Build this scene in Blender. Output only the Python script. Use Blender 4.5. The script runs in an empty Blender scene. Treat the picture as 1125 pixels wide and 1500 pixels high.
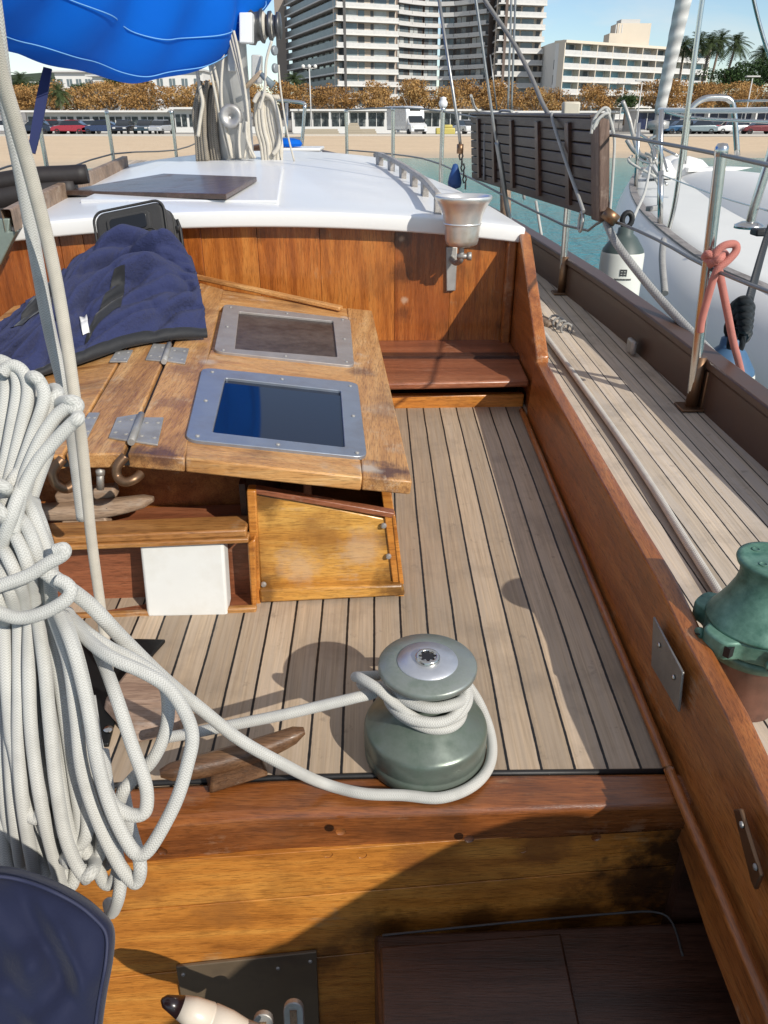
import bpy, bmesh, math, random
from mathutils import Vector, Matrix, noise
random.seed(11)
S = bpy.context.scene
COL = S.collection
# ------------------------------------------------------------------ camera
CAMZ = 2.9; PITCH = math.radians(27.25); F = 1126.0
CP, SP = math.cos(PITCH), math.sin(PITCH)
cam = bpy.data.cameras.new('camera'); cam.sensor_fit = 'VERTICAL'; cam.sensor_height = 24.0
cam.lens = 24.0*F/1500; cam.clip_start = 0.02; cam.clip_end = 4000
co = bpy.data.objects.new('camera', cam); COL.objects.link(co)
co.location = (0, 0, CAMZ); co.rotation_euler = (math.pi/2-PITCH, 0, 0)
S.camera = co
def ray(px, py):
    r = (px-562.5)/F; d = (py-750)/F
    return Vector((r, CP-d*SP, -(SP+d*CP)))
def T(px, py, t): return Vector((0, 0, CAMZ))+ray(px, py)*t
def AY(px, py, y): d = ray(px, py); return T(px, py, y/d.y)
def AX(px, py, x): d = ray(px, py); return T(px, py, x/d.x)
def AZ(px, py, z): d = ray(px, py); return T(px, py, (z-CAMZ)/d.z)
def APL(px, py, p, n): d = ray(px, py); return T(px, py, (p-Vector((0, 0, CAMZ))).dot(n)/d.dot(n))
def plane3(a, b, c): n = (b-a).cross(c-a).normalized(); return a, (n if n.z > 0 else -n)
DK0, DKS = 1.9454, 0.0626
def zdeck(y): return DK0+DKS*y
DN = Vector((0, -DKS, 1)).normalized(); DP = Vector((0, 0, DK0))
def DECK(px, py, up=0.0): return APL(px, py, DP+Vector((0, 0, up)), DN)
def lerp(a, b, t): return a+(b-a)*t
def ipl(xs, ys, x):
    if x <= xs[0]: i = 0
    elif x >= xs[-1]: i = len(xs)-2
    else:
        i = 0
        while x > xs[i+1]: i += 1
    t = (x-xs[i])/(xs[i+1]-xs[i]); return ys[i]+(ys[i+1]-ys[i])*t
def smooth_path(pts, n=8):
    pts = [Vector(p) for p in pts]
    if len(pts) < 3: return pts
    out = []
    for i in range(len(pts)-1):
        p0 = pts[max(i-1, 0)]; p1 = pts[i]; p2 = pts[i+1]; p3 = pts[min(i+2, len(pts)-1)]
        for k in range(n):
            t = k/n
            out.append(0.5*((2*p1)+(p2-p0)*t+(2*p0-5*p1+4*p2-p3)*t*t+(3*p1-p0-3*p2+p3)*t**3))
    out.append(pts[-1]); return out
# ------------------------------------------------------------------ mesh builder
class MB:
    def __init__(s): s.bm = bmesh.new(); s.uv = s.bm.loops.layers.uv.new('UVMap')
    def face(s, vs, uvs=None, mi=0):
        try: f = s.bm.faces.new(vs)
        except ValueError: return None
        f.material_index = mi
        if uvs:
            for l, u in zip(f.loops, uvs): l[s.uv].uv = u
        return f
    def poly(s, pts, mi=0): return s.face([s.bm.verts.new(p) for p in pts], None, mi)
    def hexa(s, b, t, mi=0):           # two matching loops of points -> closed prism
        vb = [s.bm.verts.new(p) for p in b]; vt = [s.bm.verts.new(p) for p in t]; n = len(vb)
        s.face(list(reversed(vb)), None, mi); s.face(vt, None, mi)
        for i in range(n): s.face([vb[i], vb[(i+1) % n], vt[(i+1) % n], vt[i]], None, mi)
    def prism(s, pts, vec, mi=0):
        vec = Vector(vec); s.hexa([Vector(p) for p in pts], [Vector(p)+vec for p in pts], mi)
    def box(s, c, size, rot=None, mi=0):
        c = Vector(c); x, y, z = [v/2 for v in size]
        q = [Vector((-x, -y, 0)), Vector((x, -y, 0)), Vector((x, y, 0)), Vector((-x, y, 0))]
        b = [p-Vector((0, 0, z)) for p in q]; t = [p+Vector((0, 0, z)) for p in q]
        if rot is not None:
            b = [rot @ p for p in b]; t = [rot @ p for p in t]
        s.hexa([c+p for p in b], [c+p for p in t], mi)
    def beam(s, a, b, w, h, up=(0, 0, 1), mi=0):   # bar from a to b, w across, h along up
        a, b = Vector(a), Vector(b); d = (b-a).normalized(); r = d.cross(Vector(up)).normalized(); u = r.cross(d)
        o = [(-w/2, -h/2), (w/2, -h/2), (w/2, h/2), (-w/2, h/2)]
        s.hexa([a+r*i+u*j for i, j in o], [b+r*i+u*j for i, j in o], mi)
    def tube(s, pts, rad, seg=10, cap=True, closed=False, mi=0):
        pts = [Vector(p) for p in pts]; n = len(pts)
        rads = rad if isinstance(rad, (list, tuple)) else [rad]*n
        tang = []
        for i in range(n):
            if closed: d = pts[(i+1) % n]-pts[i-1]
            else: d = pts[min(i+1, n-1)]-pts[max(i-1, 0)]
            tang.append(d.normalized() if d.length > 1e-9 else Vector((0, 0, 1)))
        a = Vector((0, 0, 1)) if abs(tang[0].z) < .9 else Vector((1, 0, 0))
        nrm = (a-tang[0]*a.dot(tang[0])).normalized(); rings = []; L = 0; Ls = []
        for i in range(n):
            if i: L += (pts[i]-pts[i-1]).length
            Ls.append(L); t = tang[i]; nrm = (nrm-t*nrm.dot(t))
            nrm = nrm.normalized() if nrm.length > 1e-6 else t.orthogonal().normalized()
            b = t.cross(nrm); r = rads[i]
            rings.append([s.bm.verts.new(pts[i]+(nrm*math.cos(2*math.pi*k/seg)+b*math.sin(2*math.pi*k/seg))*r) for k in range(seg)])
        m = n if closed else n-1
        c = 2*math.pi*(sum(rads)/n)
        for i in range(m):
            j = (i+1) % n; v0 = Ls[i]/c; v1 = (Ls[j] if j else L+(pts[0]-pts[-1]).length)/c
            for k in range(seg):
                k2 = (k+1) % seg
                f = s.face([rings[i][k], rings[i][k2], rings[j][k2], rings[j][k]],
                       [(k/seg, v0), ((k+1)/seg, v0), ((k+1)/seg, v1), (k/seg, v1)], mi)
                if f: f.smooth = True
        if cap and not closed:
            s.face(list(reversed(rings[0])), None, mi); s.face(rings[-1], None, mi)
    def lathe(s, prof, c=(0, 0, 0), rot=None, seg=40, mi=0, cap=True):   # prof [(r,z)...]
        c = Vector(c); rings = []
        for r, z in prof:
            ring = []
            for k in range(seg):
                p = Vector((r*math.cos(2*math.pi*k/seg), r*math.sin(2*math.pi*k/seg), z))
                if rot is not None: p = rot @ p
                ring.append(s.bm.verts.new(c+p))
            rings.append(ring)
        for i in range(len(rings)-1):
            for k in range(seg):
                k2 = (k+1) % seg
                f = s.face([rings[i][k], rings[i][k2], rings[i+1][k2], rings[i+1][k]],
                       [(k/seg, i), ((k+1)/seg, i), ((k+1)/seg, i+1), (k/seg, i+1)], mi)
                if f: f.smooth = True
        if cap:
            if prof[0][0] > 1e-5: s.face(list(reversed(rings[0])), None, mi)
            if prof[-1][0] > 1e-5: s.face(rings[-1], None, mi)
    def grid(s, P, mi=0, smooth=True):   # P[i][j] points
        vs = [[s.bm.verts.new(p) for p in row] for row in P]
        a, b = len(P), len(P[0])
        for i in range(a-1):
            for j in range(b-1):
                f = s.face([vs[i][j], vs[i][j+1], vs[i+1][j+1], vs[i+1][j]],
                       [(j/(b-1), i/(a-1)), ((j+1)/(b-1), i/(a-1)), ((j+1)/(b-1), (i+1)/(a-1)), (j/(b-1), (i+1)/(a-1))], mi)
                if f: f.smooth = smooth
    def build(s, name, mat, parent=None, smooth=False, bevel=0, bseg=2, solid=0, off=0, subd=0, angle=40, weld=False, local=False):
        if weld: bmesh.ops.remove_doubles(s.bm, verts=s.bm.verts, dist=1e-5)
        bmesh.ops.recalc_face_normals(s.bm, faces=s.bm.faces)
        me = bpy.data.meshes.new(name); s.bm.to_mesh(me); s.bm.free()
        o = bpy.data.objects.new(name, me); COL.objects.link(o)
        if not local:
            if parent is not None:
                w = wpos(parent); me.transform(Matrix.Translation(-w)); 
            else:
                c = Vector((0, 0, 0))
                for v in me.vertices: c += v.co
                c /= max(1, len(me.vertices)); zmin = min((v.co.z for v in me.vertices), default=0); c.z = zmin
                me.transform(Matrix.Translation(-c)); o.location = c
        if parent is not None: o.parent = parent
        for m in (mat if isinstance(mat, (list, tuple)) else [mat]): me.materials.append(m)
        if smooth:
            for p in me.polygons: p.use_smooth = True
        if subd:
            md = o.modifiers.new('subd', 'SUBSURF'); md.levels = md.render_levels = subd
        if solid:
            md = o.modifiers.new('solid', 'SOLIDIFY'); md.thickness = solid; md.offset = off
        if bevel:
            md = o.modifiers.new('bevel', 'BEVEL'); md.width = bevel; md.segments = bseg; md.limit_method = 'ANGLE'; md.angle_limit = math.radians(angle)
            md.harden_normals = False
            for p in me.polygons: p.use_smooth = True
            try: me.set_sharp_from_angle(angle=math.radians(angle))
            except Exception: pass
        elif smooth:
            try: me.set_sharp_from_angle(angle=math.radians(angle))
            except Exception: pass
        return o
def wpos(o):
    w = Vector((0, 0, 0))
    while o is not None: w += o.location; o = o.parent
    return w
def tag(o, label=None, cat=None, group=None, kind=None):
    if label: o['label'] = label
    if cat: o['category'] = cat
    if group: o['group'] = group
    if kind: o['kind'] = kind
    return o
def thing(name, label, cat, loc=(0, 0, 0), group=None, rz=0):
    o = bpy.data.objects.new(name, None); COL.objects.link(o); o.location = loc; o.rotation_euler = (0, 0, rz)
    o.empty_display_size = .05
    return tag(o, label, cat, group)
def copy_tree(o, parent=None):
    c = o.copy(); COL.objects.link(c)
    if parent is not None: c.parent = parent; c.matrix_parent_inverse = o.matrix_parent_inverse.copy()
    for ch in [x for x in bpy.data.objects if x.parent == o]: copy_tree(ch, c)
    return c
def struct(o): o['kind'] = 'structure'; return o
# ------------------------------------------------------------------ materials
class NT:
    def __init__(s, name):
        s.m = bpy.data.materials.new(name); s.m.use_nodes = True; s.t = s.m.node_tree; s.n = s.t.nodes
        s.bsdf = s.n['Principled BSDF']
    def new(s, typ, **kw):
        n = s.n.new(typ)
        for k, v in kw.items():
            if k.startswith('i_'):
                key = k[2:]; key = int(key) if key.isdigit() else key.replace('_', ' ')
                n.inputs[key].default_value = v
            else: setattr(n, k, v)
        return n
    def link(s, a, b): s.t.links.new(a, b)
    def math(s, op, a, b=None, c=None, clamp=False):
        n = s.n.new('ShaderNodeMath'); n.operation = op; n.use_clamp = clamp
        for i, v in enumerate((a, b, c)):
            if v is None: continue
            if isinstance(v, (int, float)): n.inputs[i].default_value = v
            else: s.link(v, n.inputs[i])
        return n.outputs[0]
    def mix(s, fac, a, b, blend='MIX'):
        n = s.n.new('ShaderNodeMix'); n.data_type = 'RGBA'; n.blend_type = blend
        for sock, v in ((n.inputs[0], fac), (n.inputs[6], a), (n.inputs[7], b)):
            if isinstance(v, (int, float)): sock.default_value = v
            elif isinstance(v, (tuple, list)): sock.default_value = (*v[:3], 1)
            else: s.link(v, sock)
        return n.outputs[2]
    def ramp(s, fac, stops, interp='LINEAR'):
        n = s.n.new('ShaderNodeValToRGB'); cr = n.color_ramp; cr.interpolation = interp
        while len(cr.elements) < len(stops): cr.elements.new(0.5)
        for e, (p, c) in zip(cr.elements, stops): e.position = p; e.color = (*c[:3], 1) if isinstance(c, (tuple, list)) else (c, c, c, 1)
        s.link(fac, n.inputs[0]); return n.outputs[0]
    def coord(s, kind='Object', scale=(1, 1, 1), rot=(0, 0, 0), loc=(0, 0, 0)):
        tc = s.n.new('ShaderNodeTexCoord'); mp = s.n.new('ShaderNodeMapping')
        mp.inputs['Scale'].default_value = scale; mp.inputs['Rotation'].default_value = rot; mp.inputs['Location'].default_value = loc
        s.link(tc.outputs[kind], mp.inputs[0]); return mp.outputs[0]
    def noise(s, vec, scale=5, detail=4, rough=.55, dist=0, out=0):
        n = s.new('ShaderNodeTexNoise', i_Scale=scale, i_Detail=detail, i_Roughness=rough, i_Distortion=dist)
        s.link(vec, n.inputs['Vector']); return n.outputs[out]
    def bump(s, h, strength=.3, dist=.01, prev=None):
        n = s.new('ShaderNodeBump', i_Strength=strength, i_Distance=dist); s.link(h, n.inputs['Height'])
        if prev is not None: s.link(prev, n.inputs['Normal'])
        return n.outputs[0]
    def set(s, **kw):
        for k, v in kw.items():
            k = {'Color': 'Base Color', 'Rough': 'Roughness', 'Metal': 'Metallic', 'Coat': 'Coat Weight', 'CoatR': 'Coat Roughness', 'Spec': 'Specular IOR Level', 'Trans': 'Transmission Weight', 'Sheen': 'Sheen Weight'}.get(k, k)
            i = s.bsdf.inputs[k]
            if isinstance(v, (int, float)): i.default_value = v
            elif isinstance(v, (tuple, list)): i.default_value = (*v[:3], 1)
            else: s.link(v, i)
        return s
def lin(r, g, b):   # sRGB 0-255 -> linear
    f = lambda c: ((c/255+.055)/1.055)**2.4 if c/255 > .04045 else c/255/12.92
    return (f(r), f(g), f(b))
AX_SC = {'X': (1, 14, 14), 'Y': (14, 1, 14), 'Z': (14, 14, 1)}
def wood(name, dark, mid, light, axis='X', rough=.35, coat=.4, wear=.0, wearc=(.3, .27, .23), dirt=.35, scale=1.0, bump=.25, dirtc=(.03, .018, .01), spots=None):
    k = NT(name); sc = tuple(v*scale for v in AX_SC[axis])
    v = k.coord('Object', sc); v0 = k.coord('Object')
    oi = k.n.new('ShaderNodeObjectInfo'); ad = k.new('ShaderNodeVectorMath', operation='ADD'); k.link(v, ad.inputs[0])
    off = k.math('MULTIPLY', oi.outputs['Random'], 40.0); k.link(off, ad.inputs[1]); v = ad.outputs[0]
    big = k.noise(v, 1.3, 3, .5, 1.2); fine = k.noise(v, 9, 5, .7, .3); pore = k.noise(v, 32, 3, .6)
    g = k.math('ADD', k.math('MULTIPLY', big, .65), k.math('MULTIPLY', fine, .35))
    c = k.ramp(g, [(.30, dark), (.5, mid), (.68, light)])
    c = k.mix(k.math('MULTIPLY', k.ramp(pore, [(.38, 1.0), (.5, 0.0)]), .45), c, tuple(x*.45 for x in dark))
    blot = k.noise(v0, 5.5, 5, .62)
    c = k.mix(k.math('MULTIPLY', k.ramp(blot, [(.5, 0.0), (.72, 1.0)]), dirt), c, dirtc)
    if spots:      # stains at fixed places: (point, radius, colour, strength)
        gp = k.n.new('ShaderNodeNewGeometry'); wob = k.noise(gp.outputs['Position'], 28, 5, .65)
        for p, rad, sc_, stg in spots:
            dn_ = k.new('ShaderNodeVectorMath', operation='DISTANCE'); k.link(gp.outputs['Position'], dn_.inputs[0]); dn_.inputs[1].default_value = p
            dd = k.math('ADD', k.math('DIVIDE', dn_.outputs['Value'], rad), k.math('MULTIPLY', k.math('SUBTRACT', wob, .5), 1.9))
            c = k.mix(k.math('MULTIPLY', k.ramp(dd, [(.35, 1.0), (1.0, 0.0)]), stg), c, sc_)
    r = k.math('ADD', rough, k.math('MULTIPLY', k.math('SUBTRACT', fine, .5), .35))
    cw = coat
    if wear > 0:
        w = k.noise(v0, 9, 6, .7); ww = k.ramp(k.math('ADD', k.math('MULTIPLY', w, .7), k.math('MULTIPLY', fine, .3)), [(.62-.22*wear, 0.0), (.72-.14*wear, 1.0)])
        c = k.mix(k.math('MULTIPLY', ww, .75), c, wearc); r = k.math('ADD', r, k.math('MULTIPLY', ww, .3))
        cw = k.math('MULTIPLY', k.math('SUBTRACT', 1.0, ww), coat)
    b = k.bump(k.math('ADD', fine, k.math('MULTIPLY', pore, .5)), bump, .004)
    k.set(Color=c, Rough=r, Coat=cw, CoatR=.18, Normal=b)
    return k.m
def plain(name, col, rough=.5, metal=0, var=.15, scale=12, bump=.05, coat=0, spec=.5, dirt=0, dirtc=(.05, .045, .04), bscale=60, bdist=.002):
    k = NT(name); v = k.coord('Object'); n = k.noise(v, scale, 5, .6)
    c = k.mix(k.math('MULTIPLY', n, 1.0), tuple(x*(1-var) for x in col), tuple(min(1, x*(1+var)) for x in col))
    if dirt:
        d = k.noise(v, scale*.45, 6, .65); c = k.mix(k.math('MULTIPLY', k.ramp(d, [(.48, 0.0), (.7, 1.0)]), dirt), c, dirtc)
    k.set(Color=c, Rough=k.math('ADD', rough-.08, k.math('MULTIPLY', n, .16)), Metal=metal, Coat=coat, Spec=spec)
    if bump: k.set(Normal=k.bump(k.noise(v, bscale, 3, .6), bump, bdist))
    return k.m
# ------------------------------------------------------------------ light and sky
SUN = Vector((.66, -.75, .62)).normalized()    # towards the sun: behind the camera, to the right
sl = bpy.data.lights.new('sun', 'SUN'); sl.energy = 4.2; sl.angle = math.radians(.55); sl.color = (1, .94, .84)
so = bpy.data.objects.new('sun', sl); COL.objects.link(so); so.rotation_euler = SUN.to_track_quat('Z', 'Y').to_euler()
W = bpy.data.worlds.new('World'); S.world = W; W.use_nodes = True
wt = W.node_tree; bg = wt.nodes['Background']
sky = wt.nodes.new('ShaderNodeTexSky'); sky.sky_type = 'NISHITA'; sky.sun_disc = False
sky.sun_elevation = math.asin(SUN.z); sky.sun_rotation = math.atan2(SUN.x, SUN.y); sky.altitude = 0
sky.air_density = 1.0; sky.dust_density = 0.0; sky.ozone_density = 4.0
tc = wt.nodes.new('ShaderNodeTexCoord'); mp = wt.nodes.new('ShaderNodeMapping'); mp.inputs['Scale'].default_value = (1, 1, 4.5)
nz = wt.nodes.new('ShaderNodeTexNoise'); nz.inputs['Scale'].default_value = 2.6; nz.inputs['Detail'].default_value = 6; nz.inputs['Roughness'].default_value = .55; nz.inputs['Distortion'].default_value = .4
rp = wt.nodes.new('ShaderNodeValToRGB'); rp.color_ramp.elements[0].position = .45; rp.color_ramp.elements[0].color = (.02, .02, .02, 1); rp.color_ramp.elements[1].position = .72; rp.color_ramp.elements[1].color = (.55, .55, .55, 1)
mx = wt.nodes.new('ShaderNodeMix'); mx.data_type = 'RGBA'; mx.inputs[7].default_value = (7.0, 6.6, 6.1, 1)
wt.links.new(tc.outputs['Generated'], mp.inputs[0]); wt.links.new(mp.outputs[0], nz.inputs[0]); wt.links.new(nz.outputs[0], rp.inputs[0]); sx = wt.nodes.new('ShaderNodeSeparateXYZ'); wt.links.new(tc.outputs['Generated'], sx.inputs[0])
mr_ = wt.nodes.new('ShaderNodeMapRange'); mr_.inputs[1].default_value = .16; mr_.inputs[2].default_value = .6; mr_.inputs[3].default_value = 0; mr_.inputs[4].default_value = .42; wt.links.new(sx.outputs[2], mr_.inputs[0])
ad_ = wt.nodes.new('ShaderNodeMath'); ad_.operation = 'MAXIMUM'; wt.links.new(rp.outputs[0], ad_.inputs[0]); wt.links.new(mr_.outputs[0], ad_.inputs[1])
wt.links.new(ad_.outputs[0], mx.inputs[0]); wt.links.new(sky.outputs[0], mx.inputs[6])
wt.links.new(mx.outputs[2], bg.inputs[0]); bg.inputs[1].default_value = .125
S.view_settings.view_transform = 'Standard'; S.view_settings.look = 'None'
S.view_settings.exposure = 0.08; S.view_settings.gamma = 1
S.render.engine = 'CYCLES'; S.cycles.use_denoising = True
S.cycles.max_bounces = 8; S.cycles.diffuse_bounces = 4; S.cycles.glossy_bounces = 3; S.cycles.transmission_bounces = 4
S.cycles.sample_clamp_indirect = 6
M = {}
def plank_mat(name, pitch, u0, slope, plank_tone, grey, seamw=.0043, axis_slope=0, seamc=(.012, .012, .013), wet=0, worn=.5):
    k = NT(name); tc = k.n.new('ShaderNodeTexCoord'); sp = k.n.new('ShaderNodeSeparateXYZ'); g = k.n.new('ShaderNodeNewGeometry')
    k.link(g.outputs['Position'], sp.inputs[0])
    wob = k.n.new('ShaderNodeCombineXYZ'); k.link(sp.outputs[1], wob.inputs[1])
    x = k.math('ADD', sp.outputs[0], k.math('MULTIPLY', sp.outputs[1], slope))
    wn = k.noise(g.outputs['Position'], 3.0, 3, .5); x = k.math('ADD', x, k.math('MULTIPLY', k.math('SUBTRACT', wn, .5), .006))
    fn = k.noise(g.outputs['Position'], 90, 2, .5); 
    u = k.math('DIVIDE', k.math('SUBTRACT', x, u0), pitch); idx = k.math('FLOOR', u); fr = k.math('FRACT', u)
    dist = k.math('MULTIPLY', k.math('MINIMUM', fr, k.math('SUBTRACT', 1.0, fr)), pitch)
    dist = k.math('ADD', dist, k.math('MULTIPLY', k.math('SUBTRACT', fn, .5), .0012))
    seam = k.math('SUBTRACT', 1.0, k.math('SMOOTHSTEP', dist, seamw*.38, seamw*.62) if False else k.ramp(k.math('DIVIDE', dist, seamw), [(.40, 0.0), (.62, 1.0)]))
    wh = k.new('ShaderNodeTexWhiteNoise', noise_dimensions='1D'); k.link(idx, wh.inputs['W'])
    gv = k.n.new('ShaderNodeCombineXYZ'); k.link(k.math('MULTIPLY', x, 210.0), gv.inputs[0]); k.link(k.math('ADD', k.math('MULTIPLY', sp.outputs[1], 5.0), k.math('MULTIPLY', wh.outputs[0], 60.0)), gv.inputs[1])
    gr = k.noise(gv.outputs[0], 1.0, 4, .65); gr2 = k.noise(gv.outputs[0], .33, 3, .6, .6)
    c = k.mix(k.ramp(gr, [(.32, 0.0), (.66, 1.0)]), tuple(v*.66 for v in plank_tone), plank_tone)  # grain mixes two depths of the plank's own colour
    c = k.mix(k.math('MULTIPLY', k.ramp(gr2, [(.42, 0.0), (.62, 1.0)]), worn), c, grey)
    pv = k.math('ADD', .74, k.math('MULTIPLY', wh.outputs[0], .46))
    cm = k.n.new('ShaderNodeCombineColor'); [k.link(pv, cm.inputs[i]) for i in range(3)]
    c = k.mix(1.0, c, cm.outputs[0], 'MULTIPLY')
    st = k.noise(g.outputs['Position'], 7, 5, .65); c = k.mix(k.math('MULTIPLY', k.ramp(st, [(.5, 0.0), (.74, 1.0)]), .5), c, tuple(v*.42 for v in grey))
    st2 = k.noise(g.outputs['Position'], 34, 4, .7); c = k.mix(k.math('MULTIPLY', k.ramp(st2, [(.62, 0.0), (.7, 1.0)]), .35), c, tuple(v*.35 for v in grey))
    c = k.mix(seam, c, seamc)
    h = k.math('SUBTRACT', k.math('MULTIPLY', gr, .35), k.math('MULTIPLY', seam, 1.2))
    k.set(Color=c, Rough=k.math('SUBTRACT', .72, k.math('MULTIPLY', seam, .3)), Spec=.35, Normal=k.bump(h, .35, .002))
    return k.m
M['deck'] = plank_mat('teak_deck', .0517, .204, .013, (.50, .38, .265), (.44, .355, .275))
M['side'] = plank_mat('weathered_teak', .0475, .512, .045, (.56, .465, .36), (.48, .42, .36), seamw=.0034, worn=.8)
O1, O2, O3 = (.13, .035, .008), (.30, .095, .022), (.46, .17, .045)
M['coaming'] = wood('varnished_mahogany', (.15, .042, .010), (.34, .108, .025), (.48, .18, .046), 'Y', .33, .35, .25, (.38, .26, .17), .4)
M['bulkhead'] = wood('varnished_bulkhead_teak', (.22, .055, .011), (.42, .13, .026), (.56, .21, .048), 'Z', .28, .5, .06, (.3, .2, .12), .4)
M['seat'] = wood('dull_mahogany', (.15, .05, .022), (.27, .09, .04), (.36, .14, .065), 'X', .42, .2, .25, (.36, .22, .15), .4)
M['beam'] = wood('red_brown_varnish', (.10, .028, .007), (.24, .075, .018), (.36, .13, .035), 'X', .26, .55, .18, (.33, .20, .12), .5)
M['golden'] = wood('golden_varnish', (.30, .098, .016), (.56, .215, .037), (.68, .31, .064), 'X', .34, .35, .12, (.34, .22, .11), .55, dirtc=(.10, .035, .008))
M['lid'] = wood('bleached_teak', (.26, .10, .028), (.54, .265, .085), (.68, .40, .16), 'X', .48, .1, .30, (.46, .34, .24), .6, dirtc=(.07, .035, .022))
M['lidy'] = wood('bleached_teak_lengthwise', (.25, .10, .03), (.51, .26, .09), (.65, .39, .165), 'Y', .48, .1, .32, (.47, .36, .26), .6, dirtc=(.07, .035, .022))
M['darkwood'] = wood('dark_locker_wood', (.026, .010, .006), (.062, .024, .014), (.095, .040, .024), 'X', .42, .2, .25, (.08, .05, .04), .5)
M['brownpaint'] = plain('brown_bulwark_paint', (.074, .039, .025), .45, var=.25, dirt=.25, coat=.1, bump=.12)
M['weathered'] = wood('weathered_grey_wood', (.14, .09, .06), (.30, .20, .13), (.42, .31, .22), 'X', .6, .02, .5, (.36, .31, .26), .5)
M['cleatwood'] = wood('weathered_cleat_wood', (.04, .019, .009), (.11, .052, .023), (.22, .12, .06), 'X', .45, .12, .2, (.30, .25, .20), .6)
M['white'] = plain('white_gelcoat', (.78, .785, .775), .36, var=.03, scale=3, bump=.02, bscale=6, bdist=.003, coat=.1, dirt=.10, dirtc=(.55, .52, .45))
M['steel'] = plain('stainless_steel', (.60, .59, .56), .22, 1, .08, 30, .02)
M['dullsteel'] = plain('dull_galvanised_steel', (.42, .41, .39), .5, .55, .25, 25, .12, dirt=.55, dirtc=(.20, .16, .12))
M['chrome'] = plain('worn_chrome', (.66, .64, .58), .17, 1, .1, 20, .03, dirt=.25, dirtc=(.3, .24, .17))
M['bronze'] = plain('brown_bronze', (.22, .13, .075), .4, .8, .3, 30, .1, dirt=.4, dirtc=(.07, .04, .03))
M['caulk'] = plain('black_caulk', (.014, .014, .015), .5, var=.4, bump=.2)
M['black'] = plain('black_rubber', (.012, .012, .013), .55, var=.2)
M['white_box'] = plain('white_painted_wood', (.70, .705, .68), .45, var=.05, scale=14, bump=.06, dirt=.35, dirtc=(.48, .44, .36))
def patina(name, a, b, metal=.6, rough=.38):
    k = NT(name); v = k.coord('Object'); n = k.noise(v, 14, 6, .65); n2 = k.noise(v, 45, 4, .6)
    f = k.ramp(k.math('ADD', k.math('MULTIPLY', n, .7), k.math('MULTIPLY', n2, .3)), [(.40, 0.0), (.62, 1.0)])
    k.set(Color=k.mix(f, a, b), Metal=k.math('MULTIPLY', f, metal), Rough=k.math('ADD', rough, k.math('MULTIPLY', n2, .15)), Normal=k.bump(n2, .08, .002)); return k.m
M['winch'] = patina('worn_bronze_green_patina', (.085, .115, .09), (.215, .25, .215), .7, .28)
M['flange'] = patina('worn_flange_metal', (.15, .18, .155), (.34, .365, .34), .7, .30)
M['rail_grey'] = wood('pale_grey_rail_wood', (.20, .18, .16), (.38, .35, .32), (.50, .47, .44), 'Y', .55, .02, .4, (.45, .42, .39), .3)
M['verdigris'] = patina('verdigris_bronze', (.026, .095, .066), (.165, .305, .235), .3, .40)
M['copper'] = plain('coppery_post', (.17, .08, .055), .36, .35, .7, 22, .2, dirt=.9, dirtc=(.028, .018, .016), coat=.2)
M['alu'] = plain('brushed_alloy', (.56, .58, .62), .42, .7, .15, 30, .1, dirt=.3, dirtc=(.25, .27, .3))
def rope_mat(name, col, dk, nu=6, nv=1.0, bump=.6):
    k = NT(name); uv = k.n.new('ShaderNodeUVMap'); sp = k.n.new('ShaderNodeSeparateXYZ'); k.link(uv.outputs[0], sp.inputs[0])
    col_ = k.math('MULTIPLY', k.math('ABSOLUTE', k.math('SUBTRACT', k.math('FRACT', k.math('MULTIPLY', sp.outputs[0], nu)), .5)), 2.0)   # chevron columns of the braid
    s1 = k.math('SINE', k.math('MULTIPLY', k.math('ADD', k.math('MULTIPLY', sp.outputs[1], nu*nv*1.6), k.math('MULTIPLY', col_, .8)), 2*math.pi))
    h = k.math('MULTIPLY', k.math('ADD', k.math('MULTIPLY', s1, k.math('ADD', .45, k.math('MULTIPLY', col_, .55))), 1.0), .5)
    n = k.noise(k.coord('Object'), 25, 4, .6)
    c = k.mix(k.ramp(h, [(.15, 0.0), (.6, 1.0)]), dk, col)
    c = k.mix(k.math('MULTIPLY', k.ramp(n, [(.45, 0.0), (.7, 1.0)]), .35), c, tuple(v*.7 for v in dk))
    k.set(Color=c, Rough=.85, Spec=.2, Sheen=.15, Normal=k.bump(h, bump, .0012)); return k.m
M['rope'] = rope_mat('white_braided_rope', (.555, .55, .515), (.41, .405, .375), 8, 1.2, .38)
M['rope_old'] = rope_mat('old_cream_rope', (.62, .575, .49), (.49, .45, .375), 9, 1.3, .35)
M['rope_grey'] = rope_mat('grey_line', (.36, .355, .34), (.22, .22, .215), 6, .8, .4)
M['rope_pink'] = rope_mat('faded_red_rope', (.55, .21, .17), (.42, .145, .115), 8, 1.0, .4)
M['rope_black'] = rope_mat('black_rope', (.016, .02, .024), (.006, .008, .01), 3, .5, 1.0)
# ================================================================== our own wooden boat
boat = thing('sailing_boat', 'varnished wooden sailing yacht with teak deck seen from its cockpit', 'sailing boat', (0, 1.5, 1.9))
YW = .055
def yl(x, y0): return y0+YW*x
# --- bridge deck
Rb = [DECK(985, 1131), DECK(941, 1020), DECK(880, 880), DECK(820, 735), DECK(765, 600)]
rows = []
m = MB()
near = [DECK(-1200, 1243), DECK(0, 1165), DECK(200, 1150), DECK(400, 1141), DECK(700, 1134), DECK(985, 1131)]
far = [Vector((x, yl(x, 2.32), zdeck(yl(x, 2.32)))) for x in (-1.78, -1.0, -.66, -.3, .05, .445)]
m.grid([near, [lerp(a, b, .5) for a, b in zip(near, far)], far], smooth=False)
m.build('bridge_deck', M['deck'], boat, solid=.03, off=-1)
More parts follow.
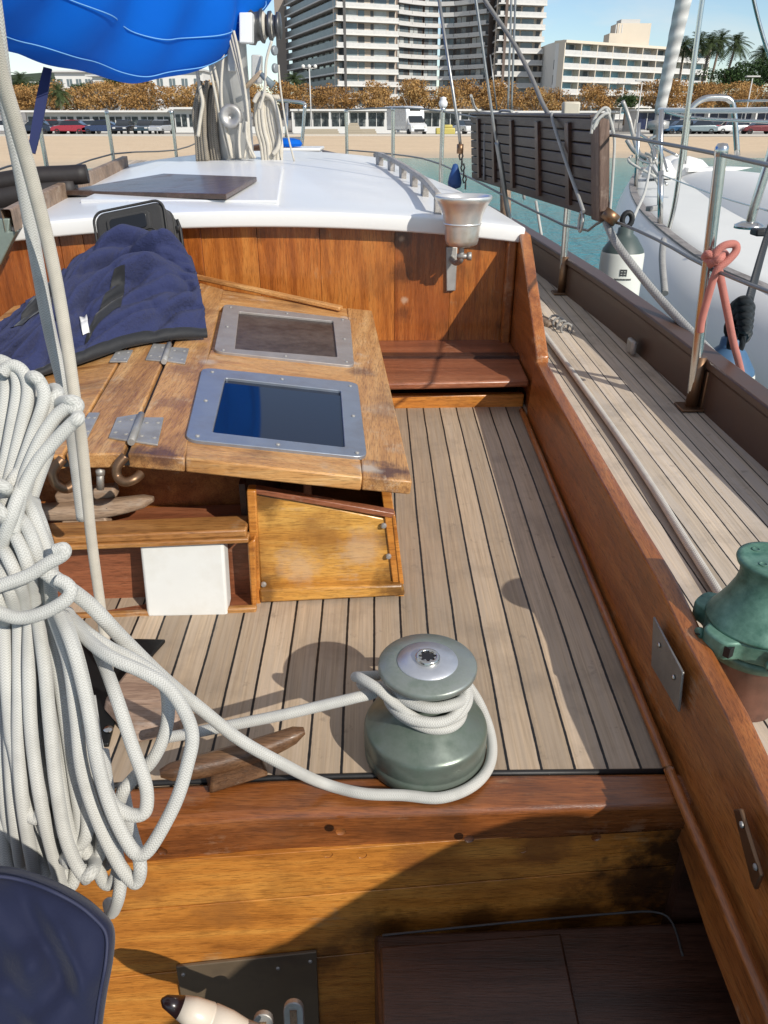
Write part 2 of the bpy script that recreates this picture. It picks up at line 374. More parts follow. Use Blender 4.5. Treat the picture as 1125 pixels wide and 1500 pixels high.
# caulked margin along coaming and beam
m = MB()
mr = [(985, 1131), (941, 1020), (880, 880), (820, 735), (765, 600)]
pp = [DECK(x, y, .002) for x, y in mr]
m.tube([p+Vector((-.002, 0, 0)) for p in pp], .0055, 6)
m.tube([p+Vector((0, .001, .001)) for p in near], .0045, 6)
m.build('caulk_bead', M['caulk'], boat)
# --- aft cross beam
m = MB()
bk = [DECK(-1200, 1243), DECK(0, 1165), DECK(400, 1141), DECK(700, 1134), DECK(1012, 1131)]
fr = [(-1200, 1354), (0, 1222), (380, 1194), (700, 1186), (1016, 1175)]
bt = [(-1200, 1480), (0, 1285), (380, 1256), (700, 1239), (1016, 1219)]
pf = [AZ(x, y, 2.0) for x, y in fr]
pb = [AY(x, y, p.y-.004) for (x, y), p in zip(bt, pf)]
top = [p+Vector((0, 0, .003)) for p in bk]
g = [[p+Vector((0, 0, -.09)) for p in bk], top, pf, pb, [p+Vector((0, .05, 0)) for p in pb]]
m.grid(g, smooth=False)
m.build('cross_beam', M['beam'], boat, bevel=.011, bseg=4)
def facept(px, py): # on the upright panel below the beam, plane Y = .783 + .055x
    return APL(px, py, Vector((0, .787, 0)), Vector((-YW, 1, 0)).normalized())
# lower planks below the beam
def board(name, pts, th, mat, parent, bev=.003, n=None):
    m = MB(); pts = [Vector(p) for p in pts]
    n = n or (pts[1]-pts[0]).cross(pts[2]-pts[0]).normalized()
    m.prism(pts, n*th); return m.build(name, mat, parent, bevel=bev)
back = Vector((0, 1, 0))
def fplank(tl, tr, br, bl, name='footwell_plank', mat='golden_f'):
    return board(name, [facept(*tl), facept(*tr), facept(*br), facept(*bl)], .02, M[mat], boat, .0007, back)
GR = (.035, .014, .006); sf = [(facept(990, 1250), .10, GR, .95), (facept(930, 1300), .09, GR, .8), (facept(1000, 1310), .12, GR, .95), (facept(700, 1352), .06, GR, .7), (facept(840, 1338), .07, GR, .7), (facept(560, 1365), .06, GR, .7), (facept(480, 1400), .05, GR, .6), (facept(600, 1262), .04, (.2, .07, .02), .6), (facept(800, 1240), .05, (.2, .07, .02), .7), (facept(330, 1330), .05, (.3, .12, .03), .6), (facept(200, 1300), .05, (.3, .12, .03), .5)]
M['golden_f'] = wood('golden_footwell_plank', (.30, .098, .016), (.56, .215, .037), (.68, .31, .064), 'X', .32, .4, .08, (.34, .22, .11), .6, dirtc=(.13, .04, .008), spots=sf)
m = MB(); q = [facept(-1200, 1371), facept(1040, 1212), facept(1040, 1790), facept(-1200, 2300)]; m.prism([p+Vector((0, .012, 0)) for p in q], (0, .02, 0)); m.build('plank_backing', M['darkwood'], boat)
fplank((-1200, 1365), (1040, 1205), (1040, 1262), (-1200, 1448))
fplank((-1200, 1450), (1040, 1264), (1040, 1344), (-1200, 1566))
fplank((-1200, 1568), (1040, 1346), (1040, 1470), (-1200, 1660))
fplank((-1200, 1662), (1040, 1472), (1040, 1800), (-1200, 2400))
# bungs in beam and planks
for x, y in ((686, 1217), (870, 1215), (500, 1206), (238, 1247), (480, 1251), (765, 1244), (530, 1252)):
    p = facept(x, y); p.y -= .0145 if y < 1240 else .0005
    m = MB(); m.lathe([(0, -.0012), (.0062, -.0012), (.0075, 0)], p, Matrix.Rotation(math.pi/2, 3, 'X'), 14, cap=False)
    m.build('bung', M['darkwood'] if x == 686 else M['beam'], boat)
# --- locker box in the footwell (dark)
L = boat
zl = 1.775
def LZ(x, y, dz=0): return AZ(x, y, zl+dz)
A = LZ(548, 1368); B = LZ(1000, 1330); 
m = MB(); dx = Vector((.36, 0, 0))
aft = Vector((.06, -1.0, 0))
pts = [A, A+aft*.62, A+aft*.62+dx*2, A+dx*2+Vector((0, .03, 0))]
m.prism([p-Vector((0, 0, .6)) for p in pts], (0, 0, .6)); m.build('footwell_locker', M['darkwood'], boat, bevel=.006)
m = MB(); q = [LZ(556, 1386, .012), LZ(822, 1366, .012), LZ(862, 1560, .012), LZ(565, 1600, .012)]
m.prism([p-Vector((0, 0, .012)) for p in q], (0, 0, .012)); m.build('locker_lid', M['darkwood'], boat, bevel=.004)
# grey caulk line on the locker's back edge
m = MB(); m.tube(smooth_path([LZ(560, 1370, .002), LZ(760, 1350, .002), LZ(900, 1338, .002), LZ(960, 1336, .002), LZ(985, 1352, .002), LZ(1000, 1400, .002)], 5), .0018, 6); m.build('sealant_bead', plain('grey_sealant', (.06, .055, .055), .7, var=.5, bump=.4), boat)
# footwell sole, sides
m = MB(); m.box((-.65, .2, 1.27), (2.4, 1.4, .04)); m.build('footwell_sole', M['darkwood'], boat)
# --- right coaming with varying section
bot_px = [(1300, 1700), (1125, 1417), (1067, 1260), (1013, 1143), (985, 1125), (941, 1020), (880, 880), (820, 735), (765, 598)]
st = []
for x, y in ((1390, 1620), (1250, 1390), (1125, 1188), (1061, 1044), (1000, 929), (960, 843), (920, 774), (880, 703), (839, 629), (805, 569)):
    xx = ipl([.3, .9, 2.3], [.478, .470, .450], .9)
    p = AX(x, y, .472)
    p = AX(x, y, ipl([.3, .95, 2.3], [.480, .470, .447], p.y)); st.append(p)
st.append(AX(784, 528, .446))
def coam_bot(y): return Vector((ipl([.2, .87, 2.27], [.452, .4455, .432], y), y, zdeck(y) if y > .8 else 1.945+DKS*y-.02))
TH = .036
m = MB(); g = []
ys = [-1.0]+[p.y for p in st]; 
tops = [Vector((.49, -1.0, 2.13))]+st
for p in tops:
    b = coam_bot(p.y); b.y = p.y; b.z -= .075 if p.y < .9 else .04
    w = (p-b); o = Vector((TH, 0, 0))
    g.append([b, p-Vector((0, 0, .003)), p+Vector((.004, 0, 0)), p+o-Vector((.004, 0, 0)), p+o-Vector((0, 0, .006)), b+o])
m.grid(g, smooth=False); 
m.build('coaming', M['coaming'], boat, bevel=.006, bseg=3)
# bottom trim strip inside the coaming
m = MB(); pth = [Vector((-.012, 0, .008))+coam_bot(y)+Vector((.004, 0, 0 if y > .86 else .0)) for y in (-.6, 0, .3, .55, .75, .86, .9, 1.2, 1.6, 2.0, 2.25)]
for p in pth:
    if p.y < .84: p.z = 1.955+DKS*p.y
m.tube(smooth_path(pth, 4), .0085, 8); m.build('trim_strip', M['coaming'], boat)
# forward cheek rising to the cabin
ck = [AX(784, 528, .446), AX(757, 352, .446), AX(757, 352, .446)+Vector((0, .35, 0)), Vector((.446, 2.95, 2.15)), AX(784, 560, .446)]
m = MB(); P1 = AX(786, 522, .446); P0 = Vector((.446, 2.66, 2.555)); 
lo = Vector((.446, P1.y-.02, 1.97)); hi = Vector((.446, 2.78, 2.555)); lo2 = Vector((.446, 2.78, 1.97))
m.prism([lo, P1, P0, hi, lo2], (TH, 0, 0)); m.build('coaming_cheek', M['coaming'], boat, bevel=.005)
# dark recess wall under the coaming
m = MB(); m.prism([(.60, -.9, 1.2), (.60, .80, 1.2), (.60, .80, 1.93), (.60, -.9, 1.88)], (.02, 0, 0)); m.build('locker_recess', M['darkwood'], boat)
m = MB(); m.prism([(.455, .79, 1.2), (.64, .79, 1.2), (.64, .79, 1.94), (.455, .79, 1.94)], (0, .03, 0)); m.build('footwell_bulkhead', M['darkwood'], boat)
# plates on the coaming
def cface(x, y, out=.0): p = AX(x, y, .462); xx = lerp(coam_bot(p.y).x, .470, .5)-out; return AX(x, y, xx)
m = MB(); q = [cface(960, 903, .003), cface(1003, 985, .003), cface(997, 1043, .003), cface(957, 975, .003)]
m.prism(q, (-.004, 0, 0)); m.build('steel_plate', plain('grey_steel_plate', (.30, .29, .27), .42, .7, .2, 18, .1, dirt=.3), boat, bevel=.0012)
m = MB()
for x, y in ((966, 945), (987, 992)):
    m.lathe([(.0045, 0), (.004, .002), (0, .003)], cface(x, y, .008), Matrix.Rotation(-math.pi/2, 3, 'Y'), 12)
m.build('screw', M['steel'], boat)
m = MB(); q = [cface(1080, 1186, .002), cface(1090, 1184, .002), cface(1121, 1282, .002), cface(1112, 1304, .002), cface(1106, 1290, .002)]
m.prism(q, (-.006, 0, 0)); m.build('slotted_plate', M['bronze'], boat, bevel=.002)
m = MB()
for x, y in ((1087, 1208), (1107, 1270)): m.lathe([(.0045, 0), (.004, .002), (0, .003)], cface(x, y, .009), Matrix.Rotation(-math.pi/2, 3, 'Y'), 12)
m.build('screw', M['dullsteel'], boat)
# --- side deck, bulwark, hull
def SD(px, py, up=.03): return DECK(px, py, up)
bulb = [(831, 434), (908, 492), (960, 535), (1000, 583), (1033, 608), (1125, 692)]
bw = [SD(*p) for p in bulb]
BY = [-1.5, .3, 1.0]+[round(p.y, 3) for p in reversed(bw)]+[4.2, 5.2, 6.4, 7.6, 8.6]
BX = [1.06, 1.10, 1.07]+[p.x for p in reversed(bw)]+[.70, .50, .12, -.45, -1.05]
def bx_(y): return ipl(BY, BX, y)
yy = [-1.5+i*.25 for i in range(41)]
# smooth the curve
def bxs(y): return sum(bx_(y+d) for d in (-.5, -.25, 0, .25, .5))/5
m = MB(); g = []
for y in yy:
    x0 = ipl([0, .9, 2.3, 8.6], [.50, .485, .47, -1.2], y) if y < 2.3 else .47 if y < 2.8 else .40-.06*(y-2.8)
    x0 = min(x0, bxs(y)-.02)
    g.append([Vector((lerp(x0, bxs(y), i/4), y, zdeck(y)+.03)) for i in range(5)])
m.grid(g, smooth=False); m.build('side_deck', M['side'], boat, solid=.03, off=-1)
BH = .155
m = MB(); g = []
for y in yy:
    x = bxs(y); z = zdeck(y)+.03
    g.append([Vector((x, y, z-.02)), Vector((x, y, z+BH-.03)), Vector((x-.012, y, z+BH-.026)), Vector((x-.012, y, z+BH)), Vector((x+.055, y, z+BH)), Vector((x+.055, y, z+BH-.03)), Vector((x+.04, y, z+BH-.03)), Vector((x+.04, y, z-.05))])
m.grid(g, smooth=False); m.build('bulwark', M['brownpaint'], boat, bevel=.006)
m = MB(); g = []
for y in yy:
    x = bxs(y)+.04; z = zdeck(y)
    g.append([Vector((x, y, z+.0)), Vector((x-.02, y, z-.5)), Vector((x-.16, y, z-1.2)), Vector((x-.5, y, -.4))])
m.grid(g); m.build('hull', M['brownpaint'], boat)
# scuppers/fairlead in the bulwark
m = MB(); p = SD(927, 507, .06); m.box(p+Vector((-.004, 0, 0)), (.02, .07, .05)); m.build('fairlead', M['dullsteel'], boat, bevel=.008)
# --- step seat and lower board at the cabin bulkhead
zs = 2.19
sa, sb = AZ(540, 503, zs), AZ(762, 503, zs); sc_, sd = AZ(775, 557, zs), AZ(540, 562, zs)
m = MB(); m.prism([Vector((-.62, 2.70, zs-.022)), Vector((-.62, sd.y-.02, zs-.022)), sd-Vector((0, 0, .022)), sc_-Vector((0, 0, .022)), Vector((.45, 2.73, zs-.022))], (0, 0, .022)); m.build('step_seat', M['seat'], boat, bevel=.006)
m = MB(); q = [DECK(500, 604, -.01), DECK(766, 600, -.01)]
m.prism([q[0]+Vector((-.9, -.03, 0)), q[1], q[1]+Vector((0, 0, .05)), q[0]+Vector((-.9, -.03, .05))], (0, .03, 0)); m.build('kick_board', M['golden'], boat, bevel=.004)
m = MB(); m.box((-.2, 2.50, 2.13), (1.30, .04, .14)); m.build('seat_back_board', M['darkwood'], boat)
# --- cabin bulkhead planks
YB = 2.715
def bh(px, py): return APL(px, py, Vector((0, YB, 0)), Vector((-YW*.3, 1, 0)).normalized())
xs = [-60, 96, 130, 228, 300, 380, 470, 578, 660, 740, 757]
def ztop(x): return 2.585-.03*((x+.4)/.85)**2
cols = [bh(x, 400).x for x in xs]
tints = [('bulkhead', .0)]*11
b2 = wood('varnished_bulkhead_dark', (.17, .042, .009), (.34, .095, .019), (.46, .16, .036), 'Z', .27, .55, .06, (.3, .2, .12), .5)
b3 = wood('varnished_bulkhead_light', (.26, .075, .014), (.48, .165, .033), (.62, .26, .062), 'Z', .3, .45, .06, (.35, .24, .15), .3)
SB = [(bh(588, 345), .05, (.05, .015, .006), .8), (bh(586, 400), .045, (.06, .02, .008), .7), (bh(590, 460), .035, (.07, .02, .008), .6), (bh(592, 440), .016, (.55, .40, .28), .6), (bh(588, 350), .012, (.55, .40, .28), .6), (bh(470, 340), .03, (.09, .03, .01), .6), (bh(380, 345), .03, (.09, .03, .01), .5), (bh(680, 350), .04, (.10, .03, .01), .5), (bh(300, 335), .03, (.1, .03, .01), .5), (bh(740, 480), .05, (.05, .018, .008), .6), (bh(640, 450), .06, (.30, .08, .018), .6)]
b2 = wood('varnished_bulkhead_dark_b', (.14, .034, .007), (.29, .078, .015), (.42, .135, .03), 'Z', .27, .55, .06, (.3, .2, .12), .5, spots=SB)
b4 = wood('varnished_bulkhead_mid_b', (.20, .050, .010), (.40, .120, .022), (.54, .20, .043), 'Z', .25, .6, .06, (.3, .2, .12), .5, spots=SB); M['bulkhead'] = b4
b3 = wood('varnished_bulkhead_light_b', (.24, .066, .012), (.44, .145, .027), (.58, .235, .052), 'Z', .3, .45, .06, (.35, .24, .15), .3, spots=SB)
seq = [b2, M['bulkhead'], b2, M['bulkhead'], b3, M['bulkhead'], b3, b2, M['bulkhead'], b2]
for i in range(len(cols)-1):
    x0, x1 = cols[i]+.0005, cols[i+1]-.0005
    m = MB(); y0 = YB+YW*.3*((x0+x1)/2)
    m.prism([(x0, y0, 2.02), (x1, y0, 2.02), (x1, y0, ztop(x1)), (x0, y0, ztop(x0))], (0, .03, 0)); m.build('bulkhead_plank', seq[i], boat, bevel=.0008)
m = MB(); m.box((-.52, YB+.05, 2.30), (1.85, .03, .5)); m.build('bulkhead_core', M['darkwood'], boat)
m = MB(); c = bh(750, 420); m.box((.428, YB-.016, 2.37), (.034, .032, .39)); m.build('corner_post', M['coaming'], boat, bevel=.008)
# --- cabin roof
def roofz(x, y):
    cx = -.42-.1*(y-2.7); hw = .88-.05*(y-2.7)
    return 2.628+.030*(y-2.7)-.052*min(1.6, ((x-cx)/hw)**2)
def ROOF(px, py, dz=0):
    p = AZ(px, py, 2.62)
    for _ in range(12):
        z = roofz(p.x, p.y)+dz; d = ray(px, py)
        if abs(d.z) < 1e-4: break
        q = T(px, py, (z-CAMZ)/d.z); p = lerp(p, q, .7)
    return p
nb = [(-40, 322), (35, 323), (120, 319), (250, 316), (400, 318), (560, 325), (660, 332), (757, 341)]
def edge_r(y): return ipl([2.68, 3.2, 3.8, 4.6, 5.4], [.465, .42, .33, .16, -.06], y)
def edge_l(y): return ipl([2.68, 3.2, 3.8, 4.6, 5.4], [-1.32, -1.36, -1.42, -1.5, -1.62], y)
m = MB(); g = []
N = 24
for j in range(25):
    y = 2.66+j*(5.35-2.66)/24; row = []
    for i in range(N+1):
        x = lerp(edge_l(y), edge_r(y), i/N); yy2 = y+YW*.3*x
        row.append(Vector((x, yy2, roofz(x, y))))
    g.append(row)
m.grid(g); roof = m.build('cabin_roof', M['white'], boat, solid=.05, off=-1, bevel=.008, bseg=3, angle=50)
# cabin side wall right
m = MB(); g = []
for j in range(12):
    y = 2.75+j*(5.35-2.75)/11; x = edge_r(y)-.035
    g.append([Vector((x, y, roofz(x, y)-.03)), Vector((x+.015, y, zdeck(y)-.02))])
m.grid(g); m.build('cabin_side', M['white'], boat, solid=.02)
m = MB(); y = 5.3; m.prism([(edge_l(y)+.03, y, 2.3), (edge_r(y)-.03, y, 2.3), (edge_r(y)-.03, y, roofz(edge_r(y), y)-.01), (-.6, y, roofz(-.6, y)-.02), (edge_l(y)+.03, y, roofz(edge_l(y), y)-.01)], (0, .03, 0)); m.build('cabin_front', M['white'], boat)
# foredeck
m = MB(); g = []
for j in range(8):
    y = 5.0+j*.52; xr = bxs(y)
    xl = -2.2-(xr-.0)*.2 if False else min(-1.3, -2.0*1-xr-.05)
    g.append([Vector((lerp(xl, xr, i/6), y, zdeck(y)+.02-.02*j/8)) for i in range(7)])
m.grid(g, smooth=False); m.build('foredeck', M['side'], boat, solid=.03, off=-1)
# raised sea hood on the roof, with bright step edge
m = MB(); q = [ROOF(408, 300), ROOF(414, 248), ROOF(250, 240), ROOF(118, 298)]
m.hexa([p-Vector((0, 0, .01)) for p in q], [p+Vector((0, 0, .014)) for p in q]); m.build('sea_hood', M['white'], boat, bevel=.005, bseg=3)
# long brown trim plank standing on the roof at left
m = MB(); tpx = smooth_path([Vector((x, y, 0)) for x, y in ((20, 330), (60, 306), (105, 282), (150, 260), (188, 241))], 4)
tp_ = [ROOF(p.x, p.y, .012) for p in tpx]
m.grid([[p+Vector((0, 0, -.02)), p+Vector((0, 0, .046)), p+Vector((-.035, .01, .046)), p+Vector((-.035, .01, -.02))] for p in tp_], smooth=False)
m.poly([tp_[-1]+Vector((0, 0, -.02)), tp_[-1]+Vector((0, 0, .046)), tp_[-1]+Vector((-.035, .01, .046)), tp_[-1]+Vector((-.035, .01, -.02))])
m.build('roof_rail_board', M['weathered'], boat, bevel=.006)
# bright wedge below the trim
# --- grab rail
m = MB(); ra = ROOF(640, 312); rb = ROOF(548, 243)
n = 24; P = []
pa = [ROOF(x, y) for x, y in ((641, 313), (622, 287), (606, 273), (590, 261), (573, 250), (556, 242), (549, 240))]
pth = [p+Vector((0, 0, .055)) for p in pa]; pth[0].z += .0; pth[-1].z -= .012
pp = smooth_path(pth, 4)
for i in range(len(pp)-1): m.beam(pp[i], pp[i+1]+(pp[i+1]-pp[i])*.02, .022, .021)
rail = m.build('grab_rail', M['rail_grey'], boat, bevel=.004)
for i, p in enumerate(pa[:6]):
    m = MB(); d = (pa[min(i+1, 6)]-pa[max(0, i-1)]).normalized(); up = Vector((0, 0, .05))
    if i == 0: m.beam(p-Vector((0, 0, .01)), p+up, .026, .03, d)
    else: m.hexa([p+d*s+Vector((w, 0, -.01)) for s, w in ((-.03, -.013), (.03, -.013), (.03, .013), (-.03, .013))], [p+d*s+up+Vector((w, 0, 0)) for s, w in ((-.045, -.013), (.045, -.013), (.045, .013), (-.045, .013))])
    m.build('rail_foot', M['rail_grey'], rail, bevel=.004)

# --- port side, the mirror of starboard about the boat's own centre line (mostly hidden from here)
def mx_(v): return Vector((-1.2-.11*v.y-v.x, v.y, v.z))
m = MB(); g = []
for y in yy:
    x0 = .46 if y < 2.5 else (.46 if y > 5.3 else -.30-.1*(y-2.5))
    g.append([mx_(Vector((lerp(x0, bxs(y), i/4), y, zdeck(y)+.028))) for i in range(5)])
m.grid(g, smooth=False); m.build('side_deck', M['side'], boat, solid=.03, off=-1)
m = MB(); g = []
for y in yy:
    x = bxs(y); z = zdeck(y)+.03
    g.append([mx_(v) for v in (Vector((x, y, z-.02)), Vector((x, y, z+BH-.03)), Vector((x-.012, y, z+BH-.026)), Vector((x-.012, y, z+BH)), Vector((x+.055, y, z+BH)), Vector((x+.055, y, z+BH-.03)), Vector((x+.04, y, z+BH-.03)), Vector((x+.04, y, z-.05)))])
m.grid(g, smooth=False); m.build('bulwark', M['brownpaint'], boat, bevel=.006)
m = MB(); g = []
for y in yy:
    x = bxs(y)+.04; z = zdeck(y)
    g.append([mx_(v) for v in (Vector((x, y, z)), Vector((x-.02, y, z-.5)), Vector((x-.16, y, z-1.2)), Vector((x-.5, y, -.4)))])
m.grid(g); m.build('hull', M['brownpaint'], boat)
m = MB(); g = []
for y in [-1.0+i*.33 for i in range(12)]:
    x = ipl([-1, .9, 2.7], [.49, .470, .447], y); zt = zdeck(y)+.17
    g.append([mx_(v) for v in (Vector((x-.01, y, zt-.26)), Vector((x, y, zt)), Vector((x+TH, y, zt)), Vector((x+TH, y, zt-.26)))])
m.grid(g, smooth=False); m.build('coaming', M['coaming'], boat, bevel=.006)
# ================================================================== deck hatch with two hinged lids
def screws(name, pts, nrm, parent, r=.0042, mat=None, h=.0022):
    q = Vector((0, 0, 1)).rotation_difference(Vector(nrm)).to_matrix(); proto = None
    for p in pts:
        if proto is None:
            m = MB(); m.lathe([(r, -.001), (r, h*.3), (r*.7, h), (0, h*1.1)], (0, 0, 0), q, 12)
            m.box((0, 0, 0), (.0001, .0001, .0001)) if False else None
            proto = m.build(name, mat or M['steel'], parent, local=True, smooth=True); proto.location = Vector(p)-wpos(parent)
        else:
            c = proto.copy(); COL.objects.link(c); c.parent = parent; c.location = Vector(p)-wpos(parent)
hatch = thing('deck_hatch', 'weathered teak deck hatch with two hinged lids and portlights, under the blue jacket', 'hatch', (-.3, 1.9, 2.05))
pfr, pbr, pfl = AY(604, 704, 1.265), AY(545, 455, 2.56), AY(187, 664, 1.24)
LP, LN = plane3(pfr, pbr, pfl)
def LID(px, py, up=0.0): return APL(px, py, LP+LN*up, LN)
LT = .028
PU, GB, DS = (.060, .022, .022), (.50, .42, .34), (.045, .02, .01)
SPT = [(LID(566, 690), .055, PU, .85), (LID(540, 686), .032, GB, .8), (LID(588, 712), .03, PU, .7), (LID(240, 664), .045, PU, .8), (LID(268, 676), .022, GB, .7), (LID(196, 660), .04, DS, .7), (LID(530, 545), .045, PU, .6), (LID(512, 530), .025, GB, .8), (LID(505, 465), .022, GB, .7), (LID(303, 530), .028, GB, .6), (LID(250, 590), .05, (.17, .075, .04), .55), (LID(262, 540), .05, (.2, .09, .05), .5), (LID(300, 455), .05, (.16, .07, .03), .5), (LID(560, 600), .05, (.30, .2, .13), .4), (LID(430, 700), .03, DS, .45), (LID(340, 690), .03, DS, .4)]
M['lid'] = wood('worn_hatch_teak', (.26, .10, .028), (.54, .265, .085), (.68, .40, .16), 'X', .48, .1, .30, (.46, .34, .24), .6, dirtc=(.09, .04, .022), spots=SPT)
M['lidy'] = wood('worn_hatch_teak_lengthwise', (.24, .095, .03), (.50, .25, .085), (.64, .38, .16), 'Y', .48, .1, .32, (.47, .36, .26), .6, dirtc=(.09, .04, .022), spots=SPT)
lid = None
def lidboard(name, q, mat, parent, up=0.0, th=LT, bev=.0035):
    m = MB(); pts = [LID(x, y, up) for x, y in q]
    m.hexa([p-LN*th for p in pts], pts); return m.build(name, mat, parent, bevel=bev)
lid = lidboard('lid', [(196, 664), (596, 698), (540, 460), (294, 418)], M['lid'], hatch, -.012, .012)
tag(lid, 'bleached lid with two portlights, sloping to the right')
lidboard('front_rail', [(272, 645), (528, 669), (531, 699), (272, 671)], M['lid'], lid)
lidboard('middle_rail', [(308, 512), (517, 532), (523, 563), (296, 543)], M['lid'], lid)
lidboard('back_rail', [(326, 425), (508, 452), (511, 474), (320, 450)], M['lid'], lid)
lidboard('right_stile', [(531.5, 698), (604, 705), (545, 455), (508, 451)], M['lidy'], lid)
lidboard('left_stile', [(187, 664), (271, 671), (328, 424), (292, 414)], M['lidy'], lid)
lidboard('nosing', [(272, 672), (606, 706), (607, 711), (272, 676)], M['lid'], lid, -.003, .022, .002) if False else None
# rounded quad from four pixel corners on the lid
def rquad(q, rad, up=0, n=6):
    P = [LID(x, y, up) for x, y in q]; out = []
    for i in range(4):
        p, a, b = P[i], P[i-1], P[(i+1) % 4]
        da, db = (a-p).normalized(), (b-p).normalized()
        s, e = p+da*rad, p+db*rad
        for k in range(n+1):
            t = k/n; out.append((1-t)**2*s+2*t*(1-t)*p+t*t*e)
    return out
def portlight(outer, inner, fmat, gmat, label):
    m = MB(); o = rquad(outer, .028, .007); i = rquad(inner, .007, .007); ob = [p-LN*.008 for p in o]; ib = [p-LN*.010 for p in i]; n = len(o)
    V_ = [[m.bm.verts.new(p) for p in L_] for L_ in (ob, o, i, ib)]
    for a in range(3):
        for k in range(n): m.face([V_[a][k], V_[a][(k+1) % n], V_[a+1][(k+1) % n], V_[a+1][k]])
    fr = m.build('portlight_frame', fmat, lid, bevel=.0015, angle=50); fr['label'] = label
    m = MB(); m.hexa([p-LN*.012 for p in i], [p-LN*.0065 for p in i]); m.build('glass', gmat, lid)
    # screws
    O = [LID(x, y, .0075) for x, y in outer]; I = [LID(x, y, .0075) for x, y in inner]; C4 = [lerp(a, b, .45) for a, b in zip(O, I)]; pts = []
    for k in range(4):
        pts += [C4[k]]
        pts += [lerp(C4[k], C4[(k+1) % 4], .5)]
    screws('frame_screw', pts, LN, lid, .0045, M['dullsteel'], .002)
gl = NT('dark_blue_glass'); gl.set(Color=(.004, .008, .022), Rough=.05, Spec=.38, Coat=0.0)
g2 = NT('scratched_brown_acrylic'); v = g2.coord('Object'); n1 = g2.noise(v, 40, 6, .75); n2 = g2.noise(v, 9, 5, .7)
g2.set(Color=g2.mix(g2.ramp(g2.math('ADD', g2.math('MULTIPLY', n1, .5), g2.math('MULTIPLY', n2, .5)), [(.40, 0.0), (.66, 1.0)]), (.030, .019, .014), (.11, .085, .07)), Rough=.42, Spec=.4)
alu2 = plain('weathered_frame_metal', (.36, .33, .31), .5, .45, .25, 28, .15, dirt=.6, dirtc=(.30, .24, .20))
alu1 = plain('satin_frame_metal', (.34, .38, .44), .38, .7, .15, 28, .12, dirt=.35, dirtc=(.26, .22, .20))
portlight([(296, 538), (524, 560), (538, 670), (271, 643)], [(330, 553), (499, 572), (505, 655), (311, 633)], alu1, gl.m, 'blue grey metal frame with clear dark glass')
portlight([(328, 445), (513, 467), (519, 536), (313, 514)], [(350, 456), (488, 470), (494, 523), (344, 511)], alu2, g2.m, 'dull pinkish grey frame with scratched brown pane')
# ridge plank and left lid
rf, rb = LID(183, 664), LID(290, 413)
wv = Vector((-.102, -.004, .0))
def hexd(name, pts, mat, parent, th=LT, bev=.0035):
    m = MB(); pts = [Vector(p) for p in pts]; m.hexa([p-Vector((0, 0, th)) for p in pts], pts); return m.build(name, mat, parent, bevel=bev)
hexd('ridge_plank', [rf+Vector((-.004, 0, 0)), rb+Vector((-.004, 0, 0)), rb+wv, rf+wv], M['lidy'], hatch)
lf, lb = rf+wv+Vector((-.005, 0, 0)), rb+wv+Vector((-.005, 0, 0)); dl = Vector((-.52, -.02, -.075))
lidl = hexd('lid', [lf, lb, lb+dl, lf+dl], M['lid'], hatch); tag(lidl, 'left lid mostly hidden under the jacket and rope')
for a_, b_ in ((rf+Vector((-.001, 0, -.017)), rb+Vector((-.001, 0, -.017))), (rf+wv+Vector((-.002, 0, -.018)), rb+wv+Vector((-.002, 0, -.018)))):
    m = MB(); m.beam(a_, b_, .012, .012); m.build('seam_dark_strip', M['caulk'], hatch)  # black strip added under the lid gaps so no lit wood shows
# hinges on both seams
def hinge(leafs, parent, nrm, plane):
    for q in leafs:
        m = MB(); P = [APL(x, y, plane[0]+plane[1]*.004, plane[1]) for x, y in q]
        m.hexa([p-nrm*.004 for p in P], P); h = m.build('hinge_leaf', M['dullsteel'], parent, bevel=.001)
        c = sum(P, Vector())/4; screws('hinge_screw', [lerp(c, P[k], .55) for k in range(4)], nrm, parent, .0042, M['dullsteel'], .0016)
RP, RN = plane3(rf, rb, rf+wv)
hinge([[(211, 611), (240, 611), (231, 651), (197, 646)], [(251, 508), (277, 510), (271, 532), (243, 528)]], lid, LN, (LP, LN))
hinge([[(171, 611), (202, 606), (188, 645), (159, 640)], [(224, 503), (244, 504), (237, 528), (213, 526)], [(130, 604), (146, 604), (128, 640), (108, 640)], [(170, 514), (195, 512), (186, 529), (160, 529)]], hatch, RN, (RP, RN))
m = MB(); m.tube([APL(207, 607, RP+RN*.006, RN), APL(192, 648, RP+RN*.006, RN)], .0065, 10); m.build('hinge_pin', M['dullsteel'], hatch)
m = MB(); m.tube([APL(248, 504, RP+RN*.006, RN), APL(240, 530, RP+RN*.006, RN)], .0065, 10); m.build('hinge_pin', M['dullsteel'], hatch)
# beading along the back edge
m = MB(); m.beam(LID(284, 405, .012), LID(500, 452, .012), .03, .014, LN); m.build('back_beading', M['lid'], hatch, bevel=.004)
